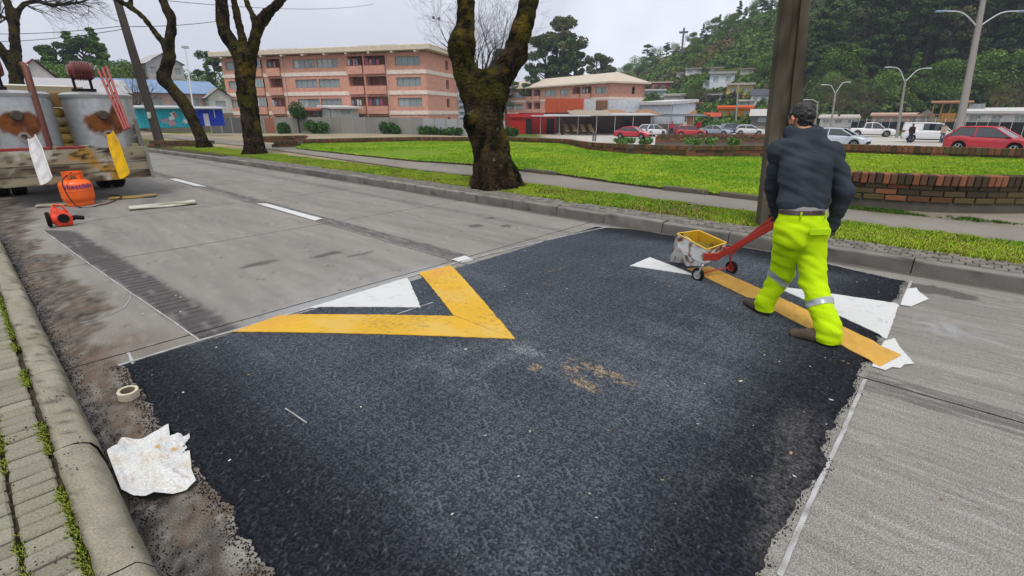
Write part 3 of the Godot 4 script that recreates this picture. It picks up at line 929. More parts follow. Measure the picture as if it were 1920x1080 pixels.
func build_pavers() -> void:
	# near pavement: blocks laid across, mossy joints
	var g := G.new()
	g.quad(Vector3(-3.0, 0.125, 3), Vector3(-0.03, 0.125, 3), Vector3(-0.03, 0.125, -40), Vector3(-3.0, 0.125, -40), L(0.10, 0.085, 0.055))
	var pn := struct("pavement_near", g, M.soil, "pavement of small grey concrete pavers with mossy joints")
	var ms := []
	for i in 8:
		var t := rng.randf_range(0.8, 1.15)
		ms.append(paver_mesh(0.136, 0.084, L(0.31 * t, 0.295 * t, 0.235 * t).lerp(L(0.24, 0.25, 0.14), rng.randf() * 0.35), i))
	var n := 0
	for cl in 4:
		var zz := -1.55 - 0.045 * (cl % 2)
		while zz > -8.4:
			if n >= 300 or (cl > 1 and zz < -4.6): break
			var o := obj("paver", ms[rng.randi() % 8], M.stone, pn)
			o.position = Vector3(-0.125 - cl * 0.150 + rng.randf_range(-0.003, 0.003), 0.152 + rng.randf_range(-0.005, 0.003), zz)
			o.rotation = Vector3(rng.randf_range(-0.02, 0.02), rng.randf_range(-0.03, 0.03), rng.randf_range(-0.02, 0.02))
			n += 1
			zz -= 0.0925
	var rest := G.new()
	for cl in 8:
		var zz := -1.5
		while zz > -16.0:
			var built := (cl < 2 and zz > -8.45) or (cl < 4 and zz > -4.65)
			if not built:
				var t := rng.randf_range(0.8, 1.15)
				rest.box(Vector3(-0.125 - cl * 0.150, 0.12, zz), Vector3(0.136, 0.06, 0.084), L(0.255 * t, 0.245 * t, 0.20 * t))
			zz -= 0.0925
	var ro := obj("distant_pavers", rest, M.stone, pn)
	ro.set_meta("kind", "stuff")
	# far pavement strip of setts
	g = G.new()
	for i in 60:
		var z0 := 3.0 - i * 1.0
		g.quad(Vector3(kerb_line(z0) + 0.14, 0.118, z0), Vector3(7.5, 0.118, z0), Vector3(7.5, 0.118, z0 - 1.0), Vector3(kerb_line(z0 - 1) + 0.14, 0.118, z0 - 1.0), L(0.11, 0.095, 0.07))
	var ps := struct("pavement_far", g, M.soil, "narrow strip of grey setts behind the far kerb")
	ms = []
	for i in 8:
		var t := rng.randf_range(0.72, 1.12)
		ms.append(paver_mesh(0.094, 0.098, L(0.235 * t, 0.22 * t, 0.195 * t), i + 20))
	rest = G.new()
	n = 0
	for row in 4:
		var zz := 1.75 - 0.05 * (row % 2)
		while zz > -34.0:
			var x := kerb_line(zz) + 0.215 + row * 0.105
			var skip := n2(x * 3.0, zz * 2.0) > 0.55 and row > 2
			if not skip:
				if zz > -6.1 and n < 300:
					var o := obj("sett", ms[rng.randi() % 8], M.stone, ps)
					o.position = Vector3(x, 0.150 + rng.randf_range(-0.007, 0.004), zz)
					o.rotation = Vector3(rng.randf_range(-0.03, 0.03), rng.randf_range(-0.04, 0.04), rng.randf_range(-0.03, 0.03))
					n += 1
				elif zz > -20.0:
					var t := rng.randf_range(0.72, 1.12)
					rest.box(Vector3(x, 0.12, zz), Vector3(0.094, 0.06, 0.098), L(0.235 * t, 0.22 * t, 0.195 * t))
			zz -= 0.108
	ro = obj("distant_setts", rest, M.stone, ps)
	ro.set_meta("kind", "stuff")

func in_poly(P: PackedVector2Array, x: float, z: float) -> bool:
	return Geometry2D.is_point_in_polygon(Vector2(x, z), P)
var lawn_main := PackedVector2Array()
var bed_poly := PackedVector2Array()
var back_line := []
func ground_col(x: float, z: float) -> Color:
	var d := 0.739 * x - 0.674 * z
	var s := 0.674 * x + 0.739 * z
	var n := n2(x * 0.35, z * 0.35) + 0.5 * n2(x * 1.7, z * 1.7)
	var sand := L(0.52, 0.44, 0.30).lerp(L(0.38, 0.335, 0.24), clampf(0.5 + n, 0.0, 1.0))
	var lot := L(0.74, 0.70, 0.64).lerp(L(0.60, 0.57, 0.53), clampf(0.5 + n, 0.0, 1.0))
	var green := L(0.10, 0.17, 0.025).lerp(L(0.16, 0.20, 0.045), clampf(0.5 + n, 0.0, 1.0))
	if x < 8.3:
		var dirt := L(0.15, 0.125, 0.075)
		return L(0.13, 0.155, 0.035).lerp(dirt, clampf(0.4 + 1.4 * n2(x * 3.0, z * 1.5), 0.0, 1.0))
	var c := sand.lerp(lot, smoothstep(-2.0, 6.0, s - 4.0 + 0.0 * d))
	if hill(x, z) > 0.4: c = c.lerp(L(0.085, 0.13, 0.03).lerp(L(0.15, 0.15, 0.06), clampf(0.5 + 1.5 * n2(x * 0.15, z * 0.15), 0, 1)), clampf(hill(x, z) - 0.4, 0.0, 1.0))
	if d > 60.0 and s < 4.0: c = c.lerp(green, smoothstep(60.0, 66.0, d + 4.0 * n))
	if x < 13.0: c = c.lerp(L(0.21, 0.175, 0.115), 0.6 * (1.0 - smoothstep(9.5, 13.0, x)) * clampf(0.6 + n, 0.0, 1.0))
	return c
func build_ground() -> void:
	# one sheet from the far kerb to beyond the hill
	var g := G.new()
	var xs := []; var zs := []
	var x := 7.0
	while x < 420.0:
		xs.append(x); x += 0.35 + maxf(0.0, x - 14.0) * 0.05
	var z := 40.0
	while z > -420.0:
		zs.append(z); z -= 0.5 + maxf(0.0, absf(z + 5.0) - 12.0) * 0.06
	var rows := []; var cols := []
	for zz in zs:
		var r := []; var c := []
		for xx in xs:
			var X: float = xx
			if X == 7.0: X = 7.0 if zz > -10.0 else kerb_line(zz) + 0.6
			r.append(Vector3(X, terrain(maxf(X, 7.0), zz) - 0.022, zz)); c.append(ground_col(X, zz))
		rows.append(r); cols.append(c)
	g.grid(rows, false, Color.WHITE, false, cols)
	# beyond the near pavement and the end of the road
	g.quad(Vector3(-300, 0.10, 60), Vector3(-0.05, 0.10, 60), Vector3(-0.05, 0.10, -400), Vector3(-300, 0.10, -400), L(0.14, 0.14, 0.07))
	g.quad(Vector3(-0.05, -0.06, 60), Vector3(7.0, -0.06, 60), Vector3(7.0, -0.06, -400), Vector3(-0.05, -0.06, -400), L(0.14, 0.14, 0.10))
	struct("ground", g, M.ground, "sandy ground, car park and green hillside beyond the road")
	# footpath
	g = G.new()
	var near := [[8.30, 3.0], [8.2, 0.0], [8.18, -2.2], [8.17, -4.0], [8.35, -6.4], [8.45, -9.0], [8.45, -12.0], [8.9, -18.0], [9.4, -25.0], [9.4, -40.0]]
	var far := [[9.45, 3.0], [9.4, 0.0], [9.42, -2.2], [9.60, -4.6], [9.95, -7.2], [10.2, -9.5], [10.1, -12.0], [10.2, -18.0], [10.8, -25.0], [10.9, -40.0]]
	rows = []; cols = []
	for j in 121:
		var t := j / 120.0 * (near.size() - 1)
		var i := mini(int(t), near.size() - 2)
		var f := t - i
		var a := Vector2(near[i][0], near[i][1]).lerp(Vector2(near[i + 1][0], near[i + 1][1]), f)
		var b := Vector2(far[i][0], far[i][1]).lerp(Vector2(far[i + 1][0], far[i + 1][1]), f)
		a.x += 0.05 * n2(a.y * 2.0, 7.0); b.x += 0.07 * n2(b.y * 2.0, 17.0)
		var r := []; var c := []
		for q in 9:
			var p := a.lerp(b, q / 8.0)
			r.append(Vector3(p.x, 0.150 + 0.004 * n2(p.x * 2.0, p.y * 2.0), p.y))
			var k := 1.0 + 0.15 * n2(p.x * 1.5, p.y * 0.8) + 0.1 * nf.get_noise_2d(p.x * 20.0, p.y * 20.0)
			c.append(L(0.345 * k, 0.325 * k, 0.285 * k).lerp(L(0.17, 0.14, 0.09), 0.6 * smoothstep(0.35, 0.5, absf(q / 8.0 - 0.5) + 0.1 * n2(p.y * 3.0, q))))
		rows.append(r); cols.append(c)
	g.grid(rows, false, Color.WHITE, false, cols)
	struct("footpath", g, M.concrete, "straight concrete footpath through the grass")
	# lawn sheet, a hand above the path
	for q in [[1446, 374], [1340, 362], [1236, 351], [1150, 340], [1053, 326], [977, 318], [882, 307], [780, 301], [680, 291], [585, 281], [556, 277]]:
		var p := gp(q[0], q[1], 0.19); lawn_main.append(Vector2(p.x, p.z))
	for q in [[560, 269], [780, 264], [955, 264.5], [1064, 269], [1108, 280], [1181, 287], [1290, 292], [1440, 292], [1500, 293]]:
		var p := gp(q[0], q[1], 0.22); lawn_main.append(Vector2(p.x, p.z)); back_line.append(p)
	g = G.new()
	var poly := PackedVector2Array()
	for p in lawn_main: poly.append(Vector2(p.x, -p.y))
	var X := Transform3D(Basis(Vector3.RIGHT, Vector3(0, 0, -1), Vector3.UP), Vector3.ZERO)
	g.prism(poly, -0.9, 0.20, X, L(0.22, 0.35, 0.03))
	for i in g.v.size():
		if g.v[i].y < 0.0: g.c[i] = L(0.12, 0.09, 0.06)
		elif absf(g.n[i].y) < 0.5: g.c[i] = L(0.12, 0.09, 0.06)
	struct("lawn", g, M.soil, "bright green lawn behind the footpath")
	# broken concrete edging along the lawn's front
	g = G.new()
	for seg in [[0, 1], [1, 2], [4, 5], [5, 6]]:
		var a := lawn_main[seg[0]]; var b := lawn_main[seg[1]]
		var m := (a + b) * 0.5
		var dir := (b - a).normalized()
		g.box(Vector3(m.x - 0.03, 0.17, m.y), Vector3(0.09, 0.14, a.distance_to(b) * 0.8), L(0.16, 0.14, 0.11), Basis(Vector3.UP, atan2(dir.x, dir.y)), 0.02)
	struct("lawn_edging", g, M.stone, "broken low concrete edging along the lawn")

func tuft_mesh(h: float, n: int, spread: float, sd: int) -> ArrayMesh:
	var r := RandomNumberGenerator.new()
	r.seed = sd
	var g := G.new()
	for i in n:
		var a := r.randf() * TAU
		var p := Vector3(cos(a), 0, sin(a)) * r.randf() * spread
		var l := Vector3(r.randf_range(-1, 1), 0, r.randf_range(-1, 1)) * h * 0.8
		var hh := h * r.randf_range(0.55, 1.1)
		var w := Vector3(cos(a * 3.1), 0, sin(a * 3.1)) * (0.0016 + h * 0.035)
		var k := r.randf_range(0.75, 1.15)
		var c := Color(k, k, k)
		g.quad(p - w, p + w, p + w * 0.7 + l * 0.4 + Vector3(0, hh * 0.6, 0), p - w * 0.7 + l * 0.4 + Vector3(0, hh * 0.6, 0), c)
		g.tri(p - w * 0.7 + l * 0.4 + Vector3(0, hh * 0.6, 0), p + w * 0.7 + l * 0.4 + Vector3(0, hh * 0.6, 0), p + l + Vector3(0, hh, 0), c)
	for i in g.n.size(): g.n[i] = (g.n[i] * 0.6 + Vector3.UP).normalized()
	return g.commit()
func scatter(called: String, label: String, cat: String, mesh: Mesh, list: Array, mat: Material) -> void:
	var mm := MultiMesh.new()
	mm.transform_format = MultiMesh.TRANSFORM_3D; mm.use_colors = true; mm.mesh = mesh
	mm.instance_count = list.size()
	for i in list.size():
		mm.set_instance_transform(i, Transform3D(Basis(Vector3.UP, rng.randf() * TAU).scaled(Vector3.ONE * list[i][1]), list[i][0]))
		mm.set_instance_color(i, list[i][2])
	var o := MultiMeshInstance3D.new()
	o.multimesh = mm; o.material_override = mat
	o.name = numbered(called)
	add_child(o)
	tag(o, label, cat, "", "stuff")
func grass_col(x: float, z: float) -> Color:
	var n := clampf(0.5 + 1.2 * n2(x * 0.5, z * 0.5) + 0.9 * n2(x * 2.5, z * 2.5), 0.0, 1.0)
	return jit(L(0.15, 0.34, 0.014).lerp(L(0.33, 0.48, 0.035), n), 0.26) if rng.randf() > 0.06 else jit(L(0.40, 0.36, 0.12), 0.3)
func build_grass() -> void:
	var t1 := tuft_mesh(0.045, 15, 0.06, 3)
	var t2 := tuft_mesh(0.032, 15, 0.10, 5)
	var lst := []
	# verge between setts and path
	for i in 70000:
		var z := 2.2 - 34.0 * pow(rng.randf(), 1.7)
		var x := rng.randf_range(maxf(6.95, kerb_line(z) + 0.45), 8.42)
		var e := minf(x - (kerb_line(z) + 0.55), 8.30 - x)
		if e + 0.22 * n2(x * 2.0, z * 2.0) + 0.07 * nf.get_noise_2d(x * 9.0, z * 9.0) < 0.0: continue
		var bare := n2(x * 1.3 + 4.0, z * 0.9)
		if bare > 0.28 and rng.randf() < 0.85: continue
		if Vector2(x - 8.26, z + 8.03).length() < 0.62: continue
		var c := grass_col(x, z)
		if rng.randf() < 0.22 + 0.5 * maxf(0.0, bare): c = jit(L(0.33, 0.29, 0.075), 0.25)
		lst.append([Vector3(x, 0.13, z), rng.randf_range(0.55, 1.15), c])
	scatter("verge_grass", "tufted green grass of the verge between kerb and footpath", "grass", t1, lst, M.leaf)
	lst = []
	for i in 150000:
		var d := 8.5 + 22.0 * pow(rng.randf(), 1.25)
		var az := rng.randf_range(0.15, 1.62)
		var x := sin(az) * d * 1.12; var z := -cos(az) * d * 1.12
		if not in_poly(lawn_main, x, z): continue
		var front := x - 9.7
		if front < 1.0 and n2(x * 1.6, z * 1.1) > 0.30 + front * 0.2: continue
		if Vector2((x - 11.2) / 1.6, (z + 15.6) / 1.9).length() < 1.0 + 0.6 * n2(x * 1.3, z * 1.3): continue
		lst.append([Vector3(x, 0.19, z), rng.randf_range(0.6, 1.15) * (1.0 + d * 0.015), grass_col(x, z)])
	scatter("lawn_grass", "short bright grass covering the long lawn", "grass", t2, lst, M.leaf)
	lst = []
	for i in 60000:
		var x := rng.randf_range(9.8, 18.5); var z := rng.randf_range(-4.5, 6.0)
		if not in_poly(bed_poly, x, z): continue
		lst.append([Vector3(x, 0.645, z), rng.randf_range(0.6, 1.1), grass_col(x, z).lerp(L(0.22, 0.30, 0.02), 0.25)])
	scatter("bed_grass", "bright grass filling the raised brick bed", "grass", t2, lst, M.leaf)
	# moss and weeds in the near joints, under the brick bed, along the wall
	lst = []
	var t3 := tuft_mesh(0.016, 9, 0.014, 9)
	for i in 8000:
		var z := rng.randf_range(-9.0, -1.6)
		var ln: float = pick([-0.052, -0.052, -0.201, -0.351])
		if n2(z * 2.2, ln * 20.0) + 0.35 * n2(z * 9.0, ln * 30.0) < -0.12: continue
		lst.append([Vector3(ln + rng.randfn(0, 0.010), 0.143, z), rng.randf_range(0.4, 1.3), jit(L(0.18, 0.27, 0.03).lerp(L(0.28, 0.27, 0.06), rng.randf() * 0.8), 0.2)])
	scatter("joint_moss", "green moss and weeds growing in the near paver joints", "moss", t3, lst, M.leaf)
	lst = []
	for i in 5000:
		var z := rng.randf_range(-1.6, 3.0)
		var x := 9.75 + 0.5 * pow(maxf(0.0, z + 1.2), 1.2) * 0.42 - rng.randf() * 0.55 * rng.randf()
		if n2(x * 2.0, z * 2.0) < -0.05: continue
		lst.append([Vector3(x, 0.13, z), rng.randf_range(0.4, 1.0), jit(L(0.07, 0.13, 0.02), 0.3)])
	scatter("wall_weeds", "low dark weeds at the foot of the brick bed", "weeds", t1, lst, M.leaf)

func build_litter() -> void:
	# dry leaf scraps and paint crumbs blown over the asphalt and road
	var g := G.new()
	g.quad(Vector3(-0.5, 0.02, -0.2), Vector3(0.3, 0.0, -0.35), Vector3(0.5, 0.10, 0.1), Vector3(-0.2, 0.05, 0.35))
	g.tri(Vector3(-0.5, 0.02, -0.2), Vector3(-0.2, 0.05, 0.35), Vector3(-0.75, 0.12, 0.15))
	var lst := []
	for i in 420:
		var x := rng.randf_range(0.5, 6.3); var z := rng.randf_range(-9.0, 1.0)
		var y := hump(x, z) + (0.018 if z > -3.9 and z < -0.25 else 0.006)
		var s := rng.randf_range(0.006, 0.016) * (1.7 if rng.randf() < 0.08 else 1.0)
		lst.append([Vector3(x, y, z), s, jit(pick([L(0.45, 0.40, 0.32), L(0.30, 0.19, 0.10), L(0.60, 0.60, 0.58), L(0.25, 0.20, 0.12)]), 0.3)])
	scatter("leaf_litter", "small dry leaf scraps and paint crumbs scattered over road and asphalt", "litter", g.commit(), lst, M.leaf)

# ---------------------------------------------------------------- brick beds
func brick_col() -> Color:
	var a := rng.randf()
	if a < 0.22: return jit(L(0.27, 0.115, 0.065), 0.2)
	if a < 0.55: return jit(L(0.18, 0.095, 0.06), 0.2)
	if a < 0.80: return jit(L(0.13, 0.10, 0.055), 0.25)
	return jit(L(0.095, 0.075, 0.05), 0.25)
func build_bed() -> void:
	# raised bed: rounded front wall, courses of stretchers under a soldier cap
	var line := []
	var key := [[16.6, -3.15], [13.0, -2.55], [10.7, -2.05], [10.0, -1.75], [9.86, -1.35], [10.0, -0.75], [10.22, -0.15], [10.62, 0.4], [11.15, 0.95], [11.9, 1.5], [12.9, 2.1], [14.2, 2.7]]
	for i in key.size() - 1:
		var p0 := Vector2(key[maxi(i - 1, 0)][0], key[maxi(i - 1, 0)][1]); var p1 := Vector2(key[i][0], key[i][1])
		var p2 := Vector2(key[i + 1][0], key[i + 1][1]); var p3 := Vector2(key[mini(i + 2, key.size() - 1)][0], key[mini(i + 2, key.size() - 1)][1])
		for s in 24: line.append(p1.cubic_interpolate(p2, p0, p3, s / 24.0))
	var wl := thing("brick_planter", "raised grass bed behind a rounded mossy brick wall", "planter", Vector3(10, 0.13, -0.8))
	var cum := [0.0]
	for i in range(1, line.size()): cum.append(cum[i - 1] + line[i].distance_to(line[i - 1]))
	var total: float = cum[-1]
	var at := func(s: float) -> Array:
		var i := 0
		while i < cum.size() - 2 and cum[i + 1] < s: i += 1
		var f: float = (s - cum[i]) / maxf(cum[i + 1] - cum[i], 1e-6)
		var p: Vector2 = line[i].lerp(line[i + 1], f)
		var d: Vector2 = (line[i + 1] - line[i]).normalized()
		return [p, d]
	var core := G.new()
	for i in line.size() - 1:
		var a: Vector2 = line[i]; var b: Vector2 = line[i + 1]
		var d := (b - a).normalized(); var nrm := Vector2(d.y, -d.x) * -1.0
		var ia := a - nrm * 0.0 + nrm * 0.035; var ib := b + nrm * 0.035
		core.quad(Vector3(ia.x, -0.1, ia.y), Vector3(ib.x, -0.1, ib.y), Vector3(ib.x, 0.67, ib.y), Vector3(ia.x, 0.67, ia.y), L(0.18, 0.16, 0.13))
	var co := obj("mortar_core", core, M.stone, wl)
	co.position = -wl.position
	var foot := G.new()
	for i in range(0, line.size() - 4, 4):
		var a: Vector2 = line[i]; var b: Vector2 = line[i + 4]
		var m := (a + b) * 0.5; var d := (b - a).normalized()
		foot.box(Vector3(m.x - 10, 0.06, m.y + 0.8), Vector3(a.distance_to(b) + 0.02, 0.18, 0.10), jit(L(0.13, 0.12, 0.10), 0.1), Basis(Vector3.UP, -atan2(d.y, d.x)))
	obj("footing", foot, M.stone, wl)
	var bm := []; var sm := []
	for i in 9:
		var b := G.new(); b.box(Vector3.ZERO, Vector3(0.275, 0.078, 0.11), brick_col(), Basis.IDENTITY, 0.007); bm.append(b.commit())
		var s := G.new(); s.box(Vector3.ZERO, Vector3(0.082, 0.155, 0.24), brick_col(), Basis.IDENTITY, 0.008); sm.append(s.commit())
	for course in 3:
		var s := 4.6 + (0.0 if course % 2 == 0 else 0.145)
		while s < total - 0.3:
			var q: Array = at.call(s)
			var o := obj("brick", bm[rng.randi() % 9], M.brick, wl)
			var p: Vector2 = q[0]; var d: Vector2 = q[1]
			o.position = Vector3(p.x - 10, 0.19 + course * 0.094 + rng.randf_range(-0.003, 0.003), p.y + 0.8) + Vector3(d.y, 0, -d.x) * -0.02
			o.rotation.y = -atan2(d.y, d.x) + rng.randf_range(-0.015, 0.015)
			s += 0.29
	var s2 := 4.6
	while s2 < total - 0.1:
		var q: Array = at.call(s2)
		var o := obj("cap_brick", sm[rng.randi() % 9], M.brick, wl)
		var p: Vector2 = q[0]; var d: Vector2 = q[1]
		o.position = Vector3(p.x - 10, 0.488 + rng.randf_range(-0.004, 0.004), p.y + 0.8)
		o.rotation = Vector3(rng.randf_range(-0.02, 0.02), -atan2(d.y, d.x) + rng.randf_range(-0.02, 0.02), 0)
		s2 += 0.094
	for p in line: bed_poly.append(p)
	var back := []
	for q in [[1935, 298], [1800, 293.5], [1700, 290], [1590, 286], [1500, 285]]:
		var p := gp(q[0], q[1], 0.66); bed_poly.append(Vector2(p.x, p.z)); back.append(p)
	var poly := PackedVector2Array()
	for p in bed_poly: poly.append(Vector2(p.x, -p.y))
	var lg := G.new()
	lg.prism(poly, 0.3, 0.65, Transform3D(Basis(Vector3.RIGHT, Vector3(0, 0, -1), Vector3.UP), -wl.position), L(0.23, 0.36, 0.03))
	obj("turf", lg, M.soil, wl)
	brick_ring("brick_garden_wall", "low brick wall closing the raised bed before the red car", back, 0.40, 0.20, 1.6)
	# wall at the back of the long lawn
	var bl := []
	for p in back_line: bl.append(p)
	brick_ring("brick_garden_wall", "long low curved brick wall at the back of the lawn", bl, 0.06, 0.0, 0.0)
	# inner planting wall behind it with shrubs
	bl = []
	for q in [[1232, 262], [1300, 263], [1380, 263], [1450, 263]]: bl.append(gp(q[0], q[1], -0.1))
	brick_ring("brick_garden_wall", "short brick wall behind the leafy plants of the lawn's end", bl, -0.4, 0.35, 0.0)
	for q in [[[515, 263], [560, 262], "brick seat wall at the path corner beside the thick mossy tree"], [[490, 252], [575, 250], "low brick wall past the sandy path before the thin bare tree"], [[285, 262], [402, 262], "low dark brick wall behind the leaning pole and twisted tree"]]:
		var a := gp(q[0][0], q[0][1] + 14, 0.13); var b := gp(q[1][0], q[1][1] + 14, 0.13)
		brick_ring("brick_garden_wall", q[2], [a, b], 0.1, 0.30, 0.0)
func brick_ring(called: String, label: String, pts: Array, ybase: float, rise: float, extra: float) -> void:
	# soldier bricks along a polyline given at its foot, each brick a block of its own in one joined cap
	var wl := thing(called, label, "wall", Vector3(pts[0].x, ybase, pts[0].z))
	var o: Vector3 = wl.position
	var w := G.new(); var cap := G.new()
	for i in pts.size() - 1:
		var a: Vector3 = pts[i]; var b: Vector3 = pts[i + 1]
		var len := Vector2(b.x - a.x, b.z - a.z).length()
		var th := atan2(-(b.z - a.z), b.x - a.x)
		var B := Basis(Vector3.UP, th)
		var n := maxi(1, int(len / 0.10))
		for k in n:
			var p := a.lerp(b, (k + 0.5) / n)
			var top := a.lerp(b, (k + 0.5) / n).y + (rise if rise > 0.0 else lerpf(0.20, 0.34, smoothstep(24.0, 15.0, depth_of(p))))
			cap.box(Vector3(p.x, top - 0.07, p.z) - o, Vector3(len / n - 0.014, 0.14 + rng.randf_range(-0.006, 0.006), 0.24), brick_col().lerp(L(0.13, 0.115, 0.04), 0.35 * rng.randf()), B)
			if k % 3 == 0:
				cap.box(Vector3(a.lerp(b, (k + 1.5) / n).x, top - 0.078, a.lerp(b, (k + 1.5) / n).z) - o, Vector3(len / n * 3.0, 0.115, 0.205), L(0.18, 0.16, 0.13), B)
				for c in 4:
					w.box(Vector3(p.x, top - 0.185 - c * 0.09, p.z) - o, Vector3(len / n * 3.0 - 0.012, 0.078, 0.20), brick_col(), B)
				w.box(Vector3(p.x, top - 0.35, p.z) - o, Vector3(len / n * 3.0, 0.42, 0.18), L(0.18, 0.16, 0.13), B)
				w.box(Vector3(p.x, top - 0.55 - (0.62 + extra) * 0.5, p.z) - o, Vector3(len / n * 3.0, 0.62 + extra, 0.17), L(0.18, 0.16, 0.13), B)
	obj("wall_courses", w, M.brick, wl).set_meta("kind", "stuff")
	obj("brick_cap", cap, M.brick, wl).set_meta("kind", "stuff")

# ---------------------------------------------------------------- the worker
func fold(g: G, amp: float, f: float, squash: Vector3) -> void:
	for i in g.v.size():
		var p := g.v[i]
		var w := p + Vector3(0, 0.35 * p.x + 0.25 * p.z, 0)
		# soft swell with sharp creases: a ridged noise
		var d := (0.5 - 2.2 * absf(nf.get_noise_3dv(w * squash * f * 0.6))) * 0.8 + nz.get_noise_3dv(p * squash * f * 0.4 + Vector3(9, 3, 1)) * 0.7
		g.v[i] = p + g.n[i] * d * amp
	smooth_normals(g)
func smooth_normals(g: G) -> void:
	var a := PackedVector3Array()
	a.resize(g.v.size())
	for t in range(0, g.ix.size(), 3):
		var i := g.ix[t]; var j := g.ix[t + 1]; var k := g.ix[t + 2]
		var m := (g.v[k] - g.v[i]).cross(g.v[j] - g.v[i])
		a[i] += m; a[j] += m; a[k] += m
	for i in a.size(): g.n[i] = a[i].normalized()
func ell(F: Fld, c: Vector3, ax: Vector3, half: float, r0: float, r1: float) -> void:
	F.cap(c - ax * half, c + ax * half, r0, r1)
func build_worker() -> void:
	var W := thing("person", "worker in dark hooded jacket and lime high-visibility trousers pushing a cart", "person", Vector3(4.1, 0.05, -0.8))
	var o := W.position
	var P := func(x: float, y: float, dr: float) -> Vector3: return rp(x, y, 4.2 + dr) - o
	# body axes: he looks away to the upper road, leaning over the cart
	var fwd := Vector3(0.74, 0, -0.67).normalized()
	var rgt := Vector3(0.67, 0, 0.74).normalized()
	var gR := mp(1548, 645) - o; var gL := mp(1430, 590) - o
	var hipc: Vector3 = P.call(1502, 428, 0.0)
	var hR: Vector3 = hipc + rgt * 0.085 + Vector3(0, -0.03, 0); var hL: Vector3 = hipc - rgt * 0.085 + Vector3(0, -0.03, 0)
	var kR: Vector3 = P.call(1524, 530, -0.04); var kL: Vector3 = P.call(1466, 512, 0.10)
	var aR: Vector3 = gR + Vector3(0, 0.085, 0); var aL: Vector3 = gL + Vector3(0, 0.085, 0)
	var waist: Vector3 = P.call(1503, 398, 0.0)
	var chest: Vector3 = P.call(1506, 310, 0.10); var shc: Vector3 = P.call(1512, 284, 0.15)
	var sR: Vector3 = P.call(1556, 290, 0.22); var sL: Vector3 = P.call(1464, 284, 0.12)
	var eR: Vector3 = P.call(1583, 358, 0.20); var wR: Vector3 = P.call(1561, 420, 0.24)
	var eL: Vector3 = P.call(1450, 348, 0.20); var wL: Vector3 = P.call(1456, 402, 0.30)
	var neck: Vector3 = P.call(1512, 258, 0.22); var head: Vector3 = P.call(1504, 224, 0.27)
	# skin: head, neck, forearms and hands in one continuous body
	var F := Fld.new(Vector3(-0.65, 0.55, -0.65), Vector3(0.65, 1.75, 0.65), 0.012, 90.0)
	var hf := (fwd - Vector3.UP * 0.55).normalized()
	var hu := hf.cross(Vector3.UP).normalized().cross(hf).normalized()
	F.cap(head + hu * 0.030 - hf * 0.025, head + hu * 0.030 + hf * 0.035, 0.074, 0.070)
	F.cap(head - hu * 0.010 + hf * 0.030, head - hu * 0.075 + hf * 0.060, 0.062, 0.040)
	F.cap(head + hf * 0.095 + hu * 0.005, head + hf * 0.112 - hu * 0.025, 0.010, 0.014)
	F.cap(head - hu * 0.03, shc, 0.052, 0.062)
	F.cap(shc, chest, 0.07, 0.09); F.cap(chest, hipc, 0.09, 0.09)
	F.cap(sR, eR, 0.045, 0.036); F.cap(eR, wR, 0.036, 0.026); F.cap(sL, eL, 0.045, 0.036); F.cap(eL, wL, 0.036, 0.026)
	F.cap(shc, sR, 0.06, 0.05); F.cap(shc, sL, 0.06, 0.05)
	var g := G.new()
	F.mesh(g, S(176, 124, 98))
	for sd in [-1.0, 1.0]:
		var er: Vector3 = head + hf.cross(hu) * -sd * 0.077 - hf * 0.004 - hu * 0.008
		var E := Fld.new(er - Vector3.ONE * 0.05, er + Vector3.ONE * 0.05, 0.004, 300.0)
		E.cap(er + hu * 0.022 - hf * 0.012, er - hu * 0.002 - hf * 0.016, 0.008, 0.009)
		E.cap(er - hu * 0.002 - hf * 0.016, er - hu * 0.026, 0.009, 0.006)
		E.cap(er + hu * 0.022 - hf * 0.010, er + hu * 0.016 + hf * 0.010, 0.008, 0.006)
		E.mesh(g, S(190, 122, 98))
	hand(g, wR, (wR - eR).normalized(), -rgt, fwd, S(96, 80, 70))
	hand(g, wL, (wL - eL + fwd * 0.1).normalized(), rgt, fwd, S(120, 100, 86))
	obj("body", g, M.skin, W)
	# hair, short and black
	var Hf := Fld.new(head - Vector3.ONE * 0.2, head + Vector3.ONE * 0.2, 0.006, 160.0)
	Hf.once([head + hu * 0.042 + hf * 0.045, head + hu * 0.042 - hf * 0.028, head + hu * 0.008 - hf * 0.040, head - hu * 0.035 - hf * 0.036], [0.070, 0.078, 0.070, 0.052])
	var hg := G.new()
	Hf.mesh(hg, L(0.011, 0.009, 0.009))
	fold(hg, 0.010, 75.0, Vector3.ONE)
	obj("hair", hg, M.hair, W)
	# jacket
	var J := Fld.new(Vector3(-0.75, 0.55, -0.75), Vector3(0.75, 1.7, 0.75), 0.013, 85.0)
	var hem: Vector3 = P.call(1503, 393, 0.02)
	for s in [-1.0, 1.0]:
		var k: Vector3 = rgt * s
		J.cap(shc + k * 0.095 - fwd * 0.01, hem + k * 0.085 + Vector3(0, 0.045, 0), 0.098, 0.097)
		J.cap(shc + k * 0.05 + fwd * 0.05, hem + k * 0.045 + fwd * 0.05, 0.095, 0.09)
		J.cap(chest + k * 0.07 - fwd * 0.05, hem + k * 0.05 - fwd * 0.01 + Vector3(0, 0.06, 0), 0.09, 0.09)
		J.cap(chest + k * 0.03 - fwd * 0.02, neck - hu * 0.04 + k * 0.02, 0.10, 0.07)
	var JA := Fld.new(Vector3(-0.75, 0.45, -0.75), Vector3(0.75, 1.6, 0.75), 0.013, 85.0)
	JA.chain([shc + rgt * 0.06, sR, eR, wR + (wR - eR).normalized() * 0.015], [0.09, 0.088, 0.066, 0.048])
	JA.chain([shc - rgt * 0.06, sL, eL, wL - (wL - eL).normalized() * 0.02], [0.09, 0.086, 0.062, 0.046])
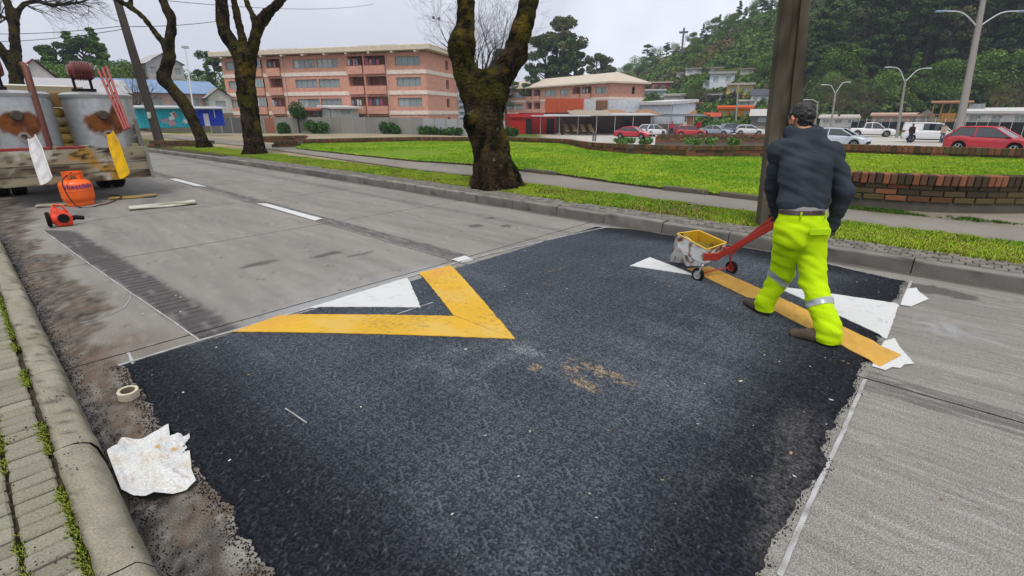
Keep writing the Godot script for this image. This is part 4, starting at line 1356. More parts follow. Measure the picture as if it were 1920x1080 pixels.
	J.cap(shc, sR, 0.085, 0.080); J.cap(shc, sL, 0.085, 0.080)
	# hood lying in a roll round the neck
	var hood := []
	for i in 13:
		var t := PI * 0.08 + i / 12.0 * PI * 1.84
		hood.append(neck + Vector3(0, 0.028, 0) + fwd * (0.03 - cos(t - PI) * 0.085) + rgt * sin(t) * 0.105 + Vector3(0, -0.02 * cos(t - PI), 0))
	for i in 12: J.cap(hood[i], hood[i + 1], 0.040, 0.040)
	J.cap(neck - fwd * 0.075 + Vector3(0, 0.02, 0), neck - fwd * 0.115 - Vector3(0, 0.05, 0) + rgt * 0.06, 0.052, 0.045)
	J.cap(neck - fwd * 0.075 + Vector3(0, 0.02, 0), neck - fwd * 0.11 - Vector3(0, 0.05, 0) - rgt * 0.06, 0.052, 0.045)
	g = G.new()
	J.mesh(g, L(0.050, 0.060, 0.076))
	cut(g, hem + Vector3(0, 0.0, 0), (Vector3.UP + fwd * 0.25).normalized())
	JA.mesh(g, L(0.050, 0.060, 0.076))
	fold(g, 0.012, 13.0, Vector3(0.5, 2.4, 0.5))
	g.recolor(func(p, q): return L(0.050, 0.060, 0.076) * (1.0 + 0.35 * n3(p * 5.0)))
	obj("jacket", g, M.cloth, W)
	# undershirt and belt peeping out
	var U := Fld.new(Vector3(-0.4, 0.7, -0.4), Vector3(0.4, 1.1, 0.4), 0.011, 60.0)
	for s in [-1.0, 1.0]:
		U.cap(hem + rgt * s * 0.092 + Vector3(0, 0.04, 0), waist + rgt * s * 0.088 - Vector3(0, 0.02, 0), 0.062, 0.078)
		U.cap(hem + rgt * s * 0.05 - fwd * 0.03 + Vector3(0, 0.04, 0), waist + rgt * s * 0.05 - fwd * 0.035 - Vector3(0, 0.02, 0), 0.060, 0.080)
	g = G.new()
	U.mesh(g, L(0.33, 0.32, 0.33))
	cut(g, waist + Vector3(0, 0.015, 0), (Vector3.UP + fwd * 0.1).normalized())
	fold(g, 0.005, 12.0, Vector3.ONE)
	obj("undershirt", g, M.cloth, W)
	# trousers
	var T := Fld.new(Vector3(-0.75, -0.2, -0.75), Vector3(0.75, 1.05, 0.75), 0.013, 85.0)
	for s in [-1.0, 1.0]:
		T.cap(waist + rgt * s * 0.072 - Vector3(0, 0.005, 0), hipc + rgt * s * 0.085 - Vector3(0, 0.02, 0), 0.088, 0.104)
		T.cap(waist + rgt * s * 0.04 - fwd * 0.03 - Vector3(0, 0.01, 0), hipc + rgt * s * 0.07 - fwd * 0.045 - Vector3(0, 0.05, 0), 0.082, 0.102)
	T.chain([hR, kR, aR + Vector3(0, 0.03, 0), aR - Vector3(0, 0.11, 0)], [0.106, 0.086, 0.082, 0.088])
	T.chain([hL, kL, aL + Vector3(0, 0.03, 0), aL - Vector3(0, 0.10, 0)], [0.102, 0.082, 0.070, 0.072])
	g = G.new()
	T.mesh(g, L(0.55, 0.90, 0.012))
	cut(g, waist + Vector3(0, 0.018, 0), -(Vector3.UP + fwd * 0.1).normalized())
	cut(g, aR - Vector3(0, 0.055, 0), (Vector3(0, 1, 0)).normalized(), 0.3, aR)
	cut(g, aL - Vector3(0, 0.040, 0), (Vector3(0, 1, 0)).normalized(), 0.3, aL)
	fold(g, 0.012, 15.0, Vector3(0.5, 2.0, 0.5))
	g.recolor(func(p, q): return L(0.62, 0.93, 0.010) * (1.0 + 0.06 * n3(p * 7.0)))
	obj("trousers", g, M.hivis, W)
	for k in [[kR, aR, 0.42], [kL, aL, 0.18]]:
		var bg := band(g, k[0].lerp(k[1], k[2]), (k[0] - k[1]).normalized() if k[0] != kL else (k[0] - k[1] + rgt * 0.12).normalized(), 0.024, 0.22)
		obj("reflective_band", bg, M.reflect, W)
	var belt := band(g, waist + Vector3(0, 0.004, 0), (Vector3.UP + fwd * 0.1).normalized(), 0.016, 0.5)
	for i in belt.c.size(): belt.c[i] = L(0.035, 0.018, 0.014)
	obj("belt", belt, M.satin, W)
	for s in [-0.075, 0.10]:
		var lp := G.new()
		var q: Vector3 = waist + rgt * s - fwd * 0.129 + Vector3(0, 0.002, 0)
		lp.box(q, Vector3(0.014, 0.052, 0.008), L(0.50, 0.82, 0.012), Basis(rgt, Vector3.UP, rgt.cross(Vector3.UP)), 0.003)
		obj("belt_loop", lp, M.hivis, W)
	# back pocket flap
	var fl := G.new()
	var pc: Vector3 = hipc + rgt * 0.055 - fwd * 0.148 + Vector3(0, 0.005, 0)
	fl.box(pc, Vector3(0.15, 0.05, 0.010), L(0.50, 0.82, 0.012), Basis(rgt, Vector3.UP, rgt.cross(Vector3.UP)) * Basis(Vector3.RIGHT, -0.12), 0.005)
	obj("pocket_flap", fl, M.hivis, W)
	# boots
	for k in [[gR, mp(1487, 632) - o, 1.0], [gL, mp(1400, 572) - o, 0.0]]:
		var heel: Vector3 = k[0]
		var dir: Vector3 = (k[1] - heel); dir.y = 0; dir = dir.normalized()
		var B := Fld.new(heel - Vector3.ONE * 0.36, heel + Vector3.ONE * 0.36, 0.010, 90.0)
		var up := Vector3.UP
		B.cap(heel + up * 0.05 - dir * 0.02, heel + up * 0.055 + dir * 0.10, 0.043, 0.045)
		B.cap(heel + up * 0.05 + dir * 0.09, heel + up * 0.040 + dir * 0.205, 0.046, 0.038)
		B.cap(heel + up * 0.06, heel + up * 0.14, 0.045, 0.05)
		var bg := G.new()
		B.mesh(bg, L(0.15, 0.12, 0.095))
		for i in bg.v.size():
			if bg.v[i].y < heel.y + 0.014: bg.v[i].y = heel.y + 0.014
		smooth_normals(bg)
		bg.recolor(func(p, q): return L(0.14, 0.11, 0.085) * (1.0 + 0.5 * n3(p * 12.0)))
		var bo := obj("boot", bg, M.cloth, W)
		var so := G.new()
		var sh := PackedVector2Array()
		for i in 22:
			var t := TAU * i / 22.0
			var lx := cos(t) * 0.152
			sh.append(Vector2(lx + 0.092, sin(t) * (0.050 if lx < 0 else 0.052)))
		var side := dir.cross(Vector3.UP)
		so.prism(sh, 0.0, 0.028, Transform3D(Basis(dir, side * -1.0, Vector3.UP), heel - Vector3(0, 0.0, 0)), L(0.02, 0.018, 0.016))
		obj("sole", so, M.rubber, bo)
func cut(g: G, at: Vector3, nrm: Vector3, rad := 9.0, c := Vector3.ZERO) -> void:
	# drop the faces below a plane (within rad of c): the hem of a garment
	var ix := PackedInt32Array()
	for t in range(0, g.ix.size(), 3):
		var m := (g.v[g.ix[t]] + g.v[g.ix[t + 1]] + g.v[g.ix[t + 2]]) / 3.0
		if (m - at).dot(nrm) < 0.0 and (rad > 5.0 or Vector2(m.x - c.x, m.z - c.z).length() < rad * 0.55 and m.y < c.y): continue
		for q in 3: ix.append(g.ix[t + q])
	g.ix = ix
	# snap the rim onto the plane so that the hem is clean
	for i in g.v.size():
		var d := (g.v[i] - at).dot(nrm)
		if absf(d) < 0.012 and (rad > 5.0 or Vector2(g.v[i].x - c.x, g.v[i].z - c.z).length() < rad * 0.55): g.v[i] -= nrm * d
func band(g: G, at: Vector3, nrm: Vector3, half: float, rad: float) -> G:
	# a strip of cloth following the garment between two planes, 3 mm proud
	var b := G.new()
	var map := {}
	for t in range(0, g.ix.size(), 3):
		var ok := true
		for q in 3:
			var p := g.v[g.ix[t + q]]
			if absf((p - at).dot(nrm)) > half + 0.010 or p.distance_to(at) > rad: ok = false
		if not ok: continue
		for q in 3:
			var i := g.ix[t + q]
			if not map.has(i):
				map[i] = b.v.size()
				var p := g.v[i]
				var d := (p - at).dot(nrm)
				p -= nrm * (d - clampf(d, -half, half))
				b.v.append(p + g.n[i] * 0.004); b.n.append(g.n[i]); b.c.append(L(0.36, 0.39, 0.40))
			b.ix.append(map[i])
	return b
func hand(g: G, w: Vector3, d: Vector3, thumb: Vector3, fw: Vector3, col: Color) -> void:
	var F := Fld.new(w - Vector3.ONE * 0.2, w + Vector3.ONE * 0.2, 0.0045, 260.0)
	var t := (thumb - d * thumb.dot(d)).normalized()
	var pn := d.cross(t).normalized()
	F.cap(w - d * 0.03, w + d * 0.02, 0.026, 0.024)
	for i in 4:
		var s := (i - 1.5) * 0.021
		var k := w + d * 0.085 - t * s
		F.cap(w + d * 0.01 - t * s * 0.7, k, 0.016, 0.0125)
		var len: float = [0.040, 0.046, 0.043, 0.034][i]
		var m := k + (d * 0.75 + pn * 0.65).normalized() * len
		F.cap(k, m, 0.0100, 0.0090)
		var q := m + (d * 0.1 + pn).normalized() * len * 0.7
		F.cap(m, q, 0.0090, 0.0082)
		F.cap(q, q + (pn - d * 0.8).normalized() * len * 0.5, 0.0082, 0.0075)
	F.cap(w + d * 0.025 + t * 0.02, w + d * 0.055 + t * 0.050, 0.014, 0.011)
	F.cap(w + d * 0.055 + t * 0.050, w + d * 0.085 + t * 0.052 + pn * 0.02, 0.0105, 0.009)
	F.mesh(g, col)

# ---------------------------------------------------------------- things on the road
func build_cart() -> void:
	var c := thing("bead_cart", "small two-wheeled hand cart with white rusty hopper, yellow inside and red handles", "cart", mp(1338, 520))
	var o := c.position
	var A := gp(1270, 438, 0.43) - o; var B := gp(1310, 432, 0.43) - o
	var C := gp(1362, 455, 0.40) - o; var D := gp(1325, 468, 0.40) - o
	var n := Vector3(0, -1, 0)
	var mid := (A + B + C + D) / 4.0
	var low := func(p: Vector3, k: float, y: float) -> Vector3: var q: Vector3 = p.lerp(mid, k); return Vector3(q.x, y, q.z)
	var sheet2 := func(g: G, a: Vector3, b: Vector3, d: Vector3, e: Vector3, th: float, k: Color) -> void:
		var m := (b - a).cross(d - a).normalized() * th
		g.quad(a, b, d, e, k); g.quad(a - m, e - m, d - m, b - m, k)
		g.quad(a, a - m, b - m, b, k); g.quad(b, b - m, d - m, d, k); g.quad(d, d - m, e - m, e, k); g.quad(e, e - m, a - m, a, k)
	var rust := func(p: Vector3, q: Vector3) -> Color:
		var r := n3(p * 14.0) + 0.4 * nf.get_noise_3dv(p * 60.0)
		return L(0.80, 0.80, 0.77).lerp(L(0.30, 0.15, 0.08), smoothstep(-0.02, 0.25, r)).lerp(L(0.09, 0.05, 0.03), smoothstep(0.32, 0.5, r))
	var yb := 0.20
	var g := G.new()
	# side and back plates of the hopper
	sheet2.call(g, low.call(A, 0.10, yb), low.call(D, 0.10, yb), D, A, 0.006, Color.WHITE)
	sheet2.call(g, low.call(D, 0.10, yb), low.call(C, 0.10, yb), C, D, 0.006, Color.WHITE)
	sheet2.call(g, low.call(C, 0.10, yb), low.call(B, 0.10, yb), B, C, 0.006, Color.WHITE)
	sheet2.call(g, low.call(B, 0.10, yb), low.call(A, 0.10, yb), A, B, 0.006, Color.WHITE)
	sheet2.call(g, low.call(D, 0.1, yb), low.call(A, 0.1, yb), low.call(B, 0.1, yb), low.call(C, 0.1, yb), 0.006, Color.WHITE)
	g.subdiv(4)
	g.recolor(rust)
	obj("hopper", g, M.rustmetal, c)
	# yellow painted inside
	g = G.new()
	for e in [[A, D], [D, C], [C, B], [B, A]]:
		var p: Vector3 = e[0].lerp(mid, 0.035); var q: Vector3 = e[1].lerp(mid, 0.035)
		sheet2.call(g, q, p, low.call(p, 0.12, yb + 0.03), low.call(q, 0.12, yb + 0.03), 0.003, Color.WHITE)
	g.subdiv(3)
	g.recolor(func(p, q): return L(0.62, 0.36, 0.02).lerp(L(0.05, 0.06, 0.02), smoothstep(0.15, 0.45, n3(p * 8.0 + Vector3(3, 0, 0)) + 0.3 * nf.get_noise_3dv(p * 40.0))))
	obj("hopper_lining", g, M.paint, c)
	g = G.new()
	var rim := [A, D, C, B, A]
	for i in 4: g.tube([rim[i], rim[i + 1]], [0.008, 0.008], 8, L(0.58, 0.36, 0.03))
	obj("hopper_rim", g, M.satin, c)
	# heap of glass beads and paint crumbs
	g = G.new()
	var rows := []; var cols := []
	for j in 15:
		var r := []; var k := []
		for i in 15:
			var u := i / 14.0; var v := j / 14.0
			var p := D.lerp(C, u).lerp(A.lerp(B, u), v).lerp(mid, 0.12)
			p.y = 0.27 + 0.055 * sin(PI * u) * sin(PI * v) + 0.015 * n3(p * 12.0)
			r.append(p); k.append(L(0.06, 0.07, 0.02).lerp(L(0.25, 0.20, 0.03), clampf(0.5 + 1.5 * n3(p * 14.0), 0, 1)))
		rows.append(r); cols.append(k)
	g.grid(rows, false, Color.WHITE, false, cols)
	obj("bead_heap", g, M.soil, c)
	# front shoe that drops the beads: two flared plates
	g = G.new()
	var f1 := gp(1256, 495, 0.03) - o; var f2 := gp(1278, 500, 0.03) - o
	var ax := (B - A).normalized()
	var fb := A + ax * 0.06
	sheet2.call(g, f1 - ax * 0.02, f2 + ax * 0.03, fb, A - ax * 0.01, 0.006, Color.WHITE)
	var D2: Vector3 = low.call(D, 0.1, 0.185)
	sheet2.call(g, f2 + ax * 0.03, D2.lerp(f2, 0.15), low.call(D, 0.12, yb + 0.12), fb, 0.006, Color.WHITE)
	g.subdiv(4)
	g.recolor(rust)
	var sh := obj("front_shoe", g, M.rustmetal, c)
	# red frame: two channels from under the hopper up to the grips
	var wn := mp(1307, 527) - o + Vector3(0, 0.068, 0); var wf := mp(1370, 513) - o + Vector3(0, 0.068, 0)
	var axl := (wf - wn).normalized()
	var red := L(0.42, 0.032, 0.018)
	var h2 := gp(1449, 412, 0.80) - o; var h3 := gp(1455, 420, 0.79) - o
	for s in 2:
		g = G.new()
		var p0: Vector3 = (D if s == 0 else C).lerp(mid, 0.06) + Vector3(0, -0.08, 0)
		var p1: Vector3 = p0 + (h3 - p0) * 0.22 + Vector3(0, -0.055, 0)
		var p2: Vector3 = h3 if s == 0 else h2
		for e in [[p0, p1, 0.07], [p1, p2, 0.05]]:
			var d: Vector3 = (e[1] - e[0]).normalized()
			var bs := Basis(d, axl.cross(d).normalized().cross(d).cross(d) * 0.0 + d.cross(axl).normalized(), d.cross(d.cross(axl)).normalized())
			g.box((e[0] + e[1]) * 0.5, Vector3(e[0].distance_to(e[1]) + 0.02, e[2], 0.026), red, bs, 0.004)
		g.recolor(func(p, q): return red.lerp(L(0.20, 0.09, 0.06), smoothstep(0.2, 0.5, n3(p * 14.0))))
		obj("handle", g, M.satin, c)
	g = G.new()
	g.tube([h3 - (h2 - h3) * 0.9, h2 + (h2 - h3) * 0.9], [0.015, 0.015], 10, L(0.03, 0.03, 0.03))
	obj("grip_bar", g, M.rubber, c)
	# legs, axle, wheels
	for s in 2:
		g = G.new()
		var w: Vector3 = wn if s == 0 else wf
		var up: Vector3 = D.lerp(A, 0.05) + Vector3(0, -0.16, 0) if s == 0 else C + Vector3(0, -0.10, 0) + (h3 - C) * 0.10
		g.tube([up, w], [0.010, 0.010], 8, L(0.5, 0.5, 0.48) if s == 0 else red)
		obj("leg", g, M.satin, c)
	g = G.new()
	var ym := (wn + wf) * 0.5 + Vector3(0, 0.012, 0)
	g.tube([wn, ym, wf], [0.008, 0.008, 0.008], 8, red)
	obj("axle", g, M.satin, c)
	var Xw := Basis(axl.cross(Vector3.UP).normalized(), axl, axl.cross(Vector3.UP).cross(axl).normalized())
	for w in [wn, wf]:
		g = G.new()
		g.lathe([Vector2(0.040, -0.012), Vector2(0.058, -0.017), Vector2(0.066, -0.011), Vector2(0.069, 0.0), Vector2(0.066, 0.011), Vector2(0.058, 0.017), Vector2(0.040, 0.012)], 28, Transform3D(Xw, w), L(0.022, 0.022, 0.023))
		var wo := obj("wheel", g, M.rubber, c)
		var rg := G.new()
		rg.lathe([Vector2(0.0, -0.016), Vector2(0.012, -0.016), Vector2(0.014, -0.008), Vector2(0.036, -0.008), Vector2(0.042, -0.014), Vector2(0.042, 0.014), Vector2(0.036, 0.008), Vector2(0.014, 0.008), Vector2(0.012, 0.02), Vector2(0.0, 0.02)], 24, Transform3D(Xw, w), L(0.30, 0.30, 0.29) if w == wn else L(0.30, 0.05, 0.04))
		obj("hub", rg, M.satin, wo)
func build_small() -> void:
	# roll of masking tape, lying on its side with a loose end
	var p := mp(243, 746) + Vector3(0, 0.005, 0)
	var t := thing("tape_roll", "roll of cream masking tape lying at the corner of the asphalt", "tape", p, 0.4)
	var g := G.new()
	var tilt := Transform3D(Basis(Vector3(1, 0, 0.4).normalized(), 0.10), Vector3(0, 0.002, 0))
	g.lathe([Vector2(0.0385, 0.0), Vector2(0.054, 0.0), Vector2(0.0545, 0.024), Vector2(0.054, 0.048), Vector2(0.0385, 0.048)], 40, tilt, L(0.66, 0.60, 0.46))
	obj("tape", g, M.paper, t)
	g = G.new()
	g.lathe([Vector2(0.0385, 0.048), Vector2(0.0385, 0.0)], 40, tilt, L(0.26, 0.20, 0.15))
	g.lathe([Vector2(0.036, 0.0), Vector2(0.036, 0.048), Vector2(0.0385, 0.048)], 40, tilt, L(0.30, 0.24, 0.18))
	obj("cardboard_core", g, M.paper, t)
	g = G.new()
	var rows := []
	for j in 2:
		var r := []
		for i in 10:
			var u := i / 9.0
			r.append(Vector3(-0.052 + u * 0.055, 0.010 + j * 0.040 + u * 0.024, -0.02 - 0.034 * sin(u * 1.5)))
		rows.append(r)
	g.grid(rows, false, L(0.68, 0.63, 0.52)); g.grid(rows, false, L(0.68, 0.63, 0.52), true)
	obj("loose_end", g, M.paper, t)
	# crumpled sheet of paper stained with yellow paint
	p = mp(292, 885)
	var poly := [[208, 868], [216, 857], [226, 851], [231, 834], [252, 829], [275, 822], [298, 812], [319, 806], [322, 831], [336, 823], [346, 826], [357, 818], [356, 838], [358, 860], [360, 884], [370, 910], [352, 924], [326, 932], [279, 948], [255, 941], [232, 930], [222, 905]]
	var pp := PackedVector2Array()
	for q in poly:
		var w := mp(q[0], q[1]); pp.append(Vector2(w.x - p.x, w.z - p.z))
	g = G.new()
	var c0 := Vector2.ZERO
	for q in pp: c0 += q / pp.size()
	var n := 66
	var rings := 10
	var rws := []; var cls := []
	for j in rings + 1:
		var r := []; var cl := []
		for i in n:
			var s := float(i) / n * pp.size()
			var k := int(s)
			var e := pp[k % pp.size()].lerp(pp[(k + 1) % pp.size()], s - k)
			var f := float(j) / rings
			var q := c0.lerp(e, f)
			# hard folds: crests along a few lines
			var h := 0.006
			for l in [[0.3, 0.02, 0.05], [1.2, -0.03, 0.045], [2.2, 0.01, 0.035], [2.8, 0.05, 0.05]]:
				var d := absf(cos(l[0]) * (q.x - c0.x) + sin(l[0]) * (q.y - c0.y) - l[1])
				h += maxf(0.0, l[2] - d * 0.55)
			h *= 0.55
			h += 0.010 * absf(n2(q.x * 22.0, q.y * 22.0)) + 0.03 * smoothstep(0.6, 1.0, f) * maxf(0.0, n2(s * 0.5, 3.0)) + 0.03 * smoothstep(0.75, 1.0, f) * smoothstep(0.0, -0.10, q.x - c0.x)
			r.append(Vector3(q.x, h, q.y))
			cl.append(Color.WHITE)
		rws.append(r); cls.append(cl)
	var pcol := func(p3: Vector3, _n: Vector3) -> Color:
			var q := Vector2(p3.x, p3.z)
			var cc := L(0.74, 0.75, 0.74)
			cc = cc.lerp(L(0.62, 0.54, 0.38), 0.5 * smoothstep(0.1, 0.4, n2(q.x * 9.0, q.y * 9.0)) )
			var y1 := exp(-pow((q.x - c0.x - 0.018) / 0.014, 2.0) - pow((q.y - c0.y + 0.03 + (q.x - c0.x - 0.018) * 1.2) / 0.045, 2.0)) + exp(-pow((q.x - c0.x - 0.075) / 0.018, 2.0) - pow((q.y - c0.y - 0.012) / 0.018, 2.0)) + 0.25 * n2(q.x * 40.0, q.y * 40.0)
			cc = cc.lerp(L(0.68, 0.36, 0.06), 0.9 * smoothstep(0.45, 0.65, y1))
			return cc.lerp(L(0.45, 0.26, 0.14), 0.5 * smoothstep(0.50, 0.60, nf.get_noise_2d(q.x * 80.0, q.y * 80.0)))
	for j in rings:
		for i in n:
			var i2 := (i + 1) % n
			g.quad(rws[j][i2], rws[j][i], rws[j + 1][i], rws[j + 1][i2], cls[j + 1][i])
	g.recolor(pcol)
	var pa := obj("torn_paper", g, M.paper)
	pa.position = p
	tag(pa, "crumpled torn sheet of white paper stained with yellow paint by the kerb", "paper")
	# gas cylinder
	var gp0 := gp(152, 384, 0.0)
	t = thing("gas_cylinder", "bright orange gas cylinder with purple lettering standing behind the truck", "gas cylinder", gp0, face_cam(gp0) + 0.15)
	var org := L(0.80, 0.125, 0.012)
	var k := depth_of(gp0) / FPX
	t.scale = Vector3(1, 0.93, 1)
	var R := 24.5 * k
	g = G.new()
	var prof := [Vector2(R * 0.80, 0.0), Vector2(R * 0.84, 0.02), Vector2(R * 0.86, 0.10)]
	g.lathe(prof + [Vector2(R * 0.83, 0.10), Vector2(R * 0.80, 0.02)], 40, Transform3D.IDENTITY, org)
	obj("foot_ring", g, M.satin, t)
	g = G.new()
	var body := []
	for i in 9:
		var a := -PI / 2 + i / 8.0 * PI / 2
		body.append(Vector2(R * (0.55 + 0.45 * cos(a)), 0.19 + 0.15 * sin(a)))
	for i in 10:
		var a := i / 9.0 * PI / 2
		body.append(Vector2(R * (0.30 + 0.70 * cos(a)), 0.40 + 0.12 * sin(a)))
	g.lathe(body, 48, Transform3D.IDENTITY, org)
	g.lathe([Vector2(R * 0.995, 0.285), Vector2(R * 1.012, 0.29), Vector2(R * 1.012, 0.305), Vector2(R * 0.995, 0.31)], 48, Transform3D.IDENTITY, org)
	var tk := obj("tank", g, M.satin, t)
	g = G.new()
	# guard collar: open ring with windows
	for i in 30:
		var a0 := TAU * i / 30.0; var a1 := TAU * (i + 1) / 30.0
		var y0 := 0.49; var y1 := 0.66
		if i >= 4 and i <= 9: y1 = 0.645; y0 = 0.60
		if i >= 19 and i <= 24: y0 = 0.60
		var r0 := R * 0.58; var r1 := R * 0.62
		var q := func(a: float, r: float, y: float) -> Vector3: return Vector3(cos(a) * r, y, sin(a) * r)
		g.quad(q.call(a1, r0, y0), q.call(a0, r0, y0), q.call(a0, r1, y1), q.call(a1, r1, y1), org)
		g.quad(q.call(a0, r0 - 0.006, y0), q.call(a1, r0 - 0.006, y0), q.call(a1, r1 - 0.006, y1), q.call(a0, r1 - 0.006, y1), org)
		g.quad(q.call(a1, r1, y1), q.call(a0, r1, y1), q.call(a0, r1 - 0.006, y1), q.call(a1, r1 - 0.006, y1), org)
	obj("collar", g, M.satin, t)
	g = G.new()
	g.lathe([Vector2(0.028, 0.50), Vector2(0.028, 0.56), Vector2(0.018, 0.56), Vector2(0.018, 0.61), Vector2(0.03, 0.61), Vector2(0.03, 0.63), Vector2(0, 0.63)], 16, Transform3D.IDENTITY, L(0.45, 0.33, 0.14))
	obj("valve", g, M.metal, t)
	var tm := TextMesh.new()
	var sf := SystemFont.new()
	sf.font_names = PackedStringArray(["Droid Sans"]); sf.font_weight = 700; sf.font_italic = true
	tm.font = sf; tm.text = "abastible"; tm.font_size = 64; tm.pixel_size = 0.00165; tm.depth = 0.003; tm.curve_step = 2.0
	var A := tm.get_mesh_arrays()
	var vs: PackedVector3Array = A[Mesh.ARRAY_VERTEX]; var ns: PackedVector3Array = A[Mesh.ARRAY_NORMAL]
	g = G.new()
	for i in vs.size():
		var a := vs[i].x / R
		var rr := R + 0.003 + vs[i].z
		g.v.append(Vector3(sin(a) * rr, 0.385 + vs[i].y * 1.0, cos(a) * rr))
		g.n.append(Vector3(sin(a), 0, cos(a)) if ns[i].z > -0.5 else ns[i]); g.c.append(L(0.10, 0.03, 0.22))
	g.ix = A[Mesh.ARRAY_INDEX]
	obj("lettering", g, M.satin, tk)
	# hose from the cylinder towards the chutes
	g = G.new()
	var h := []
	for q in [[135, 330, 0.62], [128, 345, 0.45], [140, 384, 0.03], [190, 384, 0.02], [215, 376, 0.02], [228, 368, 0.05], [205, 366, 0.02]]: h.append(gp(q[0], q[1], q[2]))
	h[0] = gp0 + Vector3(0, 0.60, 0); h[1] = gp0 + Vector3(-0.2, 0.45, 0.30); h[2] = gp0 + Vector3(-0.1, 0.03, 0.42)
	g.tube(smooth_path(h, 8), filled(h.size() * 8, 0.011), 8, L(0.12, 0.05, 0.04))
	tag(obj("gas_hose", g, M.rubber), "thin dark gas hose trailing from the orange cylinder", "hose")
	# leaf blower / engine unit lying on the road
	var bp := gp(120, 424, 0.0)
	t = thing("engine_blower", "small red and black petrol blower lying on the road", "blower", bp, face_cam(bp))
	k = depth_of(bp) / FPX
	t.scale = Vector3.ONE * 0.78
	var rd := L(0.66, 0.045, 0.015)
	var F := Fld.new(Vector3(-0.36, -0.05, -0.30), Vector3(0.36, 0.56, 0.30), 0.014, 55.0)
	F.cap(Vector3(-0.08, 0.16, 0), Vector3(0.06, 0.15, 0), 0.115, 0.11)
	F.cap(Vector3(-0.05, 0.28, 0), Vector3(0.03, 0.25, 0), 0.075, 0.07)
	F.cap(Vector3(-0.05, 0.05, 0.04), Vector3(0.10, 0.05, 0.04), 0.05, 0.05)
	F.cap(Vector3(-0.07, 0.34, 0), Vector3(-0.06, 0.40, 0), 0.045, 0.035)
	g = G.new()
	F.mesh(g, rd)
	for i in g.v.size(): g.v[i].y = maxf(g.v[i].y, 0.004)
	smooth_normals(g)
	obj("housing", g, M.satin, t)
	g = G.new()
	g.lathe([Vector2(0.0, 0.0), Vector2(0.082, 0.0), Vector2(0.088, 0.03), Vector2(0.07, 0.045), Vector2(0.0, 0.035)], 28, Transform3D(Basis(Vector3.RIGHT, PI / 2), Vector3(0.03, 0.17, 0.10)), L(0.016, 0.016, 0.017))
	obj("fan_cover", g, M.rubber, t)
	g = G.new()
	g.lathe([Vector2(0.05, -0.035), Vector2(0.13, -0.035), Vector2(0.15, 0.0), Vector2(0.13, 0.035), Vector2(0.05, 0.035)], 28, Transform3D(Basis(Vector3.BACK, PI / 2), Vector3(-0.19, 0.155, -0.02)), L(0.016, 0.016, 0.017))
	obj("recoil_cover", g, M.rubber, t)
	g = G.new()
	g.tube([Vector3(0.12, 0.13, -0.02), Vector3(0.22, 0.14, -0.03), Vector3(0.33, 0.11, -0.06)], [0.055, 0.045, 0.04], 14, L(0.02, 0.02, 0.022))
	obj("nozzle", g, M.rubber, t)
	g = G.new()
	g.tube([Vector3(-0.10, 0.30, 0.03), Vector3(-0.06, 0.43, 0.02), Vector3(0.06, 0.40, 0.02), Vector3(0.12, 0.26, 0.02)], [0.018, 0.02, 0.02, 0.018], 10, rd)
	obj("carry_handle", g, M.satin, t)
	# boards lying behind the truck
	board("white painted board lying alone on the road in the lane", [243, 396], [370, 384], 0.46, L(0.60, 0.61, 0.54), 0.014)
	board("yellow stained board under the hose behind the truck", [203, 376], [292, 370], 0.30, L(0.52, 0.36, 0.10), 0.02)
	board("cream board lying between the orange cylinder and the red blower", [66, 391], [150, 384], 0.34, L(0.55, 0.52, 0.40), 0.02)
func board(label: String, a: Array, b: Array, w: float, col: Color, th: float) -> void:
	var A := gp(a[0], a[1], 0.0); var B := gp(b[0], b[1], 0.0)
	var d := (B - A).normalized()
	var g := G.new()
	var len := A.distance_to(B)
	for i in 12:
		g.box(Vector3((i + 0.5) / 12.0 * len - len / 2, th * 0.5 + 0.018, 0), Vector3(len / 12.0 + 0.0005, th, w), col, Basis.IDENTITY)
	for i in g.v.size():
		var p := g.v[i]
		g.v[i].y += 0.012 * n2(p.x * 2.0, 4.0) + (0.03 if p.x > len * 0.3 else 0.0) * (p.x - len * 0.3) / len
		g.v[i].z *= 1.0 - 0.10 * smoothstep(len * 0.25, len * 0.5, absf(p.x)) * (0.5 + n2(p.x * 5.0, 1.0))
	g.subdiv(2)
	g.recolor(func(p, q): return col.lerp(L(0.25, 0.22, 0.16), smoothstep(0.05, 0.45, n3(p * Vector3(2.0, 9.0, 9.0)))))
	var o := obj("board", g, M.wood)
	o.position = (A + B) * 0.5 - d.cross(Vector3.UP).normalized() * w * 0.5
	o.rotation.y = atan2(-d.z, d.x)
	tag(o, label, "board")
func smooth_path(p: Array, n: int) -> Array:
	var r := []
	for i in p.size() - 1:
		for s in n:
			r.append(p[i].cubic_interpolate(p[i + 1], p[maxi(i - 1, 0)], p[mini(i + 2, p.size() - 1)], float(s) / n))
	r.append(p[-1])
	return r
func filled(n: int, v: float) -> Array:
	var a := []
	a.resize(n); a.fill(v)
	return a

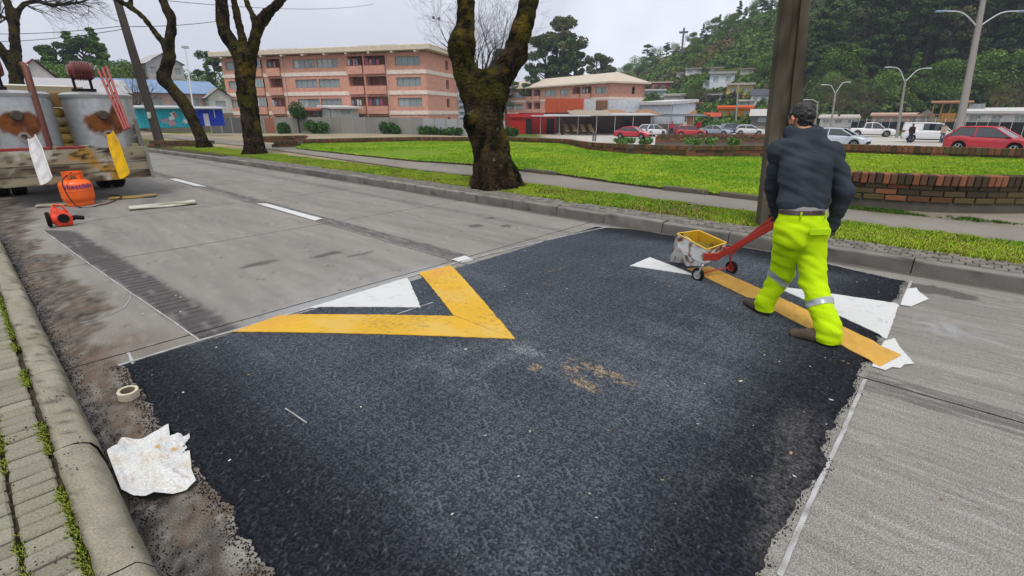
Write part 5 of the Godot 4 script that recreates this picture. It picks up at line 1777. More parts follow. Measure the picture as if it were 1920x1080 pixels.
# ---------------------------------------------------------------- truck with the paint kettles
func build_truck() -> void:
	var t := thing("flatbed_truck", "old flatbed truck seen from behind carrying two paint kettles", "truck", Vector3(1.45, 0, -12.5))
	var plank := func(p: Vector3, q: Vector3) -> Color:
		var a := n3(p * Vector3(1.2, 7.0, 7.0)); var b := n3(p * 2.2 + Vector3(7, 0, 0))
		var c := L(0.40, 0.36, 0.25).lerp(L(0.13, 0.10, 0.065), smoothstep(0.0, 0.40, a))
		c = c.lerp(L(0.60, 0.58, 0.50), smoothstep(0.06, 0.3, b + 0.4 * nf.get_noise_3dv(p * 9.0)))
		c = c.lerp(L(0.55, 0.28, 0.03), 0.85 * smoothstep(0.05, 0.25, n3(p * 3.0 + Vector3(0, 20, 0)) - 0.35 * absf(p.x - 0.55)))
		return c.lerp(L(0.06, 0.05, 0.04), smoothstep(0.22, 0.5, nf.get_noise_3dv(p * Vector3(6, 20, 6))))
	# tailgate let down: planks hanging below the deck, framed by battens
	for i in 3:
		var g := G.new()
		for k in 16: g.box(Vector3(-1.2 + (k + 0.5) * 0.15, 0.47 + i * 0.175, 0.0 + 0.012 * i), Vector3(0.1505, 0.166, 0.035), Color.WHITE)
		g.subdiv(2)
		g.recolor(plank)
		obj("tailgate_plank", g, M.wood, t)
	for x in [-1.17, 1.19]:
		var g := G.new()
		g.box(Vector3(x, 0.65, 0.045), Vector3(0.05, 0.56, 0.05), L(0.36, 0.35, 0.32), Basis(Vector3.BACK, 0.03), 0.006)
		obj("tailgate_batten", g, M.wood, t)
	var g := G.new()
	for k in 16: g.box(Vector3(-1.22 + (k + 0.5) * 0.1525, 0.945, -0.02), Vector3(0.153, 0.10, 0.10), Color.WHITE)
	g.subdiv(2)
	g.recolor(plank)
	obj("rear_sill", g, M.wood, t)
	g = G.new()
	g.box(Vector3(-0.72, 1.02, -0.06), Vector3(0.95, 0.06, 0.06), L(0.22, 0.02, 0.02), Basis.IDENTITY, 0.01)
	g.box(Vector3(0.05, 1.02, -0.10), Vector3(0.42, 0.05, 0.05), L(0.40, 0.34, 0.30), Basis.IDENTITY, 0.01)
	g.recolor(func(p, q): return L(0.24, 0.02, 0.02).lerp(L(0.45, 0.42, 0.38), smoothstep(0.1, 0.4, n3(p * 6.0))))
	obj("red_rail", g, M.rustmetal, t)
	g = G.new()
	g.box(Vector3(0, 0.86, -2.4), Vector3(2.42, 0.10, 4.7), L(0.12, 0.10, 0.075))
	g.recolor(plank)
	obj("deck", g, M.wood, t)
	g = G.new()
	for x in [-0.42, 0.42]: g.box(Vector3(x, 0.80, -3.2), Vector3(0.10, 0.22, 6.2), L(0.03, 0.028, 0.026))
	g.box(Vector3(0, 0.62, -2.35), Vector3(1.7, 0.14, 0.14), L(0.03, 0.028, 0.026), Basis.IDENTITY, 0.02)
	g.box(Vector3(0, 0.78, -0.35), Vector3(2.1, 0.12, 0.10), L(0.04, 0.035, 0.03))
	obj("chassis", g, M.rubber, t)
	for x in [-0.98, -0.72, 0.72, 0.98]:
		var w := G.new()
		var X := Transform3D(Basis(Vector3.BACK, PI / 2), Vector3(x, 0.42, -2.35))
		w.lathe([Vector2(0.22, -0.11), Vector2(0.38, -0.115), Vector2(0.42, -0.08), Vector2(0.425, 0.0), Vector2(0.42, 0.08), Vector2(0.38, 0.115), Vector2(0.22, 0.11)], 32, X, L(0.016, 0.016, 0.016))
		var wo := obj("wheel", w, M.rubber, t)
		var r := G.new()
		r.lathe([Vector2(0, -0.05), Vector2(0.16, -0.05), Vector2(0.22, -0.09), Vector2(0.22, 0.09), Vector2(0.16, 0.05), Vector2(0, 0.05)], 24, X, L(0.16, 0.15, 0.14))
		obj("rim", r, M.satin, wo)
	# side rails of the bed, grey boards
	for s in [-1.0, 1.0]:
		for i in 2:
			var b := G.new()
			b.box(Vector3(s * 1.22, 1.08 + i * 0.24, -2.5), Vector3(0.04, 0.19, 4.4), L(0.34, 0.32, 0.27))
			b.recolor(plank)
			obj("side_board", b, M.wood, t)
		for z in [-0.25, -1.7, -3.2, -4.6]:
			var b := G.new()
			b.box(Vector3(s * 1.19, 1.16, z), Vector3(0.06, 0.72, 0.08), L(0.26, 0.25, 0.23), Basis.IDENTITY, 0.008)
			obj("stake", b, M.wood, t)
	# lorry cab beyond the load
	g = G.new()
	g.box(Vector3(0, 1.55, -5.75), Vector3(2.1, 1.5, 1.6), L(0.50, 0.50, 0.47), Basis.IDENTITY, 0.12)
	var cab := obj("cab", g, M.car, t)
	g = G.new()
	g.box(Vector3(0, 1.95, -4.945), Vector3(1.3, 0.45, 0.02), L(1, 1, 1))
	obj("rear_window", g, M.darkglass, cab)
	# headboard with pale panels behind the kettles
	for i in 4:
		var b := G.new()
		b.box(Vector3(0, 1.12 + i * 0.33, -4.72), Vector3(2.36, 0.30, 0.04), L(0.50, 0.49, 0.45), Basis.IDENTITY, 0.005)
		b.recolor(plank)
		obj("headboard_plank", b, M.wood, t)
	# kettles: things standing on the bed
	kettle(Vector3(0.93, 0, -13.35), "galvanised steel kettle with round rust patch and yellow chute below it", false)
	kettle(Vector3(2.22, 0, -13.40), "galvanised steel kettle with rust patch and red auger arm beside its top", true)
	# chutes hung on the outlets
	chute("white painted steel chute hanging from the kettle outlet over the tailgate", [62, 258], [90, 341], 0.20, L(0.72, 0.72, 0.72), 8.0)
	chute("yellow painted steel chute hanging from the kettle outlet over the tailgate", [208, 250], [236, 331], 0.19, L(0.74, 0.44, 0.012), 9.0)
	# sacks and box between the kettles
	var o := Vector3(1.45, 0.91, -13.9)
	for i in 5:
		g = G.new()
		var F := Fld.new(Vector3(-0.4, -0.05, -0.3), Vector3(0.4, 0.3, 0.3), 0.025, 40.0)
		F.cap(Vector3(-0.22, 0.09, -0.06), Vector3(0.22, 0.09, -0.06), 0.085, 0.085)
		F.cap(Vector3(-0.22, 0.09, 0.08), Vector3(0.22, 0.09, 0.08), 0.085, 0.085)
		F.mesh(g, L(0.60, 0.40, 0.12) if i != 3 else L(0.55, 0.48, 0.30))
		fold(g, 0.03, 9.0, Vector3.ONE)
		var s := obj("paint_sack", g, M.cloth)
		s.position = o + Vector3([-0.02, 0.05, -0.05, 0.0, 0.06][i], 0.16 * i, 0.05 * (i % 2) + 0.35 - 0.04 * i)
		s.rotation.y = 0.2 * i
		tag(s, "%s powder sack in the stack between the kettles" % ["lowest yellow", "second lowest yellow", "middle yellow", "pale cream", "topmost yellow"][i], "sack", "sacks between the kettles")
	g = G.new()
	g.box(Vector3.ZERO, Vector3(0.5, 0.26, 0.4), L(0.34, 0.19, 0.075), Basis.IDENTITY, 0.01)
	var bx := obj("cardboard_box", g, M.paper)
	bx.position = o + Vector3(0.03, 0.97, 0.15)
	tag(bx, "brown cardboard box on the sacks between the kettles", "box")
	# red post on the left kettle side
	g = G.new()
	var a := dp(62, 175, 8.9); var b := dp(45, 118, 8.9)
	g.tube([Vector3(a.x, 1.0, a.z), a, b.lerp(a, 0.15), b + Vector3(-0.04, 0, 0)], [0.055, 0.055, 0.055, 0.05], 4, L(0.16, 0.05, 0.035))
	tag(obj("steel_post", g, M.rustmetal), "rusty red square steel post beside the white chute's kettle", "post")
func kettle(p: Vector3, label: String, auger: bool) -> void:
	var t := thing("paint_kettle", label, "kettle", Vector3(p.x, 0.93, p.z), 0.0, "kettles on the truck bed")
	var R := 0.57; var hgt := 0.98
	var g := G.new()
	var rows := []; var cols := []
	var fa := face_cam(p)
	for j in 41:
		var r := []; var c := []
		for i in 96:
			var th := TAU * i / 96.0
			var y := 0.04 + hgt * j / 40.0
			var q := Vector3(sin(th) * R, y, cos(th) * R)
			r.append(q)
			var dth := wrapf(th - fa - 0.05, -PI, PI)
			var k := L(0.56, 0.58, 0.60) * (1.0 + 0.12 * n3(q * Vector3(6, 0.8, 6)) + 0.10 * n3(q * 3.0))
			var d := Vector2(dth * R / 0.34, (y - 0.50) / 0.23).length() + 0.28 * n3(q * 5.0) + 0.12 * n3(q * 17.0)
			if auger: d = minf(d, Vector2((dth - 0.42) * R / 0.14, (y - 0.68) / 0.2).length() + 0.3 * n3(q * 6.0))
			var ru := L(0.27, 0.095, 0.028).lerp(L(0.13, 0.045, 0.02), clampf(0.4 + 1.6 * n3(q * 9.0), 0.0, 1.0))
			k = k.lerp(ru, 1.0 - smoothstep(0.80, 1.12, d))
			k = k.lerp(L(0.22, 0.23, 0.25), 0.35 * smoothstep(0.25, 0.5, n3(q * Vector3(9, 1.5, 9) + Vector3(4, 4, 4))))
			c.append(k)
		rows.append(r); cols.append(c)
	g.grid(rows, true, Color.WHITE, false, cols)
	obj("shell", g, M.galv, t)
	g = G.new()
	g.lathe([Vector2(R + 0.02, hgt + 0.0), Vector2(R + 0.025, hgt + 0.06), Vector2(R * 0.9, hgt + 0.10), Vector2(0.0, hgt + 0.13)], 48, Transform3D.IDENTITY, L(0.42, 0.43, 0.43))
	obj("lid", g, M.galv, t)
	g = G.new()
	var f := Vector3(sin(fa + 0.05), 0, cos(fa + 0.05))
	var X := Transform3D(Basis(f.cross(Vector3.UP).normalized() * -1.0, f, Vector3.UP * -1.0).orthonormalized(), Vector3.ZERO)
	g.lathe([Vector2(0.055, R - 0.05), Vector2(0.055, R + 0.10), Vector2(0.085, R + 0.10), Vector2(0.085, R + 0.14), Vector2(0.045, R + 0.14), Vector2(0.045, R + 0.04)], 24, Transform3D(X.basis, Vector3(0, 0.30, 0)), L(0.35, 0.30, 0.26))
	obj("outlet", g, M.metal, t)
	g = G.new()
	g.lathe([Vector2(0.0, R + 0.05), Vector2(0.07, R + 0.05), Vector2(0.09, R + 0.02), Vector2(0.10, R - 0.03)], 20, Transform3D(X.basis, Vector3(0, 0.66, 0)), L(0.06, 0.04, 0.03))
	obj("burner_cover", g, M.rustmetal, t)
	# stand brackets at its foot
	for s in [-0.4, 0.4]:
		g = G.new()
		g.box(f * (R - 0.05) + f.cross(Vector3.UP) * s + Vector3(0, 0.05, 0), Vector3(0.12, 0.12, 0.16), L(0.28, 0.24, 0.15), Basis(Vector3.UP, fa), 0.01)
		obj("foot", g, M.rustmetal, t)
	# agitator: bracket, motor, red guard
	var m := Vector3(-0.18, hgt + 0.12, 0.1)
	g = G.new()
	for s in [-0.13, 0.13]: g.box(m + Vector3(s, 0.14, 0), Vector3(0.04, 0.28, 0.06), L(0.02, 0.02, 0.02), Basis.IDENTITY, 0.005)
	g.box(m + Vector3(0, 0.03, 0), Vector3(0.36, 0.05, 0.2), L(0.02, 0.02, 0.02), Basis.IDENTITY, 0.005)
	obj("motor_bracket", g, M.rubber, t)
	g = G.new()
	g.lathe([Vector2(0, -0.19), Vector2(0.13, -0.19), Vector2(0.16, -0.15), Vector2(0.16, 0.12), Vector2(0.10, 0.16), Vector2(0.10, 0.20), Vector2(0, 0.20)], 20, Transform3D(Basis(Vector3.BACK, PI / 2), m + Vector3(0.02, 0.38, 0)), L(0.14, 0.02, 0.02))
	for k in 7: g.lathe([Vector2(0.162, -0.14 + k * 0.04), Vector2(0.178, -0.135 + k * 0.04), Vector2(0.178, -0.125 + k * 0.04), Vector2(0.162, -0.12 + k * 0.04)], 20, Transform3D(Basis(Vector3.BACK, PI / 2), m + Vector3(0.02, 0.38, 0)), L(0.08, 0.015, 0.015))
	obj("motor", g, M.satin, t)
	if auger:
		# red lattice arm slanting down beside the shell
		var a := dp(192, 128, 9.3) - t.position; var b := dp(238, 242, 9.1) - t.position
		var side := (b - a).cross(cf).normalized() * 0.085
		g = G.new()
		for s in [-1.0, 0.0, 1.0]: g.tube([a + side * s, b + side * s * 0.5], [0.022, 0.022], 6, L(0.26, 0.03, 0.02))
		for k in 6:
			var u := k / 5.0
			g.tube([a.lerp(b, u) + side * lerpf(1.0, 0.5, u), a.lerp(b, minf(1.0, u + 0.1)) - side * lerpf(1.0, 0.5, u)], [0.014, 0.014], 5, L(0.26, 0.03, 0.02))
		obj("auger_arm", g, M.satin, t)
func chute(label: String, a: Array, b: Array, w: float, col: Color, D := 9.05) -> void:
	var A := dp(a[0], a[1], D); var B := dp(b[0], b[1], D - 0.3)
	var t := thing("chute", label, "chute", B)
	var d := (B - A)
	var s := d.cross(cf).normalized() * -1.0
	var n := d.normalized().cross(s).normalized()
	if n.dot(cf) > 0: n = -n
	var g := G.new()
	var rows := []; var cols := []
	for j in 25:
		var u := j / 24.0
		var r := []; var c := []
		var hw := w * lerpf(0.34, 0.52, smoothstep(0.0, 0.35, u))
		for i in 9:
			var v := i / 4.0 - 1.0
			var p := A.lerp(B, u) + s * v * hw + n * 0.022 * pow(absf(v), 3.0) - B
			r.append(p)
			var k := col.lerp(Color(col.r * 0.72, col.g * 0.7, col.b * 0.7 + 0.02), clampf(2.0 * n3(p * Vector3(9, 3, 9)), 0.0, 1.0))
			c.append(k.lerp(L(0.25, 0.2, 0.15), 0.5 * smoothstep(0.4, 0.6, nf.get_noise_3dv(p * 20.0))))
		rows.append(r); cols.append(c)
	g.grid(rows, false, col, n.dot((rows[0][1] - rows[0][0]).cross(rows[1][0] - rows[0][0])) < 0, cols)
	obj("trough", g, M.paint, t)
	g = G.new()
	for e in [0, 8]:
		var pts := []
		for j in 25: pts.append(rows[j][e])
		g.tube(pts, filled(25, 0.009), 6, col)
	obj("rolled_edge", g, M.paint, t)

# ---------------------------------------------------------------- trees
func bark_col(p: Vector3, n: Vector3, moss: float) -> Color:
	var c := L(0.048, 0.034, 0.020).lerp(L(0.010, 0.008, 0.005), clampf(0.55 + 2.0 * n3(p * Vector3(7, 2.0, 7)), 0.0, 1.0))
	c = c.lerp(L(0.09, 0.065, 0.04), 0.5 * smoothstep(0.2, 0.5, nf.get_noise_3dv(p * Vector3(16, 5, 16))))
	var m := n3(p * 1.4 + Vector3(5, 1, 0)) + 0.5 * n3(p * 6.0) + moss + 0.22 * n.dot(Vector3(0.67, 0.3, 0.68))
	c = c.lerp(L(0.075, 0.075, 0.010), 0.7 * smoothstep(0.10, 0.5, m))
	c = c.lerp(L(0.17, 0.12, 0.010), 0.55 * smoothstep(0.25, 0.6, n3(p * 2.3 + Vector3(0, 8, 3)) + 0.4 * n3(p * 11.0) + moss * 0.6))
	return c.lerp(L(0.27, 0.27, 0.22), 0.8 * smoothstep(0.48, 0.58, nf.get_noise_3dv(p * 21.0 + Vector3(2, 2, 2)) * (0.7 + 0.6 * n3(p * 3.0))))
func limb_tree(called: String, label: String, D: float, base: Array, chains: Array, cell: float, moss: float, seed: int) -> Node3D:
	# chains of [px, py, radius px, extra depth]; the trunk and its limbs are one continuous surface
	var bp := gp(base[0], base[1], 0.14)
	D = depth_of(bp)
	var t := thing(called, label, "tree", bp)
	var lo := Vector3(1e9, 1e9, 1e9); var hi := -lo
	var C := []
	for ch in chains:
		var pts := []; var rad := []
		for q in ch:
			var DD: float = D + (q[3] if q.size() > 3 else 0.0)
			var p := dp(q[0], q[1], DD) - bp
			pts.append(p); rad.append(q[2] * DD / FPX)
		C.append([smooth_path(pts, 4), rad])
		for i in pts.size():
			lo = lo.min(pts[i] - Vector3.ONE * (rad[i] * 1.5 + 0.1)); hi = hi.max(pts[i] + Vector3.ONE * (rad[i] * 1.5 + 0.1))
	lo.y = -0.12
	var rb: float = C[0][1][0] * 1.9 + 0.1
	lo = lo.min(Vector3(-rb, -0.12, -rb)); hi = hi.max(Vector3(rb, 0, rb))
	var F := Fld.new(lo, hi, cell, 26.0)
	var tips := []
	for e in C:
		var sp: Array = e[0]
		var rr := []
		for i in sp.size():
			var f := i / 4.0
			var k := mini(int(f), e[1].size() - 2)
			rr.append(lerpf(e[1][k], e[1][k + 1], f - k) - 0.012)
		F.once(sp, rr)
		if sp[-1].y > 5.0: tips.append([sp[-1], sp[-1] - sp[-3], rr[-1]])
	# root flare
	var r := RandomNumberGenerator.new()
	r.seed = seed
	var r0: float = C[0][1][0]
	for i in 11:
		var a := TAU * i / 11.0 + r.randf() * 0.4
		var k := r.randf_range(0.95, 1.2)
		F.cap(Vector3(cos(a) * r0 * 0.42, r0 * r.randf_range(0.5, 1.1), sin(a) * r0 * 0.42), Vector3(cos(a) * r0 * k, -0.06, sin(a) * r0 * k), r0 * 0.30, r0 * 0.2)
	var g := G.new()
	F.mesh(g)
	for i in g.v.size():
		var p := g.v[i]
		g.v[i] = p + g.n[i] * (0.055 * n3(p * 2.2) + 0.028 * nf.get_noise_3dv(p * Vector3(11, 5, 11)) - 0.035 * absf(nf.get_noise_3dv(p * Vector3(26, 8, 26))))
	smooth_normals(g)
	g.recolor(func(p, n): return bark_col(p, n, moss))
	obj("trunk", g, M.bark, t)
	# bare branches beyond the cut limbs
	var bg := G.new()
	for tp_ in tips:
		twig(bg, tp_[0], tp_[1].normalized(), tp_[2] * 0.85, 1.5, 4, r, L(0.06, 0.05, 0.04))
	obj("branches", bg, M.bark, t)
	return t
func twig(g: G, p: Vector3, d: Vector3, r: float, len: float, lev: int, R: RandomNumberGenerator, col: Color, droop := 0.0) -> void:
	var pts := [p]; var rad := [r]
	var q := p; var dd := d
	var n := 3 if lev > 1 else 2
	for i in n:
		dd = (dd + Vector3(R.randf_range(-1, 1), R.randf_range(-0.6, 0.8) - droop, R.randf_range(-1, 1)) * 0.22).normalized()
		q += dd * len / n
		pts.append(q); rad.append(maxf(0.004, r * lerpf(1.0, 0.5, (i + 1.0) / n)))
	g.tube(pts, rad, 6 if lev > 2 else (4 if lev > 1 else 3), col, false)
	if lev <= 0: return
	for k in (3 if lev > 1 else 4):
		var i := R.randi_range(1, n)
		var ax := Vector3(R.randf_range(-1, 1), R.randf_range(-1, 1), R.randf_range(-1, 1)).normalized()
		twig(g, pts[i], dd.rotated(ax, R.randf_range(0.3, 0.9)), rad[i] * 0.66, len * R.randf_range(0.6, 0.85), lev - 1, R, col, droop)
func bare_tree(called: String, label: String, base: Vector3, h: float, r: float, lev: int, seed: int, col: Color, group := "") -> Node3D:
	var R := RandomNumberGenerator.new()
	R.seed = seed
	var t := thing(called, label, "tree", base, 0.0, group)
	var g := G.new()
	var top := Vector3(R.randf_range(-0.1, 0.1) * h, h * 0.38, R.randf_range(-0.1, 0.1) * h)
	g.tube([Vector3(0, -0.2, 0), Vector3(0, h * 0.1, 0), top * 0.6, top], [r * 1.5, r * 1.05, r * 0.9, r * 0.75], 10, col)
	obj("trunk", g, M.bark, t)
	g = G.new()
	for i in 8:
		var a := TAU * i / 8.0 + R.randf() * 0.7
		var d := Vector3(cos(a) * R.randf_range(0.4, 1.2), 1.0, sin(a) * R.randf_range(0.4, 1.2)).normalized()
		twig(g, top * R.randf_range(0.6, 1.0), d, r * 0.5, h * 0.26, lev, R, col)
	obj("branches", g, M.bark, t)
	return t
func build_trees() -> void:
	limb_tree("plane_tree", "thick mossy tree forking into two knobbly limbs beside the footpath", 11.25, [930, 351],
		[[[927, 352, 44], [925, 322, 41], [923, 300, 37], [913, 250, 36], [907, 200, 38], [906, 172, 41]],
		[[900, 185, 32], [882, 155, 24, -0.1], [870, 128, 22, -0.15], [865, 100, 24, -0.2], [866, 82, 27, -0.2], [872, 52, 19, -0.2], [873, 0, 18.5, -0.1], [866, -60, 17, 0.0], [852, -150, 14, 0.2]],
		[[868, 84, 25, -0.2], [860, 88, 22, -0.3]],
		[[918, 185, 32], [936, 152, 25, 0.1], [955, 118, 24, 0.2], [967, 100, 25, 0.3], [971, 80, 21, 0.3], [981, 50, 20, 0.35], [991, 0, 18, 0.4], [1004, -50, 17, 0.5], [1022, -150, 13, 0.7]],
		[[886, 235, 20, -0.1], [881, 226, 14, -0.3]]], 0.042, 0.10, 3)
	limb_tree("plane_tree", "mossy tree with three upright limbs before the brick apartments", 20.2, [478, 289],
		[[[478, 290, 19], [474, 260, 18], [468, 215, 17], [462, 165, 17.5], [460, 130, 18.5], [460, 110, 19]],
		[[456, 118, 15], [437, 84, 12.5], [420, 58, 12.5], [416, 20, 12], [414, -60, 10, 0.3]],
		[[462, 112, 12], [455, 80, 8, 0.4], [447, 42, 7, 0.6], [439, 0, 6.5, 0.8], [430, -60, 5, 1.0]],
		[[466, 116, 14], [474, 90, 11, -0.2], [483, 55, 11, -0.3], [500, 28, 10, -0.4], [522, 4, 9, -0.4], [550, -40, 8, -0.4]],
		[[483, 52, 9, -0.3], [472, 25, 7, -0.2], [461, 0, 6, 0], [450, -50, 5, 0.3]]], 0.055, 0.0, 4)
	limb_tree("plane_tree", "twisting leaning tree beside the leaning wooden pole", 24.4, [383, 277],
		[[[383, 278, 12], [375, 255, 11.5], [358, 217, 11], [340, 188, 11], [322, 166, 11.5], [308, 148, 12.5], [312, 128, 11], [318, 108, 10.5], [315, 85, 11]],
		[[312, 88, 8], [296, 68, 5.5, 0.3], [272, 36, 5, 0.5], [240, 11, 5, 0.6], [205, -8, 4, 0.6]],
		[[316, 88, 10], [321, 58, 9], [320, 32, 9], [306, 4, 8], [296, -50, 6.5]],
		[[243, 14, 4, 0.6], [246, -6, 4, 0.6], [250, -40, 3, 0.8]]], 0.06, 0.0, 5)
	# far tree beyond the truck
	var b := dp(34, 205, 22.0)
	var bt := limb_tree("plane_tree", "pale bare tree rising behind the truck's load", 22.0, [34, 262],
		[[[34, 262, 14], [32, 200, 11], [30, 130, 11], [29, 95, 9], [27, 60, 8], [22, 30, 8], [14, 5, 7], [-4, -30, 5]],
		[[27, 130, 10], [12, 108, 9, -0.3], [-4, 84, 8, -0.5]],
		[[30, 42, 6], [34, 22, 5, 0.2], [46, 8, 4.5, 0.4], [70, 2, 4, 0.5], [100, 10, 3, 0.7], [140, 6, 2.5, 0.9]],
		[[24, 42, 5], [10, 34, 4], [-6, 26, 3]]], 0.06, -0.1, 6)
	var g := G.new()
	var R := RandomNumberGenerator.new()
	R.seed = 8
	for q in [[46, 8], [70, 2], [100, 10], [125, 6], [140, 6], [85, 4]]:
		for k in 3:
			twig(g, dp(q[0], q[1], 22.5) - bt.position, (cr * R.randf_range(0.1, 1.0) + Vector3(0, R.randf_range(-0.3, 0.3), 0)).normalized(), 0.03, 0.9, 3, R, L(0.10, 0.085, 0.075), 0.15)
	obj("twigs", g, M.bark, bt)
	bare_tree("bare_tree", "large bare spreading tree behind the thick mossy tree", Vector3(dp(895, 240, 44).x, -0.3, dp(895, 240, 44).z), 12.5, 0.26, 5, 31, L(0.10, 0.085, 0.075))
	var p := tp(548, 243)
	bare_tree("bare_tree", "slender bare tree before the middle of the brick apartments", p, 9.6, 0.14, 4, 12, L(0.16, 0.13, 0.085))
	# poles
	g = G.new()
	var a := dp(303, 276, 25.0); var c := dp(212, -25, 25.0)
	g.tube([a - Vector3(0, 0.3, 0), a.lerp(c, 0.5), c], [0.22, 0.20, 0.17], 16, L(0.10, 0.085, 0.075))
	var pole := thing("utility_pole", "leaning dark wooden utility pole beside the twisting tree", "pole", a)
	for i in g.v.size(): g.v[i] -= a
	g.recolor(func(q, n): return L(0.10, 0.088, 0.078).lerp(L(0.055, 0.047, 0.04), clampf(0.5 + 1.5 * n3(q * Vector3(9, 0.8, 9)), 0, 1)))
	obj("shaft", g, M.wood, pole)
	g = G.new()
	var m := a.lerp(c, 0.76) - a
	g.box(m, Vector3(0.5, 0.06, 0.10), L(0.05, 0.05, 0.05), Basis(Vector3.UP, 0.8))
	g.box(a.lerp(c, 0.20) - a + Vector3(-0.15, 0, 0.15), Vector3(0.12, 0.30, 0.12), L(0.42, 0.45, 0.42), Basis(Vector3.UP, 0.8))
	obj("bracket", g, M.satin, pole)
	# concrete lamp post beside the worker: two legs with a slot
	var base := gp(1446, 424, 0.14)
	var top := rp(1494, -40, Vector2(base.x, base.z).length())
	var lp := thing("lamp_post", "weathered concrete lamp post of H section behind the worker", "lamp post", base)
	var ax := (top - base)
	ax = ax * 1.9
	var yv := ax.normalized()
	var zv := (Vector3(-0.86, 0, 0.5) - yv * Vector3(-0.86, 0, 0.5).dot(yv)).normalized()
	var B := Basis(yv.cross(zv).normalized(), yv, zv)
	g = G.new()
	var k := 0.0
	for i in 24:
		var u0 := i / 24.0
		var w := lerpf(0.155, 0.115, u0)
		var cc := B * Vector3(0, 0, 0) + ax * (u0 + 0.5 / 24.0)
		g.box(cc + B * Vector3(-w * 0.72, 0, 0), Vector3(w * 0.78, ax.length() / 24.0 + 0.002, w * 1.6), Color.WHITE, B)
		g.box(cc + B * Vector3(w * 0.72, 0, 0), Vector3(w * 0.78, ax.length() / 24.0 + 0.002, w * 1.6), Color.WHITE, B)
		g.box(cc, Vector3(w * 0.7, ax.length() / 24.0 + 0.001, w * 0.9), Color.WHITE, B)
	g.recolor(func(q, n): return L(0.165, 0.145, 0.112).lerp(L(0.065, 0.056, 0.040), clampf(0.45 + 1.1 * n3(q * Vector3(4, 1.2, 4)) + 1.0 * nf.get_noise_3dv(q * 18.0), 0, 1)).lerp(L(0.10, 0.10, 0.03), 0.5 * smoothstep(0.1, 0.4, n3(q * 1.5 + Vector3(3, 3, 3)))))
	obj("shaft", g, M.stone, lp)
	g = G.new()
	g.tube([ax * 0.98, ax + Vector3(-0.6, 0.35, 0.1), ax + Vector3(-1.6, 0.5, 0.2)], [0.05, 0.045, 0.04], 8, L(0.2, 0.2, 0.2))
	g.box(ax + Vector3(-1.8, 0.48, 0.22), Vector3(0.5, 0.10, 0.22), L(0.25, 0.25, 0.25), Basis.IDENTITY, 0.03)
	obj("lamp_arm", g, M.satin, lp)

# ---------------------------------------------------------------- foliage
func leaf_crown(clumps: Array, n: int, size: float, cols: Array, seed: int, flat := 0.0) -> G:
	var R := RandomNumberGenerator.new()
	R.seed = seed
	var g := G.new()
	for i in n:
		var c: Array = clumps[R.randi() % clumps.size()]
		var u := Vector3(R.randfn(), R.randfn(), R.randfn()).normalized() * pow(R.randf(), 0.45)
		var p: Vector3 = c[0] + u * c[1]
		var a := Vector3(R.randfn(), R.randfn() * (1.0 - flat), R.randfn()).normalized()
		var b := a.cross(Vector3(R.randfn(), R.randfn(), R.randfn())).normalized()
		var s := size * R.randf_range(0.6, 1.3)
		var k: Color = cols[R.randi() % cols.size()]
		var f := R.randf_range(0.75, 1.25)
		k = Color(k.r * f, k.g * f, k.b * f)
		g.tri(p - a * s * 0.5, p + b * s * 0.42, p + a * s * 0.5, k)
		g.tri(p - a * s * 0.5, p + a * s * 0.5, p - b * s * 0.42 + a.cross(b) * s * 0.2, k)
	return g
func leafy_tree(called: String, label: String, cat: String, pos: Vector3, trunk: Array, clumps: Array, n: int, size: float, cols: Array, seed: int, barkc: Color, group := "") -> Node3D:
	var t := thing(called, label, cat, pos, 0.0, group)
	if trunk.size():
		var g := G.new()
		for q in trunk: g.tube(q[0], q[1], 7, barkc, false)
		obj("trunk", g, M.bark, t)
	obj("crown", leaf_crown(clumps, n, size, cols, seed), M.leaf, t)
	return t
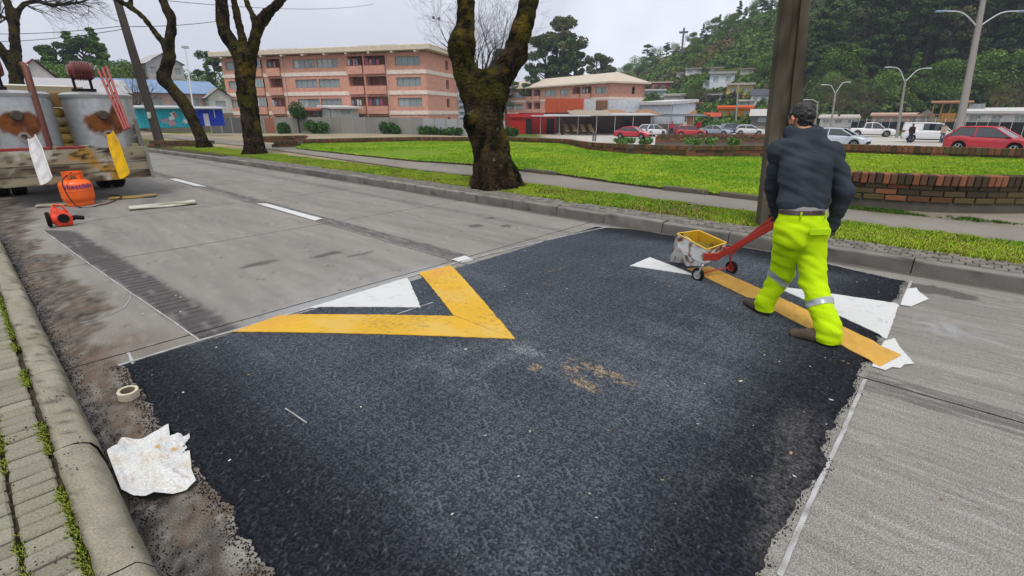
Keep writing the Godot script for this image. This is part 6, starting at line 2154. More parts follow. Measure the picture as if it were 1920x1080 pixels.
func clump_set(kind: String, h: float, R: RandomNumberGenerator) -> Array:
	# [trunk chains, clumps]
	var tr := []; var cl := []
	var lean := Vector3(R.randf_range(-0.06, 0.06), 0, R.randf_range(-0.06, 0.06)) * h
	if kind == "gum":
		tr.append([[Vector3(0, -1, 0), Vector3(0, h * 0.4, 0) + lean * 0.4, Vector3(0, h * 0.92, 0) + lean], [h * 0.022, h * 0.016, h * 0.004]])
		for i in 26:
			var y := h * R.randf_range(0.38, 0.97)
			var a := R.randf() * TAU
			var r := h * 0.20 * (1.15 - absf(y / h - 0.68) * 1.6) * R.randf_range(0.3, 1.0)
			var p := Vector3(cos(a) * r, y, sin(a) * r) + lean * y / h
			cl.append([p, Vector3(1.0, 0.8, 1.0) * h * R.randf_range(0.035, 0.075)])
			tr.append([[Vector3(0, y - h * 0.10, 0) + lean * y / h, p], [h * 0.008, h * 0.002]])
	elif kind == "pine":
		tr.append([[Vector3(0, -1, 0), Vector3(0, h * 0.5, 0) + lean * 0.5, Vector3(0, h * 0.95, 0) + lean], [h * 0.022, h * 0.017, h * 0.004]])
		for i in 34:
			var y := h * R.randf_range(0.28, 1.0)
			var a := R.randf() * TAU
			var r := h * 0.24 * R.randf_range(0.25, 1.0) * (1.25 - 0.8 * y / h)
			var p := Vector3(cos(a) * r, y, sin(a) * r) + lean * y / h
			cl.append([p, Vector3(1.25, 0.45, 1.25) * h * R.randf_range(0.04, 0.08)])
			tr.append([[Vector3(0, y - h * 0.03, 0) + lean * y / h, p], [h * 0.007, h * 0.002]])
	elif kind == "cone":
		tr.append([[Vector3(0, -1, 0), Vector3(0, h * 0.95, 0)], [h * 0.02, h * 0.003]])
		for i in 22:
			var y := h * (0.12 + 0.86 * i / 21.0)
			var a := R.randf() * TAU
			var r := h * 0.20 * (1.02 - y / h)
			cl.append([Vector3(cos(a) * r, y, sin(a) * r), Vector3(1, 0.55, 1) * h * (0.035 + 0.10 * (1.0 - y / h))])
	else:
		tr.append([[Vector3(0, -0.6, 0), Vector3(0, h * 0.5, 0)], [h * 0.03, h * 0.02]])
		for i in 11:
			var a := R.randf() * TAU
			var y := h * R.randf_range(0.35, 0.85)
			var r := h * 0.30 * R.randf()
			cl.append([Vector3(cos(a) * r, y, sin(a) * r), Vector3(1, 0.8, 1) * h * R.randf_range(0.13, 0.24)])
	return [tr, cl]
const DARK := [Color(0.052, 0.092, 0.036), Color(0.072, 0.115, 0.042), Color(0.040, 0.075, 0.036), Color(0.095, 0.125, 0.05)]
const MID := [Color(0.095, 0.175, 0.038), Color(0.14, 0.22, 0.05), Color(0.075, 0.135, 0.03)]
const OLIVE := [Color(0.11, 0.125, 0.06), Color(0.14, 0.135, 0.07), Color(0.08, 0.10, 0.045)]
const YELLOWISH := [Color(0.14, 0.13, 0.04), Color(0.11, 0.13, 0.03), Color(0.16, 0.12, 0.05)]
func build_forest() -> void:
	var R := RandomNumberGenerator.new()
	R.seed = 19
	# prototypes stand as the first trees of their kind
	var kinds := [["gum", OLIVE, "tall grey-green gum tree"], ["pine", DARK, "dark layered pine tree"], ["cone", MID, "pointed green conifer"], ["round", MID, "round leafy tree"], ["pine", DARK, "broad dark pine tree"], ["gum", DARK, "dark tall gum tree"]]
	var proto := {}
	var spots := []
	for q in [
		# px, foot py or depth, height m, kind
		[1512, 112, 21, 1], [1532, 108, 18, 4], [1548, 120, 15, 2], [1560, 105, 12, 3], [1582, 112, 17, 0], [1598, 122, 25, 1], [1612, 105, 20, 4], [1628, 115, 26, 1], [1645, 104, 21, 5], [1662, 118, 27, 1], [1680, 106, 22, 0], [1696, 120, 28, 4], [1712, 104, 23, 1], [1728, 113, 28, 0], [1744, 103, 24, 0], [1760, 118, 29, 5], [1778, 104, 24, 0], [1795, 113, 28, 5], [1812, 103, 23, 4], [1828, 116, 30, 1], [1845, 102, 24, 5], [1862, 112, 29, 4], [1880, 101, 24, 1], [1898, 110, 29, 5], [1915, 100, 25, 4], [1935, 108, 28, 1], [1955, 100, 25, 5],
		[1540, 98, 9, 3], [1580, 94, 8, 3], [1604, 92, 10, 2], [1655, 93, 9, 3], [1700, 93, 11, 2], [1750, 92, 10, 3], [1790, 92, 9, 2], [1835, 92, 11, 3], [1870, 90, 10, 2], [1905, 90, 11, 3],
		[1570, 135, 20, 4], [1640, 138, 24, 5], [1690, 140, 26, 4], [1740, 138, 26, 5], [1800, 138, 28, 1], [1860, 135, 28, 4], [1910, 132, 28, 5],
		# ridge and slope of the open hill
		[1196, 150, 14, 4], [1212, 152, 16, 3], [1230, 150, 17, 1], [1252, 155, 13, 3], [1205, 140, 9, 3], [1250, 135, 7, 3], [1268, 160, 9, 3], [1292, 180, 8, 3], [1310, 185, 8, 1], [1330, 190, 9, 2], [1345, 190, 8, 3], [1362, 195, 10, 2], [1385, 195, 9, 3], [1402, 200, 11, 1], [1418, 200, 9, 2], [1436, 200, 11, 3], [1300, 128, 8, 3], [1335, 126, 7, 3], [1400, 128, 7, 3], [1425, 130, 8, 3], [1270, 118, 6, 3], [1312, 112, 7, 2], [1388, 110, 6, 3],
		[1192, 222, 11, 3], [1206, 226, 13, 4], [1222, 224, 10, 3], [1240, 228, 9, 1], [1256, 222, 7, 3], [1285, 226, 7, 3], [1302, 230, 8, 2], [1322, 226, 9, 3], [1340, 230, 8, 2], [1356, 228, 9, 3], [1374, 232, 11, 2], [1392, 228, 9, 3], [1410, 232, 12, 1], [1428, 230, 9, 3], [1446, 232, 12, 2], [1380, 170, 6, 3], [1290, 165, 6, 3], [1418, 165, 7, 2], [1275, 150, 7, 3], [1150, 200, 10, 3], [1172, 205, 11, 3],
		# gum trees behind the second block
		[1046, 128, 26, 0], [1024, 130, 23, 5], [1070, 132, 21, 0], [1036, 134, 24, 0], [1058, 126, 20, 5], [1118, 150, 19, 0], [1128, 152, 17, 0], [1148, 140, 10, 2], [1160, 140, 9, 2], [950, 120, 17, 4], [992, 118, 13, 5], [1090, 140, 11, 3],
		# beyond the truck
		[112, 78, 12, 2], [135, 80, 13, 5], [160, 82, 14.5, 2], [182, 82, 14, 5], [205, 82, 15, 2], [222, 84, 13, 2], [140, 70, 9, 3], [165, 72, 9.5, 3], [190, 72, 9.5, 3], [255, 84, 11, 3], [285, 86, 10.5, 3], [340, 88, 9, 3], [372, 90, 10, 3], [412, 84, 12, 5], [430, 80, 9, 3], [455, 92, 13, 4], [400, 95, 11, 2]]:
		spots.append(q)
	var places := ["on the wooded slope above the car park", "on the open hill among the houses", "behind the brick apartment blocks", "beyond the truck"]
	var i := 0
	for q in spots:
		var k: int = q[3]
		var e: Array = kinds[k]
		var P := dp(q[0], 200, q[1])
		P.y = terrain(P.x, P.z) - 0.1
		var pl := 0 if q[0] >= 1500 else (1 if q[0] >= 1190 else (2 if q[0] > 900 else 3))
		if pl == 3: P.y = -0.5
		if pl == 1 and hides(P, q[2] * 0.8, q[2] * 0.16): continue
		var lab: String = e[2] + " " + places[pl]
		var grp: String = "trees " + places[pl]
		var v: int = k * 10 + (i % 2)
		var sc: float = q[2] / 20.0
		if not proto.has(v):
			var cs := clump_set(e[0], 20.0, R)
			var nm: String = ["gum_tree", "pine_tree", "conifer_tree", "leafy_tree", "pine_tree", "gum_tree"][k]
			proto[v] = leafy_tree(nm, lab, "tree", P, cs[0], cs[1], 6500 if e[0] != "round" else 5200, 0.46 if e[0] != "round" else 0.56, e[1], 100 + v, L(0.10, 0.085, 0.07), grp)
			proto[v].scale = Vector3.ONE * sc
			proto[v].rotation.y = R.randf() * TAU
		else:
			var d := dup(proto[v], lab, grp)
			d.position = P; d.scale = Vector3(sc * R.randf_range(0.9, 1.15), sc, sc * R.randf_range(0.9, 1.15)); d.rotation.y = R.randf() * TAU
		i += 1
	# bare thicket trees
	for q in [[1500, 96, 9, "bare brown tree beside the lamp post and houses", 41], [1575, 84, 11, "bare pale tree rising behind the silver hatchback", 42], [1612, 82, 9, "bare tree with pale branches behind the white pickup", 43], [1305, 112, 9, "bare tree on the slope below the white houses", 44], [1870, 84, 7, "bare straw-coloured thicket tree behind the long white shed", 45], [1905, 82, 9, "bare brown tree beyond the end of the white shed", 46], [845, 78, 6, "small bare tree between the two brick blocks", 47], [262, 62, 8, "bare grey tree behind the leaning pole", 48]]:
		var P := dp(q[0], 200, q[1])
		P.y = terrain(P.x, P.z) - 0.1 if q[0] > 500 else -0.3
		bare_tree("bare_tree", q[3], P, q[2], q[2] * 0.018, 4, q[4], L(0.20, 0.16, 0.12) if q[4] != 45 else L(0.28, 0.22, 0.09))
	# scrub that covers the hill
	var bush := leaf_crown([[Vector3(0, 0.5, 0), Vector3(1.0, 0.7, 1.0)], [Vector3(0.7, 0.4, 0.3), Vector3(0.6, 0.5, 0.6)], [Vector3(-0.6, 0.35, -0.4), Vector3(0.7, 0.45, 0.6)]], 420, 0.34, [Color(0.9, 0.9, 0.9), Color(1.1, 1.1, 1.0), Color(0.75, 0.8, 0.75)], 5)
	var lst := []
	for j in 6500:
		var px := R.randf_range(1090, 1500) if j % 3 else R.randf_range(1500, 2000)
		var D := R.randf_range(92, 215)
		var P := dp(px, 200, D)
		var hh := hill(P.x, P.z)
		if hh < 0.3: continue
		P.y = terrain(P.x, P.z) - 0.2
		var n := n2(P.x * 0.06, P.z * 0.06)
		if n < -0.42 and px < 1500: continue
		var sz := R.randf_range(0.8, 2.6) * (1.5 if px > 1490 else 1.0)
		if hides(P, sz * 1.1, sz) and px < 1460: continue
		var c: Color = pick(MID)
		if n > 0.22: c = pick(YELLOWISH)
		elif n > 0.05: c = pick(OLIVE)
		if px > 1490: c = pick(DARK)
		lst.append([P, sz, jit(c, 0.25)])
	scatter("hillside_scrub", "dense green scrub covering the hillside", "scrub", bush.commit(), lst, M.leaf)
	# bushes before the grey wall, planting at the lawn's end
	for q in [[590, 240, 2.9, 1.7, "round dark shrub before the grey wall under the topiary tree"], [523, 240, 1.6, 1.6, "small dark shrub before the grey wall near the slender bare tree"], [727, 242, 2.3, 1.5, "round shrub alone before the middle of the grey wall"], [806, 244, 2.6, 1.3, "clipped shrub before the pale wall panels"], [845, 244, 2.4, 1.2, "low dark shrub beside the white floodlight mast"], [955, 244, 2.0, 1.3, "dark shrub beside the red market wall"]]:
		var P := dp(q[0], 200, 57.0 if q[0] < 900 else 60.0)
		P.y = terrain(P.x, P.z) - 0.05
		var w: float = q[2]; var h: float = q[3]
		var cl := []
		for k in 6: cl.append([Vector3(R.randf_range(-0.5, 0.5) * w * 0.8, h * R.randf_range(0.25, 0.65), R.randf_range(-0.4, 0.4)), Vector3(w * 0.26, h * 0.42, w * 0.22)])
		var t := leafy_tree("shrub", q[4], "shrub", P, [], cl, 1500, 0.22, [Color(0.04, 0.10, 0.02), Color(0.06, 0.13, 0.025), Color(0.03, 0.075, 0.018)], 200 + int(q[0]), L(0.1, 0.1, 0.1), "shrubs before the wall")
		t.rotation.y = face_cam(P)
	for q in [[1170, 272, 0.8, "grey-green leafy plant at the start of the lawn's planting"], [1213, 272, 0.75, "grey-green leafy plant beside the short brick wall"], [1296, 272, 1.05, "broad leafy plant in the middle of the brick planting"], [1335, 272, 0.8, "low leafy plant between two broader ones"], [1377, 272, 0.8, "leafy plant at the far end of the brick planting"]]:
		var P := gp(q[0], q[1], 0.05)
		var w: float = q[2]
		var cl := []
		for k in 6: cl.append([Vector3(R.randf_range(-0.4, 0.4) * w, 0.12 + R.randf_range(0, 0.12), R.randf_range(-0.3, 0.3) * w), Vector3(w * 0.28, 0.16, w * 0.26)])
		leafy_tree("leafy_plant", q[3], "plant", P, [], cl, 900, 0.10, [Color(0.09, 0.18, 0.045), Color(0.15, 0.25, 0.09), Color(0.07, 0.14, 0.03)], 300 + int(q[0]), L(0.1, 0.1, 0.1), "plants behind the lawn wall")
	var tb := dp(556, 205, 58.5)
	leafy_tree("topiary_tree", "small clipped evergreen tree before the brick apartments", "tree", Vector3(tb.x, terrain(tb.x, tb.z), tb.z), [[[Vector3(0, 0, 0), Vector3(0, 2.2, 0)], [0.08, 0.06]]], [[Vector3(0, 2.6, 0), Vector3(1.0, 1.0, 1.0)], [Vector3(0.3, 2.2, 0.2), Vector3(0.9, 0.7, 0.9)]], 1800, 0.2, [Color(0.03, 0.07, 0.02), Color(0.045, 0.095, 0.025)], 77, L(0.1, 0.08, 0.06))
	var gb := dp(1240, 253, 40.0)
	leafy_tree("grass_clump", "bright green weed clump at the foot of the lamp pole by the pickup", "plant", tp(1678, 254), [], [[Vector3(0, 0.3, 0), Vector3(0.9, 0.5, 0.7)]], 700, 0.22, [Color(0.12, 0.28, 0.03), Color(0.16, 0.34, 0.04)], 78, L(0.1, 0.08, 0.06))

# ---------------------------------------------------------------- buildings
func window_part(parent: Node, c: Vector3, w: float, h: float, fr: Color, lites: int, curtain_dark_room: Color) -> void:
	# frame with real bars in front of a recessed pane; c is the centre on the wall's outer plane (+z out)
	var g := G.new()
	var b := 0.05
	for s in [-1.0, 1.0]:
		g.box(c + Vector3(s * (w - b) * 0.5, 0, -0.08), Vector3(b, h, 0.06), fr)
		g.box(c + Vector3(0, s * (h - b) * 0.5, -0.08), Vector3(w - 2 * b, b, 0.06), fr)
	for i in range(1, lites): g.box(c + Vector3(-w * 0.5 + w * i / lites, 0, -0.08), Vector3(0.045, h - 2 * b, 0.05), fr)
	var o := obj("window", g, M.plain, parent)
	g = G.new()
	g.quad(c + Vector3(-w * 0.5, -h * 0.5, -0.10), c + Vector3(w * 0.5, -h * 0.5, -0.10), c + Vector3(w * 0.5, h * 0.5, -0.10), c + Vector3(-w * 0.5, h * 0.5, -0.10))
	obj("pane", g, M.clear, o)
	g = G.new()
	g.box(c + Vector3(0, 0, -0.6), Vector3(w + 0.3, h + 0.3, 0.04), L(0.035, 0.035, 0.038))  # near-black sheet painted for the unlit room behind the pane
	if curtain_dark_room.a > 0.0:
		var sp := rng.randf_range(0.3, 0.75)
		for i in int(8 * sp): g.box(c + Vector3(-w * 0.5 + (i + 0.5) * w / 8.0, 0, -0.22 - 0.02 * (i % 2)), Vector3(w / 8.0, h, 0.02), curtain_dark_room)
	obj("curtain_dark_room", g, M.plain, o)
func apartment(called: String, label: String, p0: Vector3, p1: Vector3, dep: float, yb: float, yt: float, floors: int, open: Array, roof_kind: int) -> void:
	var e := p1 - p0
	e.y = 0
	var Ln := e.length()
	var t := thing(called, label, "building", Vector3(p0.x, yb, p0.z), atan2(-e.z, e.x))
	var Hh := yt - yb - 0.75
	var fh := Hh / floors
	var brick := L(0.64, 0.335, 0.255); var band := L(0.80, 0.70, 0.62)
	var wg := G.new(); var bg := G.new()
	var bc := func(): return jit(brick, 0.04)
	for f in floors:
		var y0 := f * fh
		var s0 := fh * 0.36; var s1 := fh * 0.80     # sill and head of the windows
		# spandrel and lintel strips run through, piers stand between the openings
		var cuts := []
		for q in open: cuts.append([q[0] * Ln, q[1] * Ln, q[2]])
		var x := 0.0
		for q in cuts:
			wg.box(Vector3((x + q[0]) * 0.5, y0 + fh * 0.5, -0.15), Vector3(q[0] - x, fh, 0.3), bc.call())
			if q[2] == "w":
				wg.box(Vector3((q[0] + q[1]) * 0.5, y0 + s0 * 0.5, -0.15), Vector3(q[1] - q[0], s0, 0.3), bc.call())
				wg.box(Vector3((q[0] + q[1]) * 0.5, y0 + (s1 + fh) * 0.5, -0.15), Vector3(q[1] - q[0], fh - s1, 0.3), bc.call())
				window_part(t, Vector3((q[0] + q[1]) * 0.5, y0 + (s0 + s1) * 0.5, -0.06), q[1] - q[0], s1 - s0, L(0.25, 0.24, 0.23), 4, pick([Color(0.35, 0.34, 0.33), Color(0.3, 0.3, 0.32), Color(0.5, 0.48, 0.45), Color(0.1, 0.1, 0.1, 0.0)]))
			else:
				# balcony: recess, parapet of brick with a rail, door window at the back
				var w: float = q[1] - q[0]; var cx: float = (q[0] + q[1]) * 0.5
				var bal := G.new()
				bal.box(Vector3(cx, y0 + fh * 0.20, 0.30), Vector3(w, fh * 0.40, 0.12), bc.call())
				bal.box(Vector3(cx, y0 + 0.06, -0.1), Vector3(w, 0.12, 0.7), bc.call())
				for s in [-1.0, 1.0]: bal.box(Vector3(cx + s * (w * 0.5 - 0.06), y0 + fh * 0.20, 0.09), Vector3(0.12, fh * 0.40, 0.30), bc.call())
				bal.box(Vector3(cx, y0 + fh * 0.43, 0.30), Vector3(w, 0.06, 0.06), L(0.35, 0.14, 0.09))
				var bo := obj("balcony", bal, M.wall, t)
				wg.box(Vector3(cx, y0 + fh * 0.94, -0.15), Vector3(w, fh * 0.12, 0.3), bc.call())
				if q[2] == "e":
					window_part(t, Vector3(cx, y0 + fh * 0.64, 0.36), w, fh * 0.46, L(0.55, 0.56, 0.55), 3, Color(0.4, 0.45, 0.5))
				else:
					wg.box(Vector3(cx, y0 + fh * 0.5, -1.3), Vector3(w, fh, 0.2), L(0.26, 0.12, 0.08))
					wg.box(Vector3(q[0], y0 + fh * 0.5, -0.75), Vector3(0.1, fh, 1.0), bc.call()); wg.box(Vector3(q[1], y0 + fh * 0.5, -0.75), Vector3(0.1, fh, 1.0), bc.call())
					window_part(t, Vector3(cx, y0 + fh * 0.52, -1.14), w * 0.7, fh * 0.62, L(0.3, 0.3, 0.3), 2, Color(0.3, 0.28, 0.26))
					if f > 0 and rng.randf() < 0.6:
						var cl := G.new()
						for i in 4: cl.box(Vector3(q[0] + w * (0.2 + 0.17 * i), y0 + fh * 0.58, 0.34), Vector3(w * 0.12, fh * rng.randf_range(0.2, 0.34), 0.03), pick([L(0.5, 0.2, 0.2), L(0.2, 0.3, 0.4), L(0.6, 0.6, 0.6), L(0.4, 0.1, 0.2), L(0.1, 0.1, 0.12)]))
						obj("laundry", cl, M.cloth, bo)
			x = q[1]
		wg.box(Vector3((x + Ln) * 0.5, y0 + fh * 0.5, -0.15), Vector3(Ln - x, fh, 0.3), bc.call())
		# right flank with a narrow window
		wg.box(Vector3(Ln - 0.15, y0 + fh * 0.5, -dep * 0.3 - 0.3), Vector3(0.3, fh, dep * 0.6), bc.call())
		wg.box(Vector3(Ln - 0.15, y0 + fh * 0.17, -dep * 0.65 - 0.3), Vector3(0.3, fh * 0.34, dep * 0.1), bc.call())
		wg.box(Vector3(Ln - 0.15, y0 + fh * 0.9, -dep * 0.65 - 0.3), Vector3(0.3, fh * 0.2, dep * 0.1), bc.call())
		wg.box(Vector3(Ln - 0.15, y0 + fh * 0.5, -dep * 0.85 - 0.3), Vector3(0.3, fh, dep * 0.3), bc.call())
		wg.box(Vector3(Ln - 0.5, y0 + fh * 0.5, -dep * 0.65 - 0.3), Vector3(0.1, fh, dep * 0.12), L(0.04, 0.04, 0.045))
		wg.box(Vector3(0.15, y0 + fh * 0.5, -dep * 0.5 - 0.3), Vector3(0.3, fh, dep), bc.call())
		wg.box(Vector3(Ln * 0.5, y0 + fh * 0.5, -dep), Vector3(Ln, fh, 0.3), bc.call())
		if f > 0:
			x = 0.0
			for q in cuts + [[Ln, Ln, ""]]:
				if q[2] == "w": continue
				if q[0] - x > 0.6: bg.box(Vector3((x + q[0]) * 0.5, y0 + 0.14, 0.03), Vector3(q[0] - x, 0.46, 0.10), band)
				x = q[1]
			bg.box(Vector3(Ln + 0.02, y0 + 0.14, -dep * 0.5), Vector3(0.10, 0.46, dep), band)
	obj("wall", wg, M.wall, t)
	obj("concrete_band", bg, M.wall, t)
	# drain pipes
	for s in [0.325, 0.825]:
		var pg := G.new()
		pg.tube([Vector3(Ln * s, 0, 0.10), Vector3(Ln * s, Hh, 0.10)], [0.06, 0.06], 8, L(0.50, 0.42, 0.36))
		obj("drainpipe", pg, M.plain, t)
	# roof: deep cream fascia over brackets
	var rg := G.new()
	var cream := L(0.66, 0.58, 0.47)
	var ov := 1.0
	if roof_kind == 0:
		rg.box(Vector3(Ln * 0.5, Hh + 0.42, -dep * 0.5), Vector3(Ln + 2 * ov, 0.62, dep + 2 * ov), cream, Basis.IDENTITY, 0.05)
	else:
		rg.box(Vector3(Ln * 0.5, Hh + 0.15, -dep * 0.5), Vector3(Ln + 2 * ov, 0.28, dep + 2 * ov), cream, Basis.IDENTITY, 0.04)
		var a := Vector3(-ov, Hh + 0.30, ov); var b := Vector3(Ln + ov, Hh + 0.30, ov); var c := Vector3(Ln + ov, Hh + 0.30, -dep - ov); var d := Vector3(-ov, Hh + 0.30, -dep - ov)
		var r0 := Vector3(3.0, Hh + 2.3, -dep * 0.5); var r1 := Vector3(Ln - 3.0, Hh + 2.3, -dep * 0.5)
		var rc := L(0.55, 0.48, 0.39)
		rg.quad(a, b, r1, r0, rc); rg.quad(c, d, r0, r1, rc); rg.tri(b, c, r1, rc); rg.tri(d, a, r0, rc)
	var ro := obj("roof", rg, M.wall, t)
	for i in 10:
		var k := G.new()
		k.box(Vector3(Ln * (0.03 + 0.94 * i / 9.0), Hh + 0.0, 0.45), Vector3(0.28, 0.24, 0.95), cream)
		obj("bracket", k, M.wall, ro)
	for q in [[0.26, 5.0], [0.74, 5.5]] if roof_kind == 0 else []:
		var k := G.new()
		k.box(Vector3(Ln * q[0], Hh + 1.0, -dep * 0.4), Vector3(q[1], 0.5, 3.0), L(0.36, 0.38, 0.38))
		obj("roof_hatch", k, M.wall, ro)
var rects := []
func hides(P: Vector3, up: float, half: float) -> bool:
	# would a plant of this size stand in the line of sight to a house front
	var D := depth_of(P)
	var q := P - Vector3(0, CAM_H, 0)
	var x := 960.0 + FPX * q.dot(cr) / D
	var y1 := 540.0 - FPX * (q.dot(cu) + up) / D
	var hw := half * FPX / D
	for r in rects:
		if D < r[4] and x + hw > r[0] and x - hw < r[2] and y1 < r[3] - 4.0: return true
	return false
func house(label: String, l: float, tpx: float, r: float, b: float, D: float, dep: float, wallc: Color, roofc: Color, nwin: int, roof := 0, yaw := 0.0, group := "houses on the hill") -> Node3D:
	if group == "houses on the hill": D = depth_of(tp((l + r) * 0.5, b))
	var P := dp((l + r) * 0.5, b, D)
	rects.append([l, tpx, r, b, D])
	var k := D / FPX
	var w := (r - l) * k; var h := (b - tpx) * k
	var t := thing("house", label, "house", P, face_cam(P) + yaw, group)
	var g := G.new()
	var wh := h * (0.86 if roof == 0 else 0.62)
	var nrow := 2 if wh > 4.4 else 1
	var ww := minf(1.3, w / maxf(1.0, nwin) * 0.5)
	var fh := wh / nrow
	for f in nrow:
		var y0 := f * fh; var s0 := fh * 0.38; var s1 := fh * 0.78
		var x := -w * 0.5
		for i in nwin:
			var cx := -w * 0.5 + w * (i + 0.5) / nwin
			g.box(Vector3((x + cx - ww * 0.5) * 0.5, y0 + fh * 0.5, -0.1), Vector3(cx - ww * 0.5 - x, fh, 0.2), wallc)
			g.box(Vector3(cx, y0 + s0 * 0.5, -0.1), Vector3(ww, s0, 0.2), wallc)
			g.box(Vector3(cx, y0 + (s1 + fh) * 0.5, -0.1), Vector3(ww, fh - s1, 0.2), wallc)
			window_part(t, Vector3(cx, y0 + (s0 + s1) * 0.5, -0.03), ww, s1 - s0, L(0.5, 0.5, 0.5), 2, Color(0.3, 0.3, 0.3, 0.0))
			x = cx + ww * 0.5
		g.box(Vector3((x + w * 0.5) * 0.5, y0 + fh * 0.5, -0.1), Vector3(w * 0.5 - x, fh, 0.2), wallc)
	g.box(Vector3(0, wh * 0.5, -dep * 0.5 - 0.1), Vector3(w - 0.02, wh - 0.01, dep - 0.8), Color(wallc.r * 0.9, wallc.g * 0.9, wallc.b * 0.9))
	g.box(Vector3(0, -2.0, -dep * 0.5), Vector3(w, 4.0, dep), L(0.22, 0.20, 0.17))
	obj("wall", g, M.wall, t)
	g = G.new()
	if roof == 0:
		g.box(Vector3(0, wh + h * 0.06, -dep * 0.5 + 0.2), Vector3(w + 0.6, h * 0.10 + 0.08, dep + 0.8), roofc, Basis(Vector3.RIGHT, 0.05))
	else:
		var y1 := wh; var y2 := h
		var a := Vector3(-w * 0.5 - 0.4, y1 - 0.1, 0.4); var bb := Vector3(w * 0.5 + 0.4, y1 - 0.1, 0.4)
		var c := Vector3(w * 0.5 + 0.4, y1 - 0.1, -dep - 0.4); var d := Vector3(-w * 0.5 - 0.4, y1 - 0.1, -dep - 0.4)
		var ra := Vector3(-w * 0.5 - 0.4, y2, -dep * 0.5); var rb := Vector3(w * 0.5 + 0.4, y2, -dep * 0.5)
		if roof == 2:
			ra = Vector3(0, y2, 0.4); rb = Vector3(0, y2, -dep - 0.4)
			g.quad(bb, c, rb, ra, roofc); g.quad(d, a, ra, rb, roofc)
			g.tri(Vector3(-w * 0.5, y1, 0.0), Vector3(w * 0.5, y1, 0.0), Vector3(0, y2 - 0.1, 0.0), wallc)
		else:
			g.quad(a, bb, rb, ra, roofc); g.quad(c, d, ra, rb, roofc)
			g.tri(Vector3(w * 0.5, y1, 0), Vector3(w * 0.5, y1, -dep), rb - Vector3(0.4, 0.1, 0), wallc); g.tri(Vector3(-w * 0.5, y1, -dep), Vector3(-w * 0.5, y1, 0), ra + Vector3(0.4, -0.1, 0), wallc)
	obj("roof", g, M.wall, t)
	return t
func build_buildings() -> void:
	var O := [[0.02, 0.07, "w"], [0.155, 0.215, "e"], [0.24, 0.31, "b"], [0.375, 0.485, "w"], [0.492, 0.597, "w"], [0.642, 0.715, "b"], [0.722, 0.82, "b"], [0.865, 0.975, "w"]]
	apartment("apartment_block", "four-storey brick apartment block with cream bands before the grey wall", gp(412, 104, 9.0), gp(796, 90, 9.0), 10.5, -0.9, 9.4, 4, O, 0)
	var O2 := [[0.03, 0.09, "b"], [0.11, 0.17, "w"], [0.19, 0.29, "w"], [0.33, 0.38, "b"], [0.40, 0.46, "b"], [0.50, 0.60, "w"], [0.63, 0.70, "w"], [0.73, 0.79, "b"], [0.80, 0.87, "b"], [0.90, 0.97, "w"]]
	apartment("apartment_block", "long brick apartment block with hipped cream roof behind the market", gp(930, 168, 7.2), gp(1146, 152, 7.2), 9.0, -1.6, 7.6, 3, O2, 1)
	# houses on the hill
	house("long white house highest on the hillside", 1286, 127, 1350, 141, 150, 6, L(0.76, 0.77, 0.78), L(0.36, 0.33, 0.31), 4)
	house("white house with two storeys below the long white house", 1330, 135, 1373, 166, 142, 7, L(0.74, 0.77, 0.82), L(0.45, 0.45, 0.46), 2)
	house("pale lower wing of the white hillside house", 1318, 150, 1352, 168, 140, 6, L(0.78, 0.78, 0.78), L(0.5, 0.5, 0.5), 2)
	house("red house with pale roof beside the brick block's roof", 1220, 153, 1264, 172, 128, 6, L(0.42, 0.075, 0.05), L(0.50, 0.40, 0.36), 3)
	house("small white house against the hipped apartment roof", 1196, 155, 1212, 172, 126, 5, L(0.6, 0.6, 0.62), L(0.4, 0.4, 0.4), 1)
	house("white house below the red house", 1200, 168, 1246, 188, 118, 6, L(0.74, 0.77, 0.80), L(0.55, 0.56, 0.58), 3)
	house("white terrace house stepping down the slope", 1244, 177, 1280, 205, 115, 6, L(0.76, 0.76, 0.76), L(0.45, 0.42, 0.40), 2)
	house("yellow and white house with overhanging pale roof", 1362, 156, 1408, 186, 128, 6, L(0.62, 0.45, 0.14), L(0.5, 0.46, 0.42), 2)
	house("white house with dark pitched roof beside the lamp post", 1408, 168, 1452, 198, 122, 7, L(0.74, 0.75, 0.78), L(0.10, 0.10, 0.12), 3, 1)
	house("tiny white cottage tucked beside the long white hillside house", 1268, 136, 1288, 147, 150, 5, L(0.76, 0.76, 0.76), L(0.4, 0.3, 0.28), 1)
	house("small grey house below the white two-storey house", 1322, 176, 1350, 194, 130, 5, L(0.55, 0.57, 0.60), L(0.4, 0.4, 0.42), 2)
	house("pale blue cottage beside the yellow house", 1384, 188, 1410, 202, 120, 5, L(0.55, 0.62, 0.70), L(0.45, 0.42, 0.4), 2)
	house("cream cottage high above the yellow house", 1388, 128, 1412, 140, 150, 5, L(0.70, 0.66, 0.56), L(0.38, 0.3, 0.26), 2)
	house("white shack with rusty roof above the brown kiosk", 1286, 192, 1314, 206, 115, 5, L(0.72, 0.72, 0.72), L(0.34, 0.18, 0.11), 2)
	house("orange shop house with bright red awning roof", 1346, 200, 1404, 228, 100, 6, L(0.66, 0.28, 0.02), L(0.55, 0.11, 0.03), 3, 0, 0.0, "shops by the car park")
	house("low red roofed kiosk beside the orange shop house", 1322, 212, 1346, 228, 99, 5, L(0.5, 0.45, 0.4), L(0.45, 0.09, 0.05), 1, 1, 0.0, "shops by the car park")
	house("grey open shed with pale curved roof by the car park", 1408, 206, 1446, 236, 92, 7, L(0.10, 0.10, 0.10), L(0.45, 0.44, 0.42), 1, 1, 0.0, "shops by the car park")
	house("big white warehouse with sloping roof behind the market", 1196, 190, 1258, 232, 82, 9, L(0.60, 0.66, 0.74), L(0.55, 0.55, 0.56), 0, 0, -0.5, "shops by the car park")
